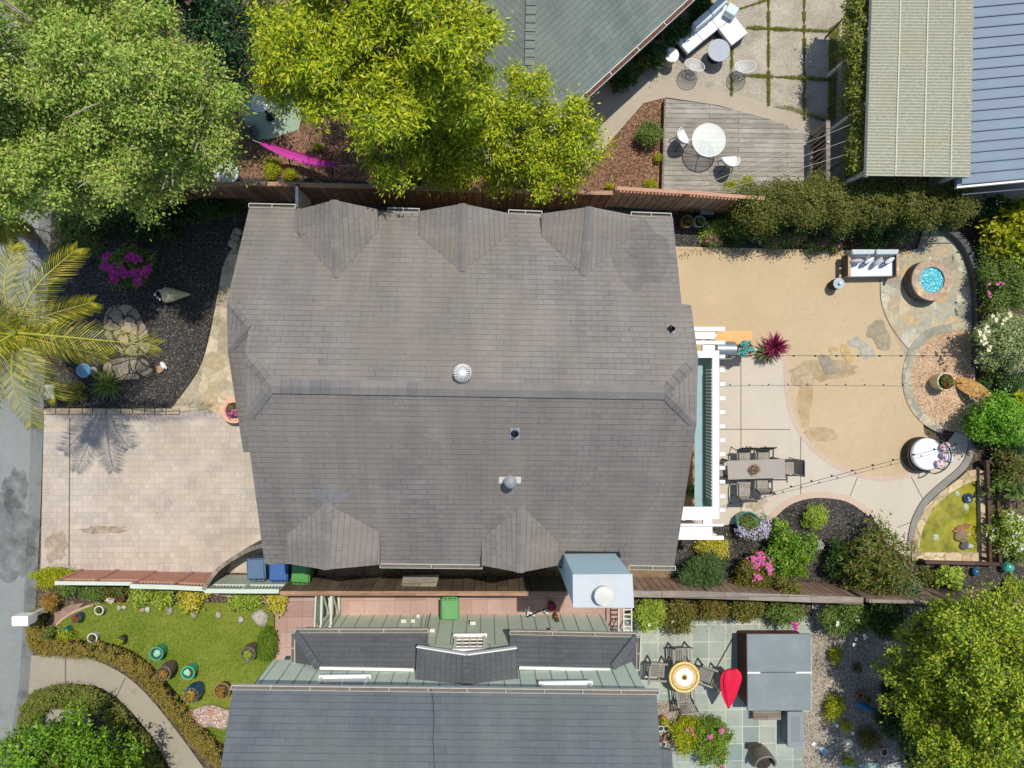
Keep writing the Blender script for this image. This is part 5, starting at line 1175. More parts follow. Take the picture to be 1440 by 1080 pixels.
# low curved seat wall, dark
wl = sm2([(1313, 312), (1335, 322), (1355, 340), (1368, 365), (1374, 392), (1377, 430), (1377, 470), (1376, 516)], 5)
m2 = MB(); q = [P(x+1.5, y, .25) for x, y in wl]; L = []; R = []
for i, p in enumerate(q):
    t_ = q[min(i+1, len(q)-1)]-q[max(i-1, 0)]; t_.normalize(); s_ = Vector((-t_.y, t_.x, 0))*.1; L.append(p+s_); R.append(p-s_)
n = len(q); z0v = lambda p: Vector((p.x, p.y, 0)); m2.add(R+L+[z0v(p) for p in R]+[z0v(p) for p in L], [f for i in range(n-1) for f in ((i, i+1, n+i+1, n+i), (i, 2*n+i, 2*n+i+1, i+1), (n+i, n+i+1, 3*n+i+1, 3*n+i))]+[(0, n, 3*n, 2*n), (n-1, 3*n-1, 4*n-1, 2*n-1)])
single('seat_wall', m2, concrete('4c5052', 'dark_render', .12, None, .7), 'low dark grey curved wall around the flagstone terrace', 'wall')
m = MB(); m.ball(P(1360, 700, .02), (.13, .13, .05), 16, 8); fb = thing('fountain_bowl', 'dark blue patterned bowl floating in the pond', 'bowl', at0(1360, 700, .02))
c = P(1360, 700, .03); m = MB(); m.lathe((c.x, c.y, .02), [(.05, 0), (.13, .03), (.155, .07), (.135, .075), (.08, .045), (.001, .04)], 20); m.build('bowl', plain('2b3a5c', .3, .3, 20, spec=.6), fb)
m = MB(); m.lathe((c.x, c.y, .075), [(.04, 0), (.05, .03), (.001, .035)], 10); m.build('centre', M['grey_metal'], fb)
for i, (x, y, r_, lb) in enumerate(((1346, 694, .09, 'pale round stone under water at the top of the pond'), (1358.5, 713, .1, 'pale green round stone just below the blue bowl'), (1316, 756, .11, 'pale stone on the left side of the pond'))):
    m = MB(); m.rock(P(x, y, .02), (r_, r_*.9, .03), i+4); single('pond_stone', m, plain('a9b59a', .5, .15, 10), lb, 'stone')
for i, (x, y, rr, cl, lb) in enumerate(((1353, 742, (.3, .08, .08), 'a0705a', 'long reddish flat rock across the pond cluster'), (1350, 754, (.2, .2, .1), '8a7a5c', 'brown mossy rock in the middle of the pond cluster'), (1356, 766, (.16, .14, .08), '5f5a5c', 'dark grey rock at the bottom of the pond cluster'), (1363, 768, (.07, .13, .07), 'a9c4c0', 'pale blue-green upright slab beside the dark pond rock'), (1361, 751, (.1, .07, .07), 'b79a72', 'small tan rock under the reddish rock in the pond'))):
    m = MB(); m.rock(P(x, y, .05), rr, i+14, 14, 8); single('pond_rock', m, plain(cl, .85, .3, 7, bump=.6), lb, 'rock', 'rock cluster in the pond')
# timber frame right of pond
tf = thing('timber_planter', 'long dark timber planter frame between the pond and the east planting', 'planter frame', at0(1396, 720, .4))
for a, b, nm in (((1387.5, 650), (1391.5, 790), 'rail'), ((1401, 648), (1405.5, 793), 'rail'), ((1300, 790), (1406, 793), 'end_rail'), ((1385, 649), (1402, 650), 'end_rail')):
    m = MB(); m.bar(P(a[0], a[1], .4), P(b[0], b[1], .4), .09, .12); m.build(nm, M['timber'], tf)
for y in (664, 697, 735, 775):
    m = MB(); m.bar(P(1389, y, .36), P(1403, y, .36), .06, .06); m.build('crosspiece', M['timber'], tf)
for x, y in ((1388, 652), (1391, 788), (1402, 650), (1405, 790), (1303, 791)): p = P(x, y, .4); m = MB(); m.box((p.x, p.y, .17), (.09, .09, .34)); m.build('post', M['timber'], tf)
def ballthing(name, label, px, py, r, mat, z=None, cat='gazing ball', e=1):
    c = P(px, py, r); t = thing(name, label, cat, (c.x, c.y, 0)); m = MB(); m.ball((c.x, c.y, r+.02), (r, r*e, r), 20, 12); m.build('ball', mat, t)
    m = MB(); m.lathe((c.x, c.y, 0), [(r*.5, 0), (r*.3, .03), (r*.45, .07)], 14); m.build('foot', M['dark_metal'], t)
ballthing('gazing_ball', 'mottled turquoise glass ball on the soil beside the timber planter', 1416, 797, .18, plain('3f9a86', .12, .35, 9, spec=.7, coat=.6))
ballthing('gazing_ball', 'small dark blue egg-shaped ball below the pond', 1371, 804, .11, plain('1f5c7c', .15, .3, 10, spec=.7, coat=.6), e=1.25)
m = MB(); m.box(P(1358, 827.5, .12)+Vector((0, 0, -.02)), (.24, .12, .18), -.35); single('garden_lamp_box', m, M['dark_metal'], 'small dark box tilted beside the weathered fence end', 'box', bevel=.01)
# flat stones in the sand
ST = [([(1113, 538), (1116, 522), (1126, 512), (1136, 514), (1144, 530), (1143, 541), (1128, 544)], 'ae9d80', 'pale rounded flat stone in the sand nearest the red spiky plant'),
 ([(1151, 500), (1166, 501), (1172, 512), (1182, 521), (1176, 526), (1162, 527), (1156, 516)], '948a78', 'dark grey pitted stone just above the bulb-string shadow'),
 ([(1165, 490), (1175, 487), (1178, 494), (1170, 498)], 'b8a074', 'smallest tan stone, between two larger stepping stones'),
 ([(1182, 488), (1190, 484), (1196, 494), (1200, 506), (1192, 509), (1184, 500)], 'b99f6c', 'narrow ochre stone in the middle of the stepping stones'),
 ([(1193, 480), (1205, 472), (1213, 478), (1225, 488), (1231, 500), (1213, 504), (1208, 490), (1196, 487)], 'a8a494', 'L-shaped grey stone beside the bulb string'),
 ([(1218, 470), (1225, 455), (1240, 449), (1244, 458), (1252, 475), (1250, 492), (1236, 490), (1228, 478)], '9b8f78', 'largest brown stepping stone, nearest the flagstone terrace')]
for i, (pts, cl, lb) in enumerate(ST):
    m = MB(); rs = random.Random(i); pp = [(x+rs.uniform(-1, 1), y+rs.uniform(-1, 1)) for x, y in sm2(pts, 4, True)]; m.slab(poly(pp, .012), .02)
    single('stepping_stone', m, plain(cl, .85, .28, 6, bump=.6), lb, 'stone', 'stepping stones in the sand patio')
# string lights
def bulbs(name, label, a, b, z0, z1, n, sag, cat='string lights'):
    A, B = P(a[0], a[1], z0), P(b[0], b[1], z1); pts = []
    for i in range(33):
        t_ = i/32; p = A+(B-A)*t_; p.z -= sag*4*t_*(1-t_); pts.append(p)
    root = thing(name, label, cat, A); m = MB(); m.tube(pts, .0065, 5); m.build('cable', M['black'], root)
    for i in range(n):
        t_ = (i+.5)/n; k_ = t_*32; j = int(k_); p = pts[j]+(pts[min(j+1, 32)]-pts[j])*(k_-j); m = MB(); m.lathe(p-Vector((0, 0, .13)), [(.002, 0), (.026, .025), (.028, .05), (.014, .085), (.014, .12)], 8); m.build('bulb', M['dark_metal'], root)
bulbs('string_lights', 'string of bulbs stretched straight across the sand above the barrel pot', (1012, 500), (1440, 500), 2.55, 2.6, 14, .12)
bulbs('string_lights', 'string of bulbs slanting from the pergola over the round daybed', (1014, 712), (1450, 599), 2.55, 2.7, 15, .12)
# ---------------------------------------------------------------- south neighbour's patio
ht = thing('hot_tub', 'square hot tub with brown cabinet and closed blue-grey folding cover', 'hot tub', at0(1095, 946, .9))
q = [P(1050.5, 892, .93), P(1140.5, 892, .93), P(1140.5, 999.5, .93), P(1051.5, 1000, .93)]; c = sum(q, Vector())/4
m = MB(); m.slab([c+Vector(((p.x-c.x)*.97, (p.y-c.y)*(.84 if p.y > c.y else .96), -.1)) for p in q], .82); m.build('cabinet', planks('6a4438', '543328', '2a1a14', .12, 2, 'cabinet_boards', math.pi/2), ht, bevel=.04)
vinyl = plain('7f898c', .6, .12, 1.5, spec=.35); mid0, mid1 = (q[0]+q[3])/2, (q[1]+q[2])/2; gp_ = Vector((0, .008, 0))
for a_, b_, c_, d_ in ((q[0], q[1], mid1+gp_, mid0+gp_), (mid0-gp_, mid1-gp_, q[2], q[3])): m = MB(); m.slab([a_, b_, c_, d_], .1); m.build('cover', vinyl, ht, bevel=.02)
for t0, t1 in ((0, .2), (.76, 1)): m = MB(); m.bar(mid0+(mid1-mid0)*t0+Vector((0, 0, .004)), mid0+(mid1-mid0)*t1+Vector((0, 0, .004)), .045, .012); m.build('hinge_strip', M['white'], ht)
m = MB()
for i in range(3): m.bar(P(1059, 1001.5+i*4.4, .28), P(1098, 1001.5+i*4.4, .28), .075, .03)
for x in (1062, 1095): p = P(x, 1006, .28); m.box((p.x, p.y, .13), (.04, .26, .24))
single('tub_step', m, M['wood_grey'], 'short weathered wooden step at the foot of the hot tub', 'step')
m = MB(); m.slab([P(1108, 1001.5, .55), P(1130.5, 1001.5, .55), P(1130, 1050.5, .55), P(1108, 1051, .55)], .5)
t = thing('storage_box', 'pale blue-grey storage box below the hot tub cover', 'storage box', at0(1120, 1026, .5)); m.build('body', plain('70777c', .6, .06, 3), t, bevel=.015)
m = MB(); m.slab([P(1107.5, 1001, .6), P(1131, 1001, .6), P(1130.5, 1051, .6), P(1107.5, 1051.5, .6)], .05); l = m.build('lid', plain('868d93', .55, .06, 3), t, bevel=.015)
m = MB(); m.slab([P(1113, 1008, .606), P(1125, 1008, .606), P(1125, 1044, .606), P(1113, 1044, .606)], .008); m.build('panel', plain('7c8388', .55, .06, 3), l)
# red umbrella, closed, standing slightly tilted
um = thing('patio_umbrella', 'closed bright red patio umbrella between the round table and the hot tub', 'umbrella', at0(1030, 897, .05))
A, B, T = Vector(at0(1030, 898, 0)), P(1029, 941, .95), P(1024.5, 996, 1.05)
m = MB(); m.tube([A, B, T], .022, 8); m.build('pole', M['dark_metal'], um)
m = MB(); ax = T-B; n = 9; sd_ = Vector((1, .06, 0)); upv = Vector((0, 0, 1)); vs = []; fs = []; K = 18
prof = [.16, .27, .3, .29, .27, .235, .19, .14, .08, .02]
for i in range(n+1):
    p = B+ax*(i/n)
    for k in range(K):
        a = 6.283*k/K; r = prof[i]*(1+.2*math.sin(k*2.1+i*.22)+.05*math.sin(k*5+i)); vs.append(p+sd_*math.cos(a)*r*.95+upv*math.sin(a)*r*.42)
for i in range(n):
    for k in range(K): fs.append((i*K+k, (i+1)*K+k, (i+1)*K+(k+1) % K, i*K+(k+1) % K))
fs += [tuple(range(K)), tuple(range(n*K, n*K+K))[::-1]]
m.add(vs, fs, False); m.build('canopy', plain('cf0c3a', .7, .06, 4, bump=.2), um)
# floral round table
def floral():
    t = NT('floral_cloth'); o = t.obj(); sep = t.n('SeparateXYZ', None, Vector=o)
    r = t.math('SQRT', t.math('ADD', t.math('POWER', sep.outputs[0], 2.0), t.math('POWER', sep.outputs[1], 2.0)))
    a = t.math('ARCTAN2', sep.outputs[1], sep.outputs[0]); wv = t.math('MULTIPLY', t.math('SINE', t.math('MULTIPLY', a, 24.0)), .012)
    rr = t.math('ADD', r, wv); n = t.noise(26, detail=2)
    base = t.ramp(t.math('MULTIPLY', rr, 2.0), [(0, lin('6a5a20')), (.08, lin('caa032')), (.16, lin('8a8a3c')), (.19, lin('f2ece2')), (.52, lin('f4efe8')), (.56, lin('c08a4a')), (.64, lin('e6cf8a')), (.72, lin('a9823a')), (.78, lin('8e9a4a')), (.84, lin('e8d9a8')), (.92, lin('c9a032'))])
    fl = t.ramp(n, [(.58, (0, 0, 0, 1)), (.66, (1, 1, 1, 1))]); zone = t.ramp(t.math('MULTIPLY', r, 2.0), [(.5, (0, 0, 0, 1)), (.56, (.8, .8, .8, 1)), (.8, (.8, .8, .8, 1)), (.86, (0, 0, 0, 1))])
    col = t.mix(base, lin('a8506a'), t.math('MULTIPLY', fl, zone))
    return t.done(col, .5)
c = P(962.5, 952.5, .75); rt = thing('round_table', 'round garden table with a yellow-rimmed flower-patterned top', 'table', (c.x, c.y, 0)); k = S(.75)
m = MB(); m.lathe((c.x, c.y, .72), [[(21.5*k, 0), (21.8*k, .03)], [(21.8*k, .03), (.001, .031)]], 40); o = m.build('tabletop', floral(), rt)
m = MB(); m.lathe((c.x, c.y, .715), [(22.2*k, 0), (22.6*k, .02), (22.2*k, .042), (21.6*k, .042)], 40); m.build('rim', plain('b8922a', .4, .1, 5), rt)
for i in range(4): a = .8+i*1.57; m = MB(); m.tube([(c.x+.1*math.cos(a), c.y+.1*math.sin(a), .7), (c.x+.32*math.cos(a), c.y+.32*math.sin(a), 0)], .02, 8); m.build('leg', M['dark_metal'], rt)
m = MB(); m.lathe((c.x, c.y, .752), [(.03, 0), (.05, .03), (.001, .035)], 12); m.build('umbrella_ring', plain('5a4a24', .6, .1, 5), rt)
M['teak_grey'] = plain('8f8a82', .8, .15, 9)
M['teak_dark'] = plain('5c5853', .8, .15, 9)
def slat_chair(label, loc, rz, group):
    t = thing('garden_chair', label, 'chair', loc, rz, group)
    m = MB()
    for i in range(9): m.box((-.2+.05*i, 0, .43), (.032, .44, .02))
    m.box((0, -.2, .41), (.48, .04, .04)); m.box((0, .2, .41), (.48, .04, .04)); m.build('seat', M['teak_grey'], t, False)
    m = MB()
    for i in range(8): x = -.19+.054*i; m.bar((x, .23, .46), (x, .34, .84), .03, .016)
    m.bar((-.24, .345, .86), (.24, .345, .86), .03, .05); m.bar((-.24, .24, .5), (.24, .24, .5), .03, .04); m.build('backrest', M['teak_grey'], t, False)
    for sx in (-1, 1):
        x = sx*.25; m = MB(); m.bar((x, -.21, 0), (x, -.21, .62), .04, .04); m.build('leg', M['teak_dark'], t, False)
        m = MB(); m.bar((x, .22, 0), (x, .23, .45), .04, .04); m.bar((x, .23, .45), (x, .345, .88), .04, .04); m.build('leg', M['teak_dark'], t, False)
        m = MB(); m.box((x, -.0, .64), (.055, .5, .022)); m.build('armrest', M['teak_grey'], t, False)
    return t
GG = 'slatted chairs round the flower-patterned table'
s0 = slat_chair('slatted grey chair above the flower-patterned table, nearest the hedge', at0(957.5, 922, .5), .04, GG)
dup(s0, at0(925, 943, .5), 1.5, 'slatted grey chair between the house corner and the flower-patterned table', GG)
dup(s0, at0(993, 949, .5), -math.pi/2-.35, 'slatted grey chair turned askew toward the red umbrella', GG)
dup(s0, at0(963, 979, .5), math.pi+.12, 'slatted grey chair below the flower-patterned table, by the gravel', GG)
# wicker armchair at the bottom edge
wc = thing('wicker_chair', 'curved dark wicker armchair at the bottom edge of the bluestone patio', 'chair', at0(1073, 1068, .4))
c = Vector(at0(1073, 1070, .4)); m = MB(); m.lathe(c, [[(.24, 0), (.28, .3)], [(.28, .3), (.28, .36)], [(.28, .36), (.001, .37)]], 20); m.build('seat', M['wicker'], wc)
m = MB(); pts = [(c.x+.33*math.cos(a), c.y+.33*math.sin(a)) for a in [math.radians(-20+20*i) for i in range(12)]]; vs = []
for i, (x, y) in enumerate(pts): h_ = .55+.2*math.sin(math.pi*i/11); vs += [(x, y, .0), (x, y, h_), (x*.85+c.x*.15, y*.85+c.y*.15, h_), (x*.85+c.x*.15, y*.85+c.y*.15, .0)]
m.add(vs, [f for i in range(11) for f in ((4*i, 4*i+4, 4*i+5, 4*i+1), (4*i+1, 4*i+5, 4*i+6, 4*i+2), (4*i+2, 4*i+6, 4*i+7, 4*i+3))]); m.build('backrest', plain('7d766a', .8, .25, 30), wc)
m = MB(); m.box((c.x-.18, c.y+.33, .2), (.42, .2, .02)); m.build('footrest', M['wicker'], wc)
# small pots by the slate roof corner
for x, y, r_, h_, cl, lb in ((937, 1024.5, 4.2, .2, '9cc4da', 'pale blue pot beside the corner of the slate roof'), (929.5, 1025, 4, .18, 'e6e4de', 'white pot touching the slate roof edge, left of the pale blue one'), (939, 1038, 5, .2, 'a9785c', 'terracotta pot below the pale blue one'), (929.5, 1041, 3.6, .2, '8e5c44', 'small brown pot at the slate roof edge'), (933, 1047, 4, .1, 'd8d2c8', 'low white dish below the terracotta pot')):
    potted('plant_pot', lb, x, y, r_, h_, plain(cl, .6, .1, 6), cat='pot')
potted('pot_of_flowers', 'small pot of yellow-orange flowers at the slate roof corner above the pale blue pot', 933, 1013, 5.5, .2, M['terracotta'], LM['ygreen'], (LM['yellow'], 70, .035), 1.3, size=.04)
# things in the gravel yard
GY = 'oddments in the gravel yard'
m = MB(); c = P(1194, 1046, .06); m.lathe((c.x, c.y, 0), [[(.14, 0), (.14, .05)], [(.14, .05), (.001, .052)]], 20); single('stone_disc', m, plain('d8d2b4', .8, .1, 8), 'cream round stone disc lying in the gravel yard', 'stone')
m = MB(); c = P(1162, 1019, .05); m.rock((c.x, c.y, .03), (.115, .11, .05), 5); single('round_stone', m, plain('8e7a64', .85, .15, 8), 'flat brown round stone left of the white tube', 'stone')
for x, y, lb in ((1177, 1020.5, 'white tube ornament leaning beside the brown round stone'), (1199, 1031, 'small white figurine below the bright yellow pot plant')):
    m = MB(); a, b = P(x-4, y-4, .05), P(x, y, .26); m.tube([a, b], .03, 10); m.tube([b, b+(b-a)*.12], [.045, .045], 10); single('garden_ornament', m, M['white'], lb, 'ornament')
m = MB(); m.slab([P(1156, 1048, .03), P(1167, 1056, .03), P(1160, 1064, .03), P(1151.5, 1055, .03)], .03); single('paver_tile', m, plain('9fb0b2', .8, .15, 6), 'diamond-laid blue-grey tile in the gravel by the bluestone patio', 'tile')
m = MB(); m.rock(P(1144, 1046, .03), (.07, .06, .04), 8); single('white_stone', m, M['white'], 'little white stone above the diamond-laid tile', 'stone')
for i, pts in enumerate(([(1211, 1073), (1236, 1072), (1238, 1100), (1210, 1100)], [(1180, 1076), (1203, 1078), (1202, 1100), (1179, 1100)], [(1247, 1074), (1272, 1070), (1280, 1098), (1250, 1100)])):
    m = MB(); m.slab(poly(pts, .03), .03); single('stepping_stone', m, plain(['8fa89c', '9aa7a4', 'a8aea6'][i], .85, .12, 5), ['green-tinted square slab at the bottom edge, middle of three', 'blue-grey square slab at the bottom edge, left of three', 'pale square slab at the bottom edge under the big tree'][i], 'stone', 'square slabs in the gravel yard')
m = MB(); p, q_ = P(1204, 990, .12), P(1227, 998, .12); ax = (q_-p); m.ball((p+q_)/2, (ax.length/2, .09, .07), 14, 8, math.atan2(ax.y, ax.x)); fo = thing('fish_ornament', 'bright blue fish-shaped ornament in the shade of the big tree', 'ornament', at0(1215, 994, .1)); m.build('body', plain('2277a8', .3, .2, 14, spec=.6), fo)
m = MB(); d = ax.normalized(); s_ = Vector((-d.y, d.x, 0)); m.slab([q_-d*.02, q_+d*.14+s_*.1+Vector((0, 0, .01)), q_+d*.14-s_*.1+Vector((0, 0, .01))], .02); m.build('tail', plain('2277a8', .3, .2, 14), fo)
for x, y, r_, lb in ((1210.5, 978.5, 4, 'small orange pot in the shade above the blue fish ornament'), (1222, 985, 4, 'small olive pot in the shade right of the orange one')):
    potted('plant_pot', lb, x, y, r_, .18, plain('a8682c' if r_ == 4 and x < 1215 else '77743c', .6, .1, 6), cat='pot')
potted('planter', 'pinkish round pot in the gravel yard at the edge of the tree\'s shade', 1244, 1058, 5.5, .25, plain('c9a898', .7, .1, 6), cat='pot')
potted('planter', 'huge black pot under the big tree at the bottom edge', 1303, 1078, 22, .5, plain('141614', .5, .2, 6), cat='pot')
# ---------------------------------------------------------------- lawn pots, barrels, stones
for x, y, r_, h_, pm, fo_, fl_, fr_, lb, bg in (
 (219.5, 919.5, 9, .42, plain('3f9c82', .3, .1, 5, spec=.6), None, None, 1, 'teal glazed pot with mint lid stone, upper of the two on the lawn', 0),
 (264, 946.5, 9, .42, plain('3fae88', .3, .1, 5, spec=.6), None, None, 1, 'teal glazed pot on the lawn right of the dark barrel', 0),
 (230, 947, 9.5, .6, barrel, LM['autumn'], None, .8, 'dark wooden barrel with rusty orange plant beside the lawn edging', .03),
 (268, 978, 10.5, .6, navy_pot, LM['autumn'], (LM['yellow'], 50, .05), 1.0, 'navy blue barrel spilling yellow-orange foliage', .03),
 (349, 920, 9.5, .55, barrel, LM['lime'], None, .8, 'grey barrel with lime plant at the right side of the lawn', .03),
 (90, 889, 6, .32, plain('17706a', .3, .1, 5, spec=.6), None, None, 1, 'dark teal glazed pot at the street end of the lawn', 0),
 (107, 869.5, 6, .3, navy_pot, LM['mid'], (LM['red'], 60, .04), 1.0, 'blue pot with red flowers on the lawn by the pale edging', 0),
 (139, 858.5, 6, .22, M['offwhite'], LM['bronze'], None, .7, 'white round pot at the planting strip, above the lawn', 0),
 (129.5, 897.5, 6.6, .22, M['offwhite'], LM['bronze'], None, .7, 'white ring-shaped pot with brown plant in the middle of the lawn\'s left part', 0),
 (169, 901, 5.5, .28, dark_pot, LM['ygreen'], None, 1.0, 'dark pot with yellow-green succulent on the lower lawn', 0),
 (168, 840.5, 6, .3, plain('7a2a22', .35, .1, 5, spec=.6), None, None, 1, 'dark red glazed pot among the strip plants', 0),
 (155.5, 843, 5, .2, stone_pot, LM['cream'], None, 1.2, 'stone pot of cream coloured rosettes left of the dark red pot', 0)):
    potted('planter' if h_ > .35 else 'plant_pot', lb, x, y, r_, h_, pm, fo_, fl_, fr_, bulge=bg, taper=.85, fh=.12, size=.045, cat='planter' if h_ > .35 else 'pot', group='pots and barrels on the lawn')
for x, y, lb in ((221, 918.5, 'mint green round stone lying in the upper teal pot'), (263, 945.5, 'mint green block lying in the lower teal pot')):
    m = MB(); m.rock(P(x, y, .42), (.11, .1, .05), int(x)); single('stone', m, plain('8fc9a4', .6, .08, 5), lb, 'stone')
for i, (x, y, r_, cl, lb) in enumerate(((168, 855, .075, 'b5aca0', 'first little pale stone below the dark red pot'), (174.5, 854, .07, 'c2b8a4', 'second little pale stone, right against the first'), (200, 857.5, .085, 'a89878', 'tan stone of the pair under the yellow-green hedge'), (207.5, 857, .085, 'c9c8c2', 'white stone of the pair under the yellow-green hedge'), (200, 849, .08, '77777a', 'dark stone above the tan and white pair'), (239, 859, .1, 'a39a92', 'grey stone alone on the lawn under the hedge, third of the row'), (273.5, 864, .11, '9a958a', 'wide speckled grey stone in the row'), (307, 865, .1, 'b0a692', 'beige block stone in the row under the last hedge'), (339, 871, .09, 'b9bab5', 'round pale grey stone right of the beige block'), (291, 844.5, .07, '5c5858', 'small dark stone at the gap in the yellow-green hedge'), (250, 840, .09, '4c4c50', 'dark stone sitting in the yellow-green hedge'), (383, 841, .09, '57575a', 'dark stone in the hedge clump beside the pink paving'))):
    m = MB(); m.rock(P(x, y, .07), (r_, r_*.85, .07), i+30); single('garden_stone', m, plain(cl, .85, .22, 9, bump=.6), lb, 'stone', 'garden stones along the lawn')
m = MB(); m.rock(P(366, 869, .07), (.2, .27, .12), 51, 14, 9); single('boulder', m, plain('a9a49a', .85, .3, 9, bump=.7), 'largest light grey boulder, by the curved corner of the lawn', 'boulder')
m = MB(); m.rock(P(299, 1008, .08), (.34, .75, .2), 61, 16, 9); o = single('boulder', m, speck(['c4beb2', 'a0654e', 'd8d2c8', '8e8072', 'ae7a62', 'bdb4a6'], 26, 'red_white_rock', bump=.4), 'long red and white speckled rock at the slate roof\'s left edge', 'boulder')
potted('planter', 'tan basket-like planter with a yellow plant tucked under the slate roof corner', 312, 972, 11, .35, plain('8a7348', .9, .25, 20), LM['autumn'], None, .8)
ca = thing('cart_ornament', 'dark little wheelbarrow ornament among the strip plants near the mailbox', 'ornament', at0(105, 832, .1))
p = P(105, 832, .2); m = MB(); m.box((p.x, p.y, .2), (.3, .2, .12), .7); m.build('tray', M['dark_metal'], ca); m = MB(); m.lathe((p.x, p.y, .0), [(.02, .0), (.03, .14)], 8); m.build('stand', M['dark_metal'], ca)
m = MB(); pc_ = P(115, 826, .12); m.tube([(pc_.x+.17*math.cos(a), pc_.y+.17*math.sin(a), .1) for a in [6.283*i/14 for i in range(14)]], .035, 8, True); single('ring_planter', m, plain('d0b87c', .7, .15, 8), 'cream ring planter next to the dark wheelbarrow ornament', 'planter')
# ---------------------------------------------------------------- north neighbour's terrace
M['mesh_white'] = plain('dcdedd', .5, .04, 4)
ls = thing('outdoor_sectional', 'white L-shaped outdoor sectional beside the grey-green roof', 'sofa', at0(1003, 40, .4))
ctr = 0
for pts in ([(950.7, 55.4), (967.6, 75.3), (989, 57.6), (972, 37.5)], [(972, 37.5), (989, 57.6), (1010.4, 40.4), (996, 20)], [(996, 20), (1010.4, 40.4), (1034, 22.5), (1018.8, 2)], [(1010.4, 40.4), (1029, 63.9), (1052, 46.4), (1033.8, 22.8)]):
    m = MB(); q = [P(x, y, .42) for x, y in pts]; c = sum(q, Vector())/4; q = [c+(p-c)*.985 for p in q]; m.slab(q, .14); m.build('seat_cushion', M['cushion'], ls, bevel=.02)
    m = MB(); m.slab([c+(p-c)*.97-Vector((0, 0, .145)) for p in q], .24); m.build('base', M['dark_metal'], ls)
for pts in ([(973.5, 32), (979, 41), (1003, 22), (996, 12)], [(996.5, 11.5), (1003, 21.5), (1024, 1.5), (1017, -8)], [(1019.5, 15), (1033, 23), (1041, 11.5), (1027, 2)]):
    m = MB(); m.slab([P(x, y, .72) for x, y in pts], .3); m.build('back_cushion', plain('cfdcdf', .85, .04, 3, bump=.3), ls, bevel=.05)
def round_table_px(name, label, px, py, rp, z, mat, legm, glass=False):
    c = P(px, py, z); r = rp*S(z); t = thing(name, label, 'table', (c.x, c.y, 0)); m = MB(); m.lathe((c.x, c.y, z-.03), [[(r*.97, 0), (r, .015), (r*.985, .03)], [(r*.985, .03), (.001, .031)]], 36); m.build('tabletop', mat, t)
    m = MB(); m.lathe((c.x, c.y, 0), [(r*.55, 0), (r*.5, .03), (.04, .06), (.035, z-.04)], 16); m.build('pedestal', legm, t); return t
round_table_px('coffee_table', 'round blue-grey coffee table inside the corner of the white sectional', 1011, 70.5, 16.3, .5, plain('9aa5ae', .5, .08, 4), M['dark_metal'])
c = P(944.5, 77.5, .5); t = thing('side_table', 'small white drum side table at the lower end of the white sectional', 'side table', (c.x, c.y, 0)); m = MB(); m.lathe((c.x, c.y, 0), [[(.17, 0), (.18, .48)], [(.18, .48), (.21, .5)]], 24); m.build('drum', plain('a8a690', .6, .1, 5), t); m = MB(); m.lathe((c.x, c.y, .5), [[(.215, 0), (.215, .025)], [(.215, .025), (.19, .026)], [(.19, .02), (.001, .021)]], 28); m.build('top', M['mesh_white'], t)
def wire_chair(label, loc, rz, group):
    t = thing('wire_chair', label, 'chair', loc, rz, group)
    bowl = lambda a, u: Vector((.30*u*math.cos(a), .25*u*math.sin(a)+.05*u, .36+.36*u**2.2*(.55+.45*math.sin(a))+.03*u))
    m = MB(); m.tube([bowl(6.283*i/28, 1) for i in range(28)], .012, 7, True); m.build('rim', M['mesh_white'], t, False)
    m = MB()
    for i in range(28): a = 6.283*i/28; m.tube([bowl(a, u) for u in (.12, .4, .7, .88, 1)], .0065, 4, caps=False)
    for u in (.12, .25, .38, .5, .62, .74, .86): m.tube([bowl(6.283*i/24, u) for i in range(24)], .0065, 4, True)
    m.build('seat', M['mesh_white'], t, False)
    for k in range(4): a = .785+1.571*k; m = MB(); m.tube([bowl(a, .5), (.27*math.cos(a), .25*math.sin(a), 0)], .009, 6); m.build('leg', M['mesh_white'], t, False)
    m = MB(); m.tube([(.24*math.cos(6.283*i/20), .22*math.sin(6.283*i/20), .08) for i in range(20)], .007, 5, True); m.build('ring', M['mesh_white'], t, False)
    return t
GW = 'white wire chairs by the coffee table'
w0_ = wire_chair('white wire chair between the drum side table and the coffee table', at0(976.5, 91, .5), -.25+math.pi, GW)
dup(w0_, at0(1046, 93, .5), .3+math.pi, 'white wire chair right of the coffee table, on the grass joint', GW)
# raised deck
m = MB(); m.slab([P(936.5, 138.5, .18), P(1000, 147, .18), P(1040, 156, .18), P(1080, 167, .18), P(1143, 189, .18), P(1144, 276, .18), P(933, 268, .18)], .17)
single('wooden_deck', m, M['deck'], 'raised grey board deck carrying the round glass table', 'deck')
m = MB(); a, b = P(936.5, 138.5, .2), P(932.5, 268, .2); m.bar(a+Vector((-.03, 0, -.04)), b+Vector((-.03, 0, -.04)), .05, .18); single('deck_edging', m, M['wood_grey'], 'pale edge board along the left side of the grey deck', 'edge board')
c = P(997, 196.8, .92); r = 23.6*S(.92); gt_ = thing('glass_table', 'round white-framed glass table on the grey deck', 'table', (c.x, c.y, .18))
def frosted():
    t = NT('frosted_glass'); b = t.n('BsdfPrincipled'); b.inputs['Base Color'].default_value = lin('d4e0de'); b.inputs['Roughness'].default_value = .3
    tr = t.n('BsdfTransparent'); mx = t.n('MixShader'); mx.inputs[0].default_value = .5
    t.t.links.new(tr.outputs[0], mx.inputs[1]); t.t.links.new(b.outputs[0], mx.inputs[2]); t.t.links.new(mx.outputs[0], t.out.inputs[0]); return t.m
m = MB(); m.lathe((c.x, c.y, .905), [[(r*.97, 0), (r*.97, .008)], [(r*.97, .008), (.001, .009)]], 40); m.build('tabletop', frosted(), gt_)
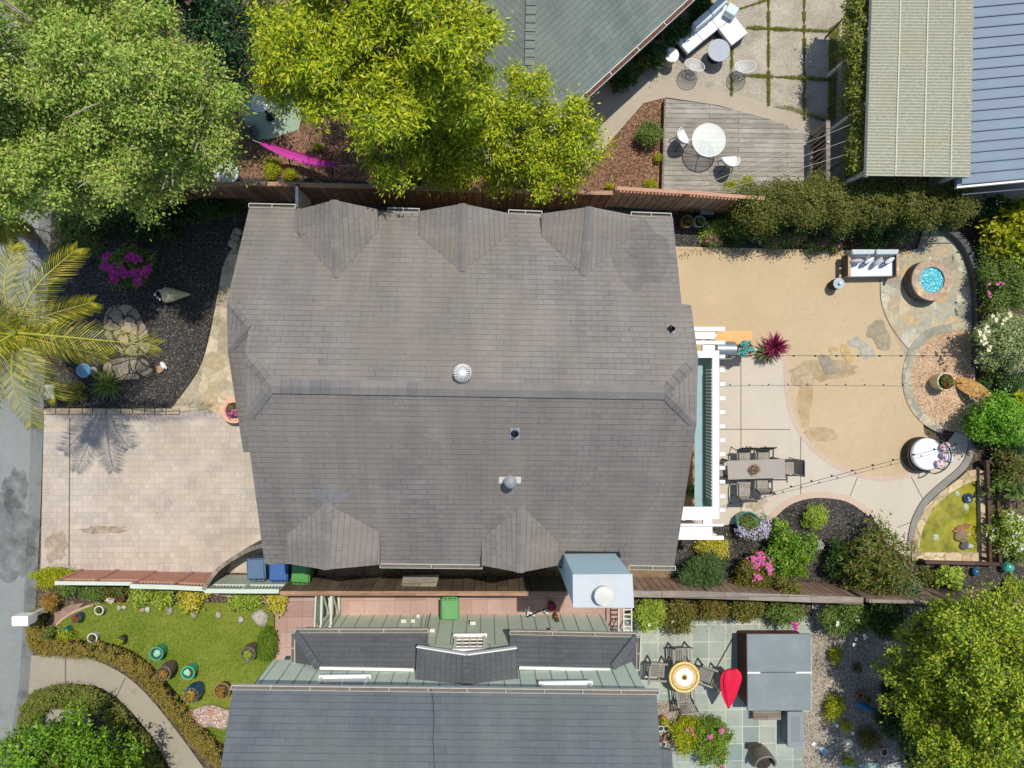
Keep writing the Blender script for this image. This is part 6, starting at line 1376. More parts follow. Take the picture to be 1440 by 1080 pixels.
m = MB(); m.tube([(c.x+r*math.cos(6.283*i/36), c.y+r*math.sin(6.283*i/36), .905) for i in range(36)], .018, 8, True); m.build('rim', M['mesh_white'], gt_)
for i in range(4):
    a = 1.35+1.5708*i; m = MB(); m.tube([(c.x, c.y, .89), (c.x+r*.97*math.cos(a), c.y+r*.97*math.sin(a), .89)], .012, 6); m.build('strut', M['mesh_white'], gt_)
    m = MB(); m.tube([(c.x+.05*math.cos(a), c.y+.05*math.sin(a), .87), (c.x+.1*math.cos(a), c.y+.1*math.sin(a), .5), (c.x+.33*math.cos(a), c.y+.33*math.sin(a), .19)], .014, 7); m.build('leg', M['mesh_white'], gt_)
def shell_chair(label, loc, rz, group):
    t = thing('shell_chair', label, 'chair', loc, rz, group)
    m = MB(); vs = []; fs = []; n = 14
    for j, (s_, z_) in enumerate(((0.0, .43), (.5, .425), (.85, .45), (1.0, .6), (1.04, .8))):
        for i in range(n+1):
            a = math.pi*i/n; zz = z_ if j < 3 else .45+(z_-.45)*(.35+.65*math.sin(a)); vs.append((.26*s_*math.cos(a), -.12+.34*s_*math.sin(a), zz))
    for j in range(4):
        for i in range(n): fs.append((j*(n+1)+i, j*(n+1)+i+1, (j+1)*(n+1)+i+1, (j+1)*(n+1)+i))
    m.add(vs, fs, True); m.slab([(-.26, -.12, .43), (.26, -.12, .43), (.22, -.17, .42), (-.22, -.17, .42)], .015)
    o = m.build('seat_shell', M['mesh_white'], t, False); sd = o.modifiers.new('s', 'SOLIDIFY'); sd.thickness = .012
    for x, y in ((-.2, -.18), (.2, -.18), (-.2, .2), (.2, .2)): m = MB(); m.tube([(x*.5, y*.5, .42), (x, y, 0)], .012, 7); m.build('leg', M['dark_metal'], t, False)
    return t
GS = 'white shell chairs at the glass table'
p = P(959, 194, .63); c0s = shell_chair('white shell chair left of the glass table, by the deck edge', (p.x, p.y, .18), 2.05, GS)
p = P(1026, 228, .63); dup(c0s, (p.x, p.y, .18), math.pi+.08, 'white shell chair at the lower right of the glass table', GS)
# grey beam with slats at the deck end
g = thing('slatted_railing', 'weathered grey slatted railing at the right end of the deck', 'railing', at0(1152, 225, .3))
a, b = P(1163.8, 170, 1.25), P(1164, 262, 1.25); m = MB(); m.bar(a, b, .12, .07); m.build('top_rail', M['wood_grey'], g)
m = MB(); n = 13
for i in range(n): p = a+(b-a)*(i+.5)/n; m.bar((p.x-.01, p.y, 1.2), (p.x-.01, p.y, .05), .04, .04)
m.build('slat', plain('a08c6c', .8, .15, 8), g)
for p in (a, b): m = MB(); m.box((p.x+.03, p.y, .6), (.09, .09, 1.2)); m.build('post', M['wood_grey'], g)
m = MB(); p = P(1164.5, 200, 1.3); m.ball((p.x, p.y, 1.31), .035); m.build('finial', M['white'], g)
cl = thing('clothesline', 'three thin white lines from the deck fence to the vine-covered fence', 'clothesline', P(984, 263, 1.9))
for a, b in (((984, 262), (1232, 160)), ((990, 266), (1230, 184)), ((1020, 266), (1228, 206))): m = MB(); m.tube([P(a[0], a[1], 1.95), P((a[0]+b[0])/2, (a[1]+b[1])/2+1, 1.95), P(b[0], b[1], 2.0)], .0045, 4); m.build('line', M['offwhite'], cl)
# hammock corner
c_, d_ = P(367, 202, .9), P(476, 234, .9); hm = thing('hammock', 'magenta hammock strung above the bark mulch', 'hammock', ((c_+d_)/2)*Vector((1, 1, 0)))
m = MB(); n = 16; K = 8; vs = []
for i in range(n+1):
    t_ = i/n; p = c_+(d_-c_)*t_; w = .03+.12*math.sin(math.pi*t_)**.7*(1-.25*t_); z_ = .95-.42*math.sin(math.pi*t_)
    dr_ = (d_-c_).normalized(); s_ = Vector((-dr_.y, dr_.x, 0))
    for k in range(K+1): u = -1+2*k/K; vs.append(p*1+s_*w*u+Vector((0, 0, z_-p.z+.12*w*4*u*u+.03*math.sin(k*2.6))))
m.add(vs, [(i*(K+1)+k, (i+1)*(K+1)+k, (i+1)*(K+1)+k+1, i*(K+1)+k+1) for i in range(n) for k in range(K)], True); m.build('fabric', plain('b83a98', .7, .1, 9, bump=.3), hm)
m = MB(); m.tube([c_+Vector((-.2, .06, .12)), c_+Vector((0, 0, .05))], .01, 5); m.tube([d_+Vector((0, 0, .05)), d_+Vector((.35, -.03, .15))], .01, 5); m.build('rope', M['offwhite'], hm)
for x, y in ((405, 215), (465, 225)): 
    m = MB(); p = P(x, y, .3); m.tube([(p.x, p.y+.35, 0), (p.x, p.y, .35), (p.x, p.y-.35, 0)], .018, 6); m.build('stand', M['dark_metal'], hm)
wt = round_table_px('patio_table', 'white round table on the green pad between the two big trees', 365, 146, 12, 1.0, M['mesh_white'], M['dark_metal'])
round_table_px('patio_table', 'white oval-looking table half hidden under the pale green tree by the fence', 318, 243, 17, .8, plain('b9c4c6', .5, .05, 4), M['dark_metal'])
# debris in the side passage
t = thing('garden_tools', 'heap of white and black tools against the green wall below the chimney', 'tools', at0(755, 858, .2))
for a, b in (((738, 857), (752, 866)), ((752, 862), (768, 858)), ((760, 856), (771, 863)), ((742, 866), (744, 853))): m = MB(); m.bar(P(a[0], a[1], .15), P(b[0], b[1], .35), .05, .03); m.build('tool', M['white'], t)
m = MB(); m.tube([P(740, 868, .2), P(770, 855, .6)], .02, 6); m.build('tool', M['black'], t)
potted('planter', 'orange square-ish pot with magenta plant in the shade of the chimney', 776, 853, 6, .3, plain('8a3e24', .7, .1, 6), LM['mag'], None, .8)
potted('planter', 'small pot with a round dark green plant against the green wall', 782.5, 871, 4, .5, M['terracotta'], LM['dark'], None, 1.0)
# front garden
cb = thing('cone_basket', 'cream cone-shaped basket lying on the black gravel, black and white balls in its mouth', 'basket', at0(245, 415, .2))
A, B = P(229, 415, .22), P(268.5, 414, .06); m = MB(); ax = B-A; m.tube([A, A+ax*.1, A+ax*.35, A+ax*.7, B], [.19, .235, .2, .1, .012], 20, caps=False); m.build('basket', plain('c9c49a', .85, .15, 14, bump=.5), cb)
rr = random.Random(4); m1, m2 = MB(), MB()
for i in range(44): a = rr.random()*6.28; q_ = rr.uniform(0, .18); (m1 if i % 2 else m2).ball(A+Vector((rr.uniform(-.14, .02), q_*math.cos(a), .03+q_*abs(math.sin(a))*.95)), .042, 8, 6)
m1.build('balls', M['black'], cb); m2.build('balls', M['white'], cb)
so = thing('stone_ornament', 'small white and green stone ornament on the black gravel near the palm shadow', 'ornament', at0(229, 516, .05))
m = MB(); m.rock(P(230, 514, .07), (.07, .13, .06), 3); m.build('stone', M['white'], so); m = MB(); m.rock(P(225, 519, .05), (.14, .1, .05), 4); m.build('stone', plain('b08f6c', .85, .2, 8), so)
bb = thing('bird_bath', 'pale blue shallow bowl in the shade beside the palm', 'bird bath', at0(117, 521, .5))
c = P(117.5, 521, .5); m = MB(); m.lathe((c.x, c.y, .42), [(.06, 0), (.17, .04), (.21, .09), (.19, .09), (.15, .055), (.001, .045)], 24); m.build('bowl', plain('6fa3c0', .3, .1, 6, spec=.6), bb); m = MB(); m.lathe((c.x, c.y, 0), [(.12, 0), (.05, .06), (.04, .42)], 14); m.build('pedestal', stone_pot, bb)
rk = MB()
for i in range(3): rk.rock(P(328+i*3, 342-i*8, .1), (.16, .14, .12), 70+i)
single('boulder', rk, plain('a39a88', .85, .25, 7, bump=.6), 'cluster of pale rocks where the front path meets the house corner', 'boulder')
# pots in the shaded side strip
potted('planter', 'round tan pot in the shade by the north-east house corner', 966.5, 311, 8.5, .4, plain('8a6a4c', .8, .15, 6), LM['bronze'], None, .7)
potted('planter', 'grey-green pot in the shade right of the tan one', 984, 311.5, 8, .35, plain('8fa390', .6, .15, 6), LM['mid'], None, .7)
sg = thing('garden_bench', 'small grey slatted bench by the reddish fence, above the two shaded pots', 'bench', at0(994, 297, .4))
m = MB()
for i in range(4): m.bar(P(985, 293.5+i*2.3, .4), P(1004, 294.5+i*2.3, .4), .04, .02)
m.build('seat', M['grey_metal'], sg)
for x, y in ((986, 294), (1003, 295), (987, 300), (1002, 301)): p = P(x, y, .4); m = MB(); m.box((p.x, p.y, .195), (.03, .03, .37)); m.build('leg', M['grey_metal'], sg)
# ---------------------------------------------------------------- trees
TM = {}
TM['pale'] = leafm(['3a601e', '64902c', '8eb242', 'b4cc58', 'ccd07a', '9eac4c', 'a8946c'], .5, .33, .5, 'leaves_pale_tree')
TM['yel'] = leafm(['3c5f10', '708f18', 'a6b81e', 'd6d02c', '8ca41c', '2c4a0c'], .45, .22, .5, 'leaves_yellow_tree')
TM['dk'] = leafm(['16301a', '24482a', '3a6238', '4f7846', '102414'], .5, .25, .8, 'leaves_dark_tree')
TM['se'] = leafm(['3e5f14', '6c8e1c', '9cb02a', 'c2c43a', '527416', '2a460e'], .5, .28, .6, 'leaves_se_tree')
TM['sw'] = leafm(['2c5212', '4a781a', '6e9a22', '93b62e', '21400e'], .4, .3, .8, 'leaves_sw_tree')
tree('broadleaf_tree', 'huge pale green tree filling the top left corner', [(170, 120, 6.4, 95, 1.5), (70, 50, 6.6, 110, 1.6), (45, 205, 5.8, 90, 1.2), (225, 90, 6.1, 62, 1.1), (277, 130, 5.8, 60, 1.0), (275, 185, 5.5, 55, .9), (150, 222, 5.6, 74, 1.0), (235, 225, 5.2, 46, .8), (-40, 120, 6.5, 110, 1.4), (90, -60, 6.5, 110, 1.5), (20, 265, 5.2, 40, .7), (0, 235, 5.6, 60, .8), (-60, 230, 5.8, 80, 1.0), (62, 262, 5.2, 34, .6), (215, 262, 4.6, 34, .5), (165, 262, 4.8, 34, .5), (110, 268, 5.0, 34, .5), (310, 215, 4.8, 26, .5)], 165000, .08, TM['pale'], (255, 262), M['bark_pale'], .5, .22, 11, per=26, tr=.2)
tree('broadleaf_tree', 'vivid yellow-green tree at the top, between the pale tree and the grey-green roof', [(470, 65, 6.6, 95, 1.3), (590, 50, 6.8, 95, 1.3), (412, 100, 6.0, 62, .9), (535, 145, 6.2, 66, .9), (640, 120, 5.8, 64, 1.0), (600, 200, 4.0, 54, .7), (548, 215, 3.8, 40, .6), (655, 210, 3.8, 46, .7), (620, 235, 3.2, 36, .5), (535, 250, 5.4, 13, .25), (560, 253, 5.3, 12, .22), (390, 40, 6.2, 46, .8), (665, 25, 6.0, 38, .9), (520, -50, 6.6, 130, 1.2)], 100000, .12, TM['yel'], (585, 262), M['bark'], .3, .2, 12, per=22, tr=.17)
tree('broadleaf_tree', 'smaller yellow-green tree in front of the grey-green roof, with bare limbs showing', [(745, 135, 4.4, 42, .6), (790, 185, 3.9, 46, .6), (825, 205, 3.6, 36, .5), (720, 185, 4.0, 40, .5), (765, 235, 3.4, 42, .5), (705, 235, 3.2, 34, .45), (808, 240, 3.2, 28, .4), (700, 158, 4.4, 30, .5), (688, 205, 4.2, 34, .5), (735, 210, 4.0, 34, .5)], 25000, .1, TM['yel'], (722, 262), M['bark_pale'], .34, .2, 13, per=20, tr=.1)
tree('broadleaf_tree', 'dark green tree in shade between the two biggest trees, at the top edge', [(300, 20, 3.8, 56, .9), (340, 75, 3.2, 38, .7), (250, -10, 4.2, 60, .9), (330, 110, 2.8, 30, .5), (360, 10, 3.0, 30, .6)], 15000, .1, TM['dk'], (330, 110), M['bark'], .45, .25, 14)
tree('broadleaf_tree', 'big olive-yellow tree filling the bottom right corner', [(1380, 930, 4.0, 80, 1.2), (1420, 1010, 4.4, 90, 1.2), (1340, 1030, 3.6, 60, .9), (1310, 950, 3.2, 50, .7), (1400, 870, 3.2, 50, .7), (1292, 892, 2.0, 26, .4), (1268, 948, 2.6, 18, .3), (1288, 1004, 3.0, 26, .4), (1300, 948, 2.2, 20, .3), (1345, 880, 2.4, 38, .5), (1330, 1085, 3.6, 56, .8), (1450, 860, 3.2, 40, .7), (1262, 945, 2.4, 12, .25), (1272, 898, 2.3, 12, .25), (1250, 990, 2.4, 11, .22), (1300, 880, 2.4, 18, .3), (1320, 990, 2.2, 50, .5), (1390, 960, 3.0, 66, .6), (1370, 1060, 2.8, 56, .6), (1420, 920, 2.8, 50, .5)], 92000, .085, TM['se'], (1350, 960), M['bark'], .5, .18, 15, per=22, tr=.14)
tree('broadleaf_tree', 'glossy mid green tree in the bottom left corner inside the curved hedge', [(95, 1065, 2.4, 62, .9), (40, 1070, 2.3, 46, .7), (150, 1085, 2.2, 52, .7), (10, 1100, 2.3, 50, .7), (100, 1120, 2.6, 90, .8)], 22000, .10, TM['sw'], (120, 1030), M['bark'], .5, .2, 16)
shr = shrub
# back garden shrubs
shr('small_tree', 'bright green bushy tree beside the tip of the surfboard', 'tree', 1406, 591, 40, 36, 2.0, leafm(['2f5a14', '4c8a1c', '74ac26', '98c43a', '234812'], .45, .3, 2, 'bright_leaves'), size=.075, rc=.16)
shr('oleander_bush', 'pale green bush with cream flowers against the right edge', 'bush', 1418, 478, 44, 44, 1.7, leafm(['5c7440', '7d9458', 'a0b070', 'c4c890', '48602c'], .5, .3, 2, 'oleander'), size=.10, asp=.3, flowers=(LM['cream'], 26, .07, [(1388, 465), (1383, 478), (1384, 482), (1420, 440), (1398, 448), (1412, 449), (1390, 490), (1379, 470)]))
shr('rose_bush', 'mid green bush with a few red blooms right of the fire pit', 'bush', 1412, 400, 38, 42, 1.3, LM['mid'], size=.06, flowers=(LM['pink'], 7, .06, [(1404, 398), (1392, 412)]))
shr('broadleaf_shrub', 'large-leaved yellow-green shrub in the upper right planting', 'shrub', 1420, 325, 34, 36, 1.4, LM['ygreen'], size=.2, asp=.35, rc=.2, up=.35)
shr('broadleaf_shrub', 'shaded dark shrub with white dots beside the hedge end', 'shrub', 1400, 296, 34, 22, 1.0, LM['dark'], size=.1, flowers=(LM['white'], 20, .035))
rosette('agave', 'yellow-green spiky succulent spilling over the top of the curved dark wall', 'plant', 1343, 311, 13, .35, leafm(['8a9c1c', 'b0b82c', 'c8c84c'], .5, .2, 3, 'agave'), 46, .05, (15, 75), .25, z0=.3)
shr('flowering_shrub', 'white-flowering bush right of the timber planter', 'bush', 1424, 745, 30, 34, 1.1, LM['lime'], size=.07, flowers=(LM['white'], 260, .04))
shr('banana_plant', 'clump of big glossy leaves above the white-flowering bush', 'plant', 1424, 695, 26, 30, 1.4, LM['mid'], size=.3, asp=.35, rc=.2, n=160)
shr('low_shrub', 'brown-green shrub in the east bed below the bright green tree', 'shrub', 1420, 655, 26, 26, .9, LM['bronze'], size=.09)
shr('ground_shrub', 'mottled blue-flowering ground plant in the east bed by the surfboard tip', 'shrub', 1422, 535, 22, 24, .6, LM['dark'], size=.06, flowers=(LM['lilac'], 40, .035))
for x, y, r_ in ((1383, 545, 10), (1380, 620, 9)): shr('low_shrub', ['dark tuft right below the oleander bush', 'dark tuft beneath the bright green bushy tree'][x == 1380], 'shrub', x, y, r_, r_, .4, LM['dark'], size=.06)
# back hedge
M['hedge_leaf'] = leafm(['46561e', '5f7026', '7a8432', '948c46', '3c4c16', '74703a', '66802a'], .55, .35, 1.0, 'hedge_leaves')
hr = thing('hedge', 'tall olive-brown hedge above the sand patio, running right to the metal roof', 'hedge', at0(1205, 300, .5)); bl = []
rnd = random.Random(9)
for i in range(26):
    t_ = i/25; x = 1052+t_*300; y = 285+6*math.sin(i*1.3)-3*t_; c = P(x, y+rnd.uniform(-6, 6), 1.5); bl.append((c.x, c.y, 1.45+rnd.uniform(-.1, .2), .42, .62+rnd.uniform(-.1, .12), .55))
leaf_obj('foliage', bl, 52000, .065, M['hedge_leaf'], hr, 21, .5, .15, .5, (.75, 1.0), 22)
leaf_obj('lower_foliage', [(b[0], b[1]-.25, .7, .5, .6, .6) for b in bl[::2]], 16000, .07, LM['dark'], hr, 22, .5, .15)
m = MB()
for i in range(0, 26, 2): b = bl[i]; m.tube([(b[0], b[1], 0), (b[0]+.05, b[1], 1.2)], [.04, .02], 6)
m.build('stem', M['bark'], hr)
# low growth under the hedge with pink blooms
for x, y, rx, ry, lb, fl in ((1005, 322, 20, 12, 'bright green clump with white bell beside the shaded pots', (LM['white'], 5, .05)), (1003, 337, 15, 7, 'pink flowers at the left end of the sand patio border', (LM['pink'], 30, .05)), (1040, 325, 24, 20, 'dark fern-like mass left of the pink-flowered border', None), (1092, 340, 14, 9, 'pink-flowered clump, first under the hedge', (LM['pink'], 40, .05)), (1118, 335, 16, 8, 'pink-flowered clump, second under the hedge', (LM['pink'], 26, .05)), (1150, 343, 16, 8, 'pink-flowered clump just left of the sofa', (LM['pink'], 36, .05)), (1175, 347, 10, 6, 'small pink-flowered clump touching the sofa\'s left side', (LM['pink'], 22, .05)), (1235, 335, 30, 12, 'shaded green growth behind the sofa', None)):
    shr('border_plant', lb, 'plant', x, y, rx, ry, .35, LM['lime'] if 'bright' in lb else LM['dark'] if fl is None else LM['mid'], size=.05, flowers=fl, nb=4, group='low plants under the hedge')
rosette('striped_grass', 'cream striped grass tuft at the corner of the black gravel', 'plant', 990, 335, 9, .2, leafm(['b8b878', 'd6d49c', '8a9a48'], .5, .2, 3, 'striped'), 30, .03, (10, 60), .25)
# south bed
shr('yellow_shrub', 'bright yellow shrub just below the pergola', 'shrub', 1003, 771, 22, 14, .7, LM['yellow'], size=.055)
shr('conifer_shrub', 'dark feathery green shrub against the fence below the yellow one', 'shrub', 990, 806, 37, 30, 1.2, leafm(['22381a', '35522a', '4a6a34', '637c40', '1a2c12'], .6, .15, 2, 'conifer'), size=.085, asp=.22, rc=.12)
shr('rhododendron', 'green shrub with a cluster of magenta blooms near the south fence', 'shrub', 1062, 808, 32, 32, 1.1, LM['olive'], size=.065, asp=.35, flowers=(LM['pink'], 150, .05, [(1060, 787), (1070, 781), (1073, 790), (1065, 795), (1080, 793), (1083, 801), (1065, 812)]))
shr('tall_shrub', 'rounded glossy green shrub in the middle of the black bed', 'shrub', 1112, 776, 39, 38, 1.3, leafm(['2f5414', '4a7a1c', '6c9a26', '92b838', '234010', 'c0c83c'], .4, .3, 2, 'citrus_leaves'), size=.085)
shr('lime_shrub', 'small lime green shrub alone in the upper part of the black bed', 'shrub', 1149, 727, 14, 17, .6, LM['lime'], size=.05)
shr('grey_shrub', 'small grey-white tuft right of the rounded glossy shrub', 'shrub', 1152, 767, 5, 6, .3, leafm(['b9bcb8', 'd8dad6', '8f948c'], .6, .2, 3, 'silver'), size=.04)
shr('bronze_shrub', 'big bronze and green shrub between the black bed and the pond', 'shrub', 1233, 792, 54, 56, 1.8, leafm(['4a3a1c', '6d5028', '4f6a20', '7a9232', '34501a', '8a6a44', '9aae44'], .45, .3, 1.4, 'bronze_leaves'), size=.13, asp=.32, rc=.2, n=5200)
shr('dark_shrub', 'very dark low shrub left of the bronze shrub', 'shrub', 1183, 790, 22, 30, .8, LM['dark'], size=.08)
shr('lime_hosta', 'clump of big lime leaves below the pond', 'plant', 1336, 814, 22, 22, .6, LM['lime'], size=.13, asp=.7, n=700, rc=.12)
shr('fence_creeper', 'pink-dotted creeper over the fence beside the bronze shrub', 'shrub', 1275, 833, 26, 18, 1.3, leafm(['3f5a34', '5c7a48', '7a8f5c', '8a5a5a'], .5, .3, 2, 'creeper'), size=.07, flowers=(LM['pink'], 24, .04))
shr('fence_creeper', 'green creeper hanging over the grey fence cap below the glossy shrub', 'shrub', 1105, 828, 22, 12, 1.5, LM['olive'], size=.06)
shr('fern', 'low fern left of the lime leaves, under the pond timber', 'plant', 1306, 812, 14, 12, .4, LM['bronze'], size=.07)
rosette('strappy_plant', 'green strappy plant in a pot at the bottom end of the narrow deck', 'plant', 977, 692, 14, .5, LM['mid'], 90, .05, (10, 80), .28, z0=.9, pot=M['terracotta'], potr=.16, poth=.25)
shr('potted_shrub', 'small bright green plant against the teal panel under the roof edge', 'plant', 985, 526, 6, 13, .5, LM['lime'], size=.08, z0=.9)
rosette('cordyline', 'red-purple spiky plant where sand meets concrete', 'plant', 1094, 487, 23, .7, LM['redp'], 130, .045, (0, 85), .12, z0=.0, pot=dark_pot, potr=.2, poth=.35)
rosette('agave', 'green and cream spiky plant left of the red-purple one', 'plant', 1079, 497, 16, .4, leafm(['4f6a2c', '8a8f4c', '344c20', 'b8a878'], .5, .2, 3, 'yucca'), 70, .04, (5, 70), .15, z0=.0, pot=dark_pot, potr=.16, poth=.25)
r = thing('succulent_pot', 'blue-green rosette succulent in a bowl behind the barbecue', 'plant', at0(1051, 490, .45)); c = P(1051, 490, 1.0)
pot_mesh(c, .745, .2, .18).build('pot', M['terracotta'], r); m = MB(); rnd = random.Random(2)
for i in range(14):
    a = rnd.random()*6.28; q_ = .22*math.sqrt(rnd.random()); blades(m, (c.x+q_*math.cos(a), c.y+q_*math.sin(a), .94), 14, .12, .07, 10, 80, rnd, .1, 2)
m.build('leaf_rosettes', leafm(L_['teal'], .5, .15, 4, 'succulent'), r)
# side hedge below the fence (roses) and neighbour planting
for x, y, rx, ry, mt, lb, fl in ((915, 866, 24, 22, 'lime', 'yellow-green rose hedge section next to the white rack', (LM['cream'], 3, .07)), (955, 868, 24, 22, 'olive', 'olive rose hedge section above the flower-patterned table', (LM['cream'], 3, .05)), (1000, 858, 26, 14, 'rust', 'rusty-leaved rose hedge section along the fence', None), (1050, 858, 26, 14, 'olive', 'thin olive hedge section above the hot tub', None), (1105, 862, 28, 16, 'mid', 'green hedge section with one magenta rose', (LM['mag'], 14, .06, [(1118, 880)])), (1190, 868, 40, 24, 'mid', 'wide green rose bush with white blooms beyond the hot tub', (LM['white'], 8, .07, [(1177, 877), (1206, 902), (1216, 895), (1203, 868)])), (1245, 872, 34, 28, 'dark', 'dark shaded bush between the white rose and the big tree', (LM['pink'], 10, .05)), (1262, 1010, 26, 30, 'dark', 'dark undergrowth at the left foot of the big tree', None), (1290, 1040, 24, 24, 'dark', 'dark undergrowth above the huge black pot', None)):
    shr('rose_hedge' if x < 1150 else 'garden_bush', lb, 'bush', x, y, rx, ry, 1.1, LM[mt], size=.065, flowers=fl, group='bushes along the south fence')
shr('round_shrub', 'yellow-green half of the rose bed beside the slate roof', 'bush', 968, 1034, 24, 26, .8, LM['ygreen'], size=.05, flowers=(LM['pink'], 5, .06, [(970, 1029), (976, 1031)]))
shr('rose_bush', 'green rose bush with pink and peach blooms on the bluestone patio', 'bush', 1002, 1040, 28, 34, 1.0, leafm(['36521a', '56781e', '7c9a2c', '9ab03c', '2a4014'], .45, .3, 2, 'rose_leaves'), size=.06, flowers=(LM['pink'], 16, .07, [(1013, 1026), (1014, 1078), (1012, 1082), (998, 1036)]))
for x, y, r_, mt, lb, h_ in ((1176, 923.5, 9, 'ygreen', 'round yellow-green tuft in the gravel beside the hot tub', .35), (1174, 996, 15, 'ygreen', 'loose yellow-green shrub in the middle of the gravel yard', .5), (1190.5, 1022, 8, 'yellow', 'bright yellow rosette below the loose yellow-green shrub', .3), (1222, 1040, 15, 'rust', 'low rust and olive shrub at the edge of the shade', .35), (1194.5, 1071, 7, 'lime', 'small lime cactus-like plant near the bottom edge', .35), (1207, 940, 6, 'rust', 'tiny dark red plant in the shade of the gravel yard', .2), (1250, 970, 10, 'dark', 'dark green tuft in the deepest shade of the gravel yard', .4)):
    shr('gravel_plant', lb, 'plant', x, y, r_, r_, h_, LM[mt], size=.05, nb=4, group='plants in the gravel yard')
# vine along patio cover
vr = thing('climbing_vine', 'yellow-green vine covering the fence left of the corrugated roof', 'vine', at0(1205, 120, .5)); bl = []
for x, y, rx, ry in ((1207, 0, 22, 24), (1208, 30, 22, 22), (1203, 58, 20, 18), (1210, 85, 14, 18), (1210, 112, 13, 18), (1208, 135, 13, 14), (1216, 160, 16, 18), (1215, 185, 17, 16), (1209, 210, 14, 16), (1208, 232, 12, 12)):
    c = P(x, y, 2.1); k = S(2.1); bl.append((c.x, c.y, 2.05, rx*k*.85, ry*k, .4)); bl.append((c.x+.05, c.y, 1.5, .12, ry*k*.8, .5))
leaf_obj('foliage', bl, 20000, .075, leafm(['44581a', '647628', '869238', 'a09c44', '324614'], .5, .3, 1.6, 'vine_leaves'), vr, 31, .6, .13); m = MB()
for i in range(0, 20, 8): b = bl[i]; m.tube([(b[0]+.1, b[1], 0), (b[0]+.15, b[1]+.1, 2.0)], [.03, .02], 6)
m.build('stem', M['bark'], vr)
# shaded shrubs by the slanted path
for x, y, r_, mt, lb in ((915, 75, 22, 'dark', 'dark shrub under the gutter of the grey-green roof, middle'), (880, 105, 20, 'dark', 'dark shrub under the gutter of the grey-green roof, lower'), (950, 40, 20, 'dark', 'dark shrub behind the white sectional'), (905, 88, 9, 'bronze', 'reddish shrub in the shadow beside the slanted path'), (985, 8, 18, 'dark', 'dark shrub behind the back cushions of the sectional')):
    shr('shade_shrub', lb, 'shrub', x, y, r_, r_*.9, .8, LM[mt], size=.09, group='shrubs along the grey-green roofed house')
shr('herb_bush', 'round green bush in a wire ring on the bark mulch beside the deck', 'bush', 912, 187, 19, 16, .7, LM['mid'], size=.055)
for x, y, r_, lb in ((926, 222, 6, 'small yellow-green weed at the left edge of the deck'), (915, 258, 9, 'yellow-green weed near the fence, left of the deck'), (857, 261, 5, 'tiny weed on the bark mulch by the fence'), (1026, 261, 12, 'bright weed at the bottom of the deck, behind the lattice fence'), (1050, 256, 12, 'pale weedy tuft at the deck\'s lower right'), (382, 243, 10, 'yellow-green tuft left of the hammock stand, by the fence'), (408, 246, 9, 'yellow-green tuft below the hammock, by the fence'), (384, 232, 12, 'bright green tuft under the left end of the hammock'), (447, 206, 6, 'small tuft on the bark mulch above the hammock')):
    shr('weed', lb, 'plant', x, y, r_, r_*.8, .25, LM['ygreen'], size=.04, nb=3, group='weeds and tufts in the north yard')
rosette('ornamental_grass', 'grey dried grass clump between the pale tree and the hammock', 'plant', 350, 183, 17, .5, leafm(['4a463e', '6a645a', '8a8478', '34322c'], .7, .1, 3, 'dry_grass'), 160, .012, (5, 60), .2)
# lawn strip plants
shr('boxwood', 'olive rounded bush at the street end of the pinkish fence', 'bush', 70, 812, 26, 14, .7, LM['ygreen'], size=.04, rc=.08)
shr('boxwood', 'small orange-green bush behind the white mailbox', 'bush', 69, 848, 10, 12, .6, LM['autumn'], size=.04, rc=.08)
for x, y, rx, ry, mt, lb in ((95, 828, 16, 10, 'mid', 'loose green plants beside the ring planter'), (130, 835, 22, 10, 'mid', 'mixed green plants below the lattice fence, left part'), (160, 831, 18, 8, 'bronze', 'reddish green plants below the lattice fence, right part'), (197, 838, 15, 12, 'lime', 'yellow-green leafy clump, first in the row below the fence'), (228, 840, 18, 12, 'lime', 'yellow-green leafy clump, second in the row below the fence'), (270, 842, 19, 14, 'yellow', 'brightest yellow clump in the row below the fence'), (334, 845, 17, 11, 'lime', 'leafy clump below the pale green lattice fence, left one'), (356, 843, 14, 11, 'lime', 'leafy clump below the pale green lattice fence, middle one'), (389, 846, 15, 13, 'yellow', 'yellow-green clump beside the pink paving'), (90, 893, 10, 8, 'ygreen', 'small yellow-green plant at the foot of the dark teal pot'), (66, 893, 6, 10, 'mid', 'little green plant inside the left curb corner')):
    shr('leafy_clump', lb, 'plant', x, y, rx, ry, .45, LM[mt], size=.075 if mt in ('lime', 'yellow') else .05, asp=.7, nb=4, group='plants between fence and lawn')
def hedge_line(name, label, line, wpx, h, mat, n, size, seed, z0=0):
    pts = [P(x, y, h*.7) for x, y in line]; pts = smooth_line(pts, 5); c = pts[len(pts)//2]; root = thing(name, label, 'hedge', (c.x, c.y, 0)); bl = []; w = wpx*S(h)*.5; rnd = random.Random(seed); acc = 0
    dense = []
    for i in range(len(pts)-1):
        L = (pts[i+1]-pts[i]).length; k = max(1, int(L/(w*.55)))
        for j in range(k): dense.append(pts[i]+(pts[i+1]-pts[i])*j/k)
    for p in dense: bl.append((p.x, p.y, h*.52, w*rnd.uniform(.92, 1.06), w*rnd.uniform(.92, 1.06), h*.48))
    leaf_obj('foliage', bl, n, size, mat, root, seed, .55, .07, .6, (.82, 1.0), 18)
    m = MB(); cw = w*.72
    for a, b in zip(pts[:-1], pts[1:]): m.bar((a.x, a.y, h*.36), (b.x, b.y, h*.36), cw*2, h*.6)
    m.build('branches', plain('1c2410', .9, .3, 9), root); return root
hm_ = leafm(['566420', '788030', '98933c', 'a88c40', 'a07a40', '4a5618'], .55, .25, .9, 'clipped_hedge')
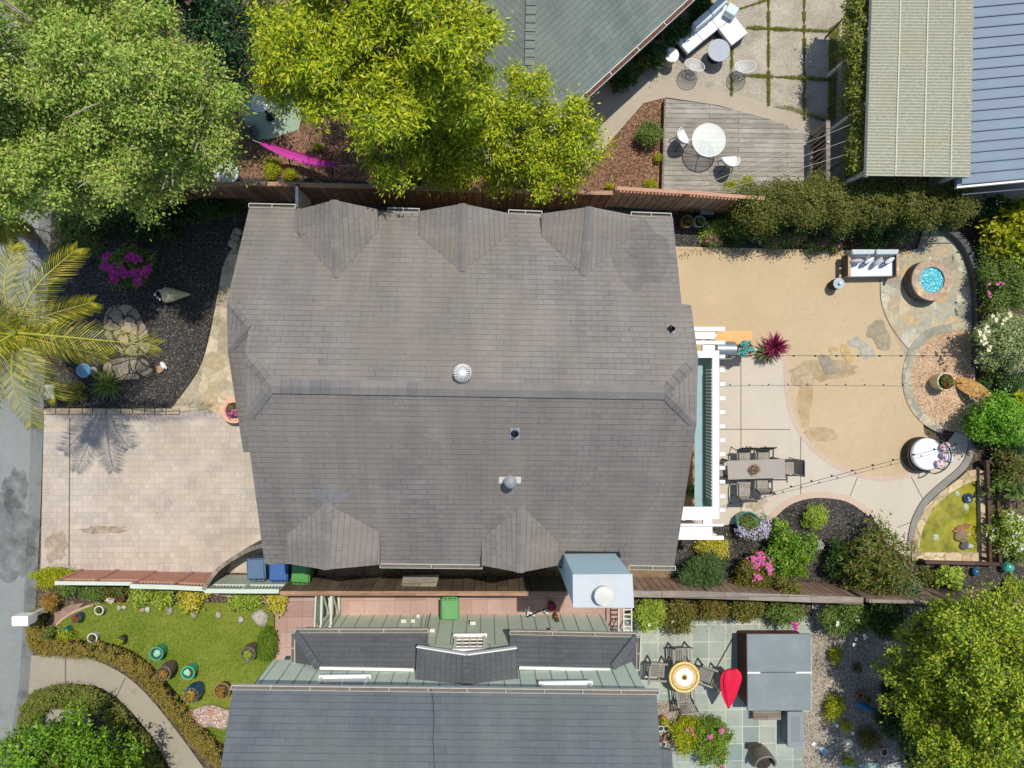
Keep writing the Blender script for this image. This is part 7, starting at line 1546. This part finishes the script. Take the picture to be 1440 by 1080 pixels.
hedge_line('hedge', 'low clipped hedge, orange-brown near the mailbox, curving between lawn and front walk', [(47, 868), (49, 895), (58, 911), (95, 914), (140, 918), (178, 932), (212, 962), (245, 1000), (275, 1035), (300, 1062), (330, 1090)], 23, .55, hm_, 34000, .042, 41)
hedge_line('hedge', 'low green clipped hedge looping round the bottom left tree', [(38, 1035), (41, 1005), (58, 986), (95, 981), (130, 987), (160, 1010), (190, 1045), (215, 1085), (230, 1120)], 32, .55, leafm(['48581c', '667628', '848c38', '9a9c48', '3a4816'], .55, .3, 1.1, 'clipped_green_hedge'), 34000, .042, 42)
hedge_line('hedge', 'short square green hedge block at the right side of the lawn', [(375, 896), (375, 908), (374, 922)], 24, .6, leafm(['3c5a10', '5a7a16', '7a9420', '2f4a0e'], .55, .25, 1.1, 'hedge_block'), 6000, .045, 43)
# front garden plants
rh = shr('rhododendron', 'magenta-flowered shrub in the dark front garden', 'shrub', 180, 372, 34, 30, .9, LM['mid'], size=.08, flowers=(LM['mag'], 190, .085, [(150, 361), (148, 376), (160, 378), (166, 372), (163, 385), (172, 378), (182, 362), (192, 364), (190, 382), (200, 381), (208, 378), (162, 394), (194, 395), (158, 390), (176, 384)]))
shr('grass_clump', 'dark green strappy growth between the road and the magenta shrub', 'plant', 105, 320, 32, 42, 1.0, LM['mid'], size=.22, asp=.12, rc=.25, n=2600, up=.3)
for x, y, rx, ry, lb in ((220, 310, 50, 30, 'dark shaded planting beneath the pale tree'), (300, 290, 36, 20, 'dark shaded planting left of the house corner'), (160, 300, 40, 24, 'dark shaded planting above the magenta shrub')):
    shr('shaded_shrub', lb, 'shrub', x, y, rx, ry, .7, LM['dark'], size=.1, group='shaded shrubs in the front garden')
rosette('cycad', 'dark green cycad in the shade beside the pale blue bowl', 'plant', 148, 540, 26, .5, LM['mid'], 110, .035, (5, 70), .2, z0=.1)
shr('low_shrub', 'dark reddish shrub beside the white-framed box', 'shrub', 103, 552, 14, 14, .5, LM['bronze'], size=.06)
# palm
def palm(label, foot, cpx, zc, fronds, seed):
    g0 = Vector(at0(*foot, 0)); c = P(cpx[0], cpx[1], zc); root = thing('palm_tree', label, 'palm tree', g0); rnd = random.Random(seed)
    m = MB(); pts = smooth_line([g0-Vector((0, 0, .1)), g0*.5+c*.5+Vector((.05, 0, 0)), c-Vector((0, 0, .35))], 6); m.tube(pts, [.2-.006*i for i in range(len(pts))], 12)
    for i in range(9): p = g0+(c-g0)*(.1+.09*i); m.lathe(p, [(.2, 0), (.21, .03), (.2, .06)], 12)
    m.build('trunk', plain('8d8776', .85, .2, 6, bump=.5), root)
    m = MB(); m.tube([c-Vector((0, 0, .9)), c-Vector((0, 0, .3)), c+Vector((0, 0, .1))], [.16, .13, .07], 10); m.build('crownshaft', plain('6a7a2c', .5, .15, 5), root)
    for (tx, ty, tz, wid) in fronds:
        tip = P(tx, ty, tz); L = (tip-c).length; mid = c*.5+tip*.5+Vector((0, 0, .18*L)); sp = smooth_line([c, mid, tip], 13); N = len(sp)
        V = []; rach = MB(); rach.tube(sp, [.028*(1-.85*i/(N-1))+.003 for i in range(N)], 6)
        K = 56
        for k in range(4, K+1):
            u = k/K; f_ = u*(N-1); j = min(int(f_), N-2); p = sp[j]+(sp[j+1]-sp[j])*(f_-j); d = (sp[j+1]-sp[j]).normalized(); s_ = d.cross(Vector((0, 0, 1))).normalized(); up = s_.cross(d)
            l = wid*(math.sin(math.pi*(.12+.80*u))**.6)*rnd.uniform(.85, 1.1)
            for sg_ in (-1, 1):
                dirv = (s_*sg_*1.0+d*(.55+.5*u)+up*rnd.uniform(-.05, .22)+Vector((0, 0, -.12))).normalized(); q0 = p; q1 = p+dirv*l*.55; q2 = p+dirv*l+Vector((0, 0, -.22*l)); ww = d*.0135
                V.append([q0-ww*.4, q0+ww*.4, q1+ww, q1-ww]); V.append([q1-ww, q1+ww, q2+ww*.15, q2-ww*.15])
        A = np.array([[tuple(v) for v in q] for q in V])-np.array([g0.x, g0.y, g0.z])
        fr_o = raw_quads('frond', A, LM_PALM, root); rach.build('midrib', plain('a8a43c', .6, .15, 6), fr_o)
    for k in range(5):
        a = rnd.random()*6.28; e = c+Vector((1.0*math.cos(a), 1.0*math.sin(a), -1.1)); m = MB(); m.tube(smooth_line([c-Vector((0, 0, .2)), c*.5+e*.5+Vector((0, 0, .2)), e], 4), [.02-.0018*i for i in range(9)], 5)
        for j in range(26):
            t_ = .25+.75*j/26; p = c+(e-c)*t_; b_ = rnd.random()*6.28; m.add([p, p+Vector((.02, .01, 0)), p+Vector((.28*math.cos(b_), .28*math.sin(b_), -.3))], [(0, 1, 2)])
        m.build('dead_frond', plain('8a6c48', .9, .2, 9), root)
    return root
LM_PALM = leafm(['3a500f', '556812', '7c8418', 'a89e28', 'c8b43c', '42540f'], .45, .2, .7, 'palm_fronds')
palm('big palm with arching yellow-green fronds at the left edge of the street', (92, 500), (22, 468), 5.2, [(108, 350, 5.1, .55), (220, 486, 4.9, .55), (78, 560, 4.7, .6), (44, 598, 4.9, .6), (-50, 560, 5, .6), (-90, 470, 5.2, .6), (-50, 370, 5.2, .6), (20, 345, 5.5, .5), (130, 425, 4.4, .5), (150, 500, 4.3, .5), (-20, 600, 4.8, .55), (-30, 420, 6, .5), (-40, 520, 6, .5)], 3)
palm('small palm crown with brownish fronds just under the pale tree', (40, 330), (6, 312), 3.6, [(24, 352, 3.2, .35), (30, 318, 3.6, .3), (-20, 350, 3.3, .35), (-30, 310, 3.6, .35), (20, 288, 3.7, .3), (4, 345, 3.0, .3)], 4)
# extra filling in the east bed
for x, y, rx, ry, h_, mt, lb in ((1436, 370, 18, 20, 1.2, 'lime', 'lime green bush at the right edge above the red-bloomed bush'), (1395, 350, 16, 16, .9, 'mid', 'green shrub hugging the outside of the curved dark wall'), (1395, 435, 14, 14, .9, 'olive', 'olive shrub between the wall and the pale oleander'), (1425, 625, 18, 14, .9, 'dark', 'dark shrub right below the bright green tree'), (1430, 780, 14, 12, .6, 'mid', 'small green plant under the white-flowering bush'), (1398, 520, 14, 12, .5, 'mid', 'green low plant above the surfboard tip'), (1432, 565, 16, 14, .8, 'ygreen', 'yellow-green shrub at the right edge above the bright green tree'), (1410, 675, 12, 12, .8, 'mid', 'round green plant beside the top of the timber planter'), (1428, 825, 14, 10, .5, 'lime', 'lime tuft at the right edge beside the fence end'), (1440, 300, 20, 24, 1.3, 'ygreen', 'tall yellow-green plant in the upper right corner of the east bed')):
    shr('east_shrub', lb, 'shrub', x, y, rx, ry, h_, LM[mt], size=.09, group='shrubs filling the east bed')
# ---------------------------------------------------------------- light, sky, camera
w = bpy.data.worlds.new('World'); SC.world = w; w.use_nodes = True; nt = w.node_tree
bg = nt.nodes['Background']; sky = nt.nodes.new('ShaderNodeTexSky'); sky.sky_type = 'NISHITA'; sky.sun_disc = False
sd = Vector((.14, .33, 1)).normalized(); el = math.asin(sd.z)
sky.sun_elevation = el; sky.sun_rotation = math.atan2(sd.x, sd.y); sky.altitude = 50; sky.air_density = 1.0; sky.dust_density = .6
nt.links.new(sky.outputs[0], bg.inputs[0]); bg.inputs[1].default_value = .15
sl = bpy.data.lights.new('sun', 'SUN'); sl.energy = 4.0; sl.angle = math.radians(.55); sl.color = (1, .93, .82)
so_ = bpy.data.objects.new('sun', sl); COL.objects.link(so_); so_.rotation_mode = 'QUATERNION'; so_.rotation_quaternion = (-sd).to_track_quat('-Z', 'Y'); so_.location = (0, 0, 40)
cd = bpy.data.cameras.new('camera'); cd.sensor_width = 36; cd.lens = 25; cd.clip_start = .1; cd.clip_end = 1000
co = bpy.data.objects.new('camera', cd); COL.objects.link(co); co.location = CAM; co.rotation_mode = 'QUATERNION'; co.rotation_quaternion = QC; SC.camera = co
vs = SC.view_settings; vs.view_transform = 'Standard'; vs.look = 'None'; vs.exposure = 0; vs.gamma = 1; vs.use_curve_mapping = False
SC.render.engine = 'CYCLES'; SC.cycles.max_bounces = 6; SC.cycles.diffuse_bounces = 3; SC.cycles.transparent_max_bounces = 6
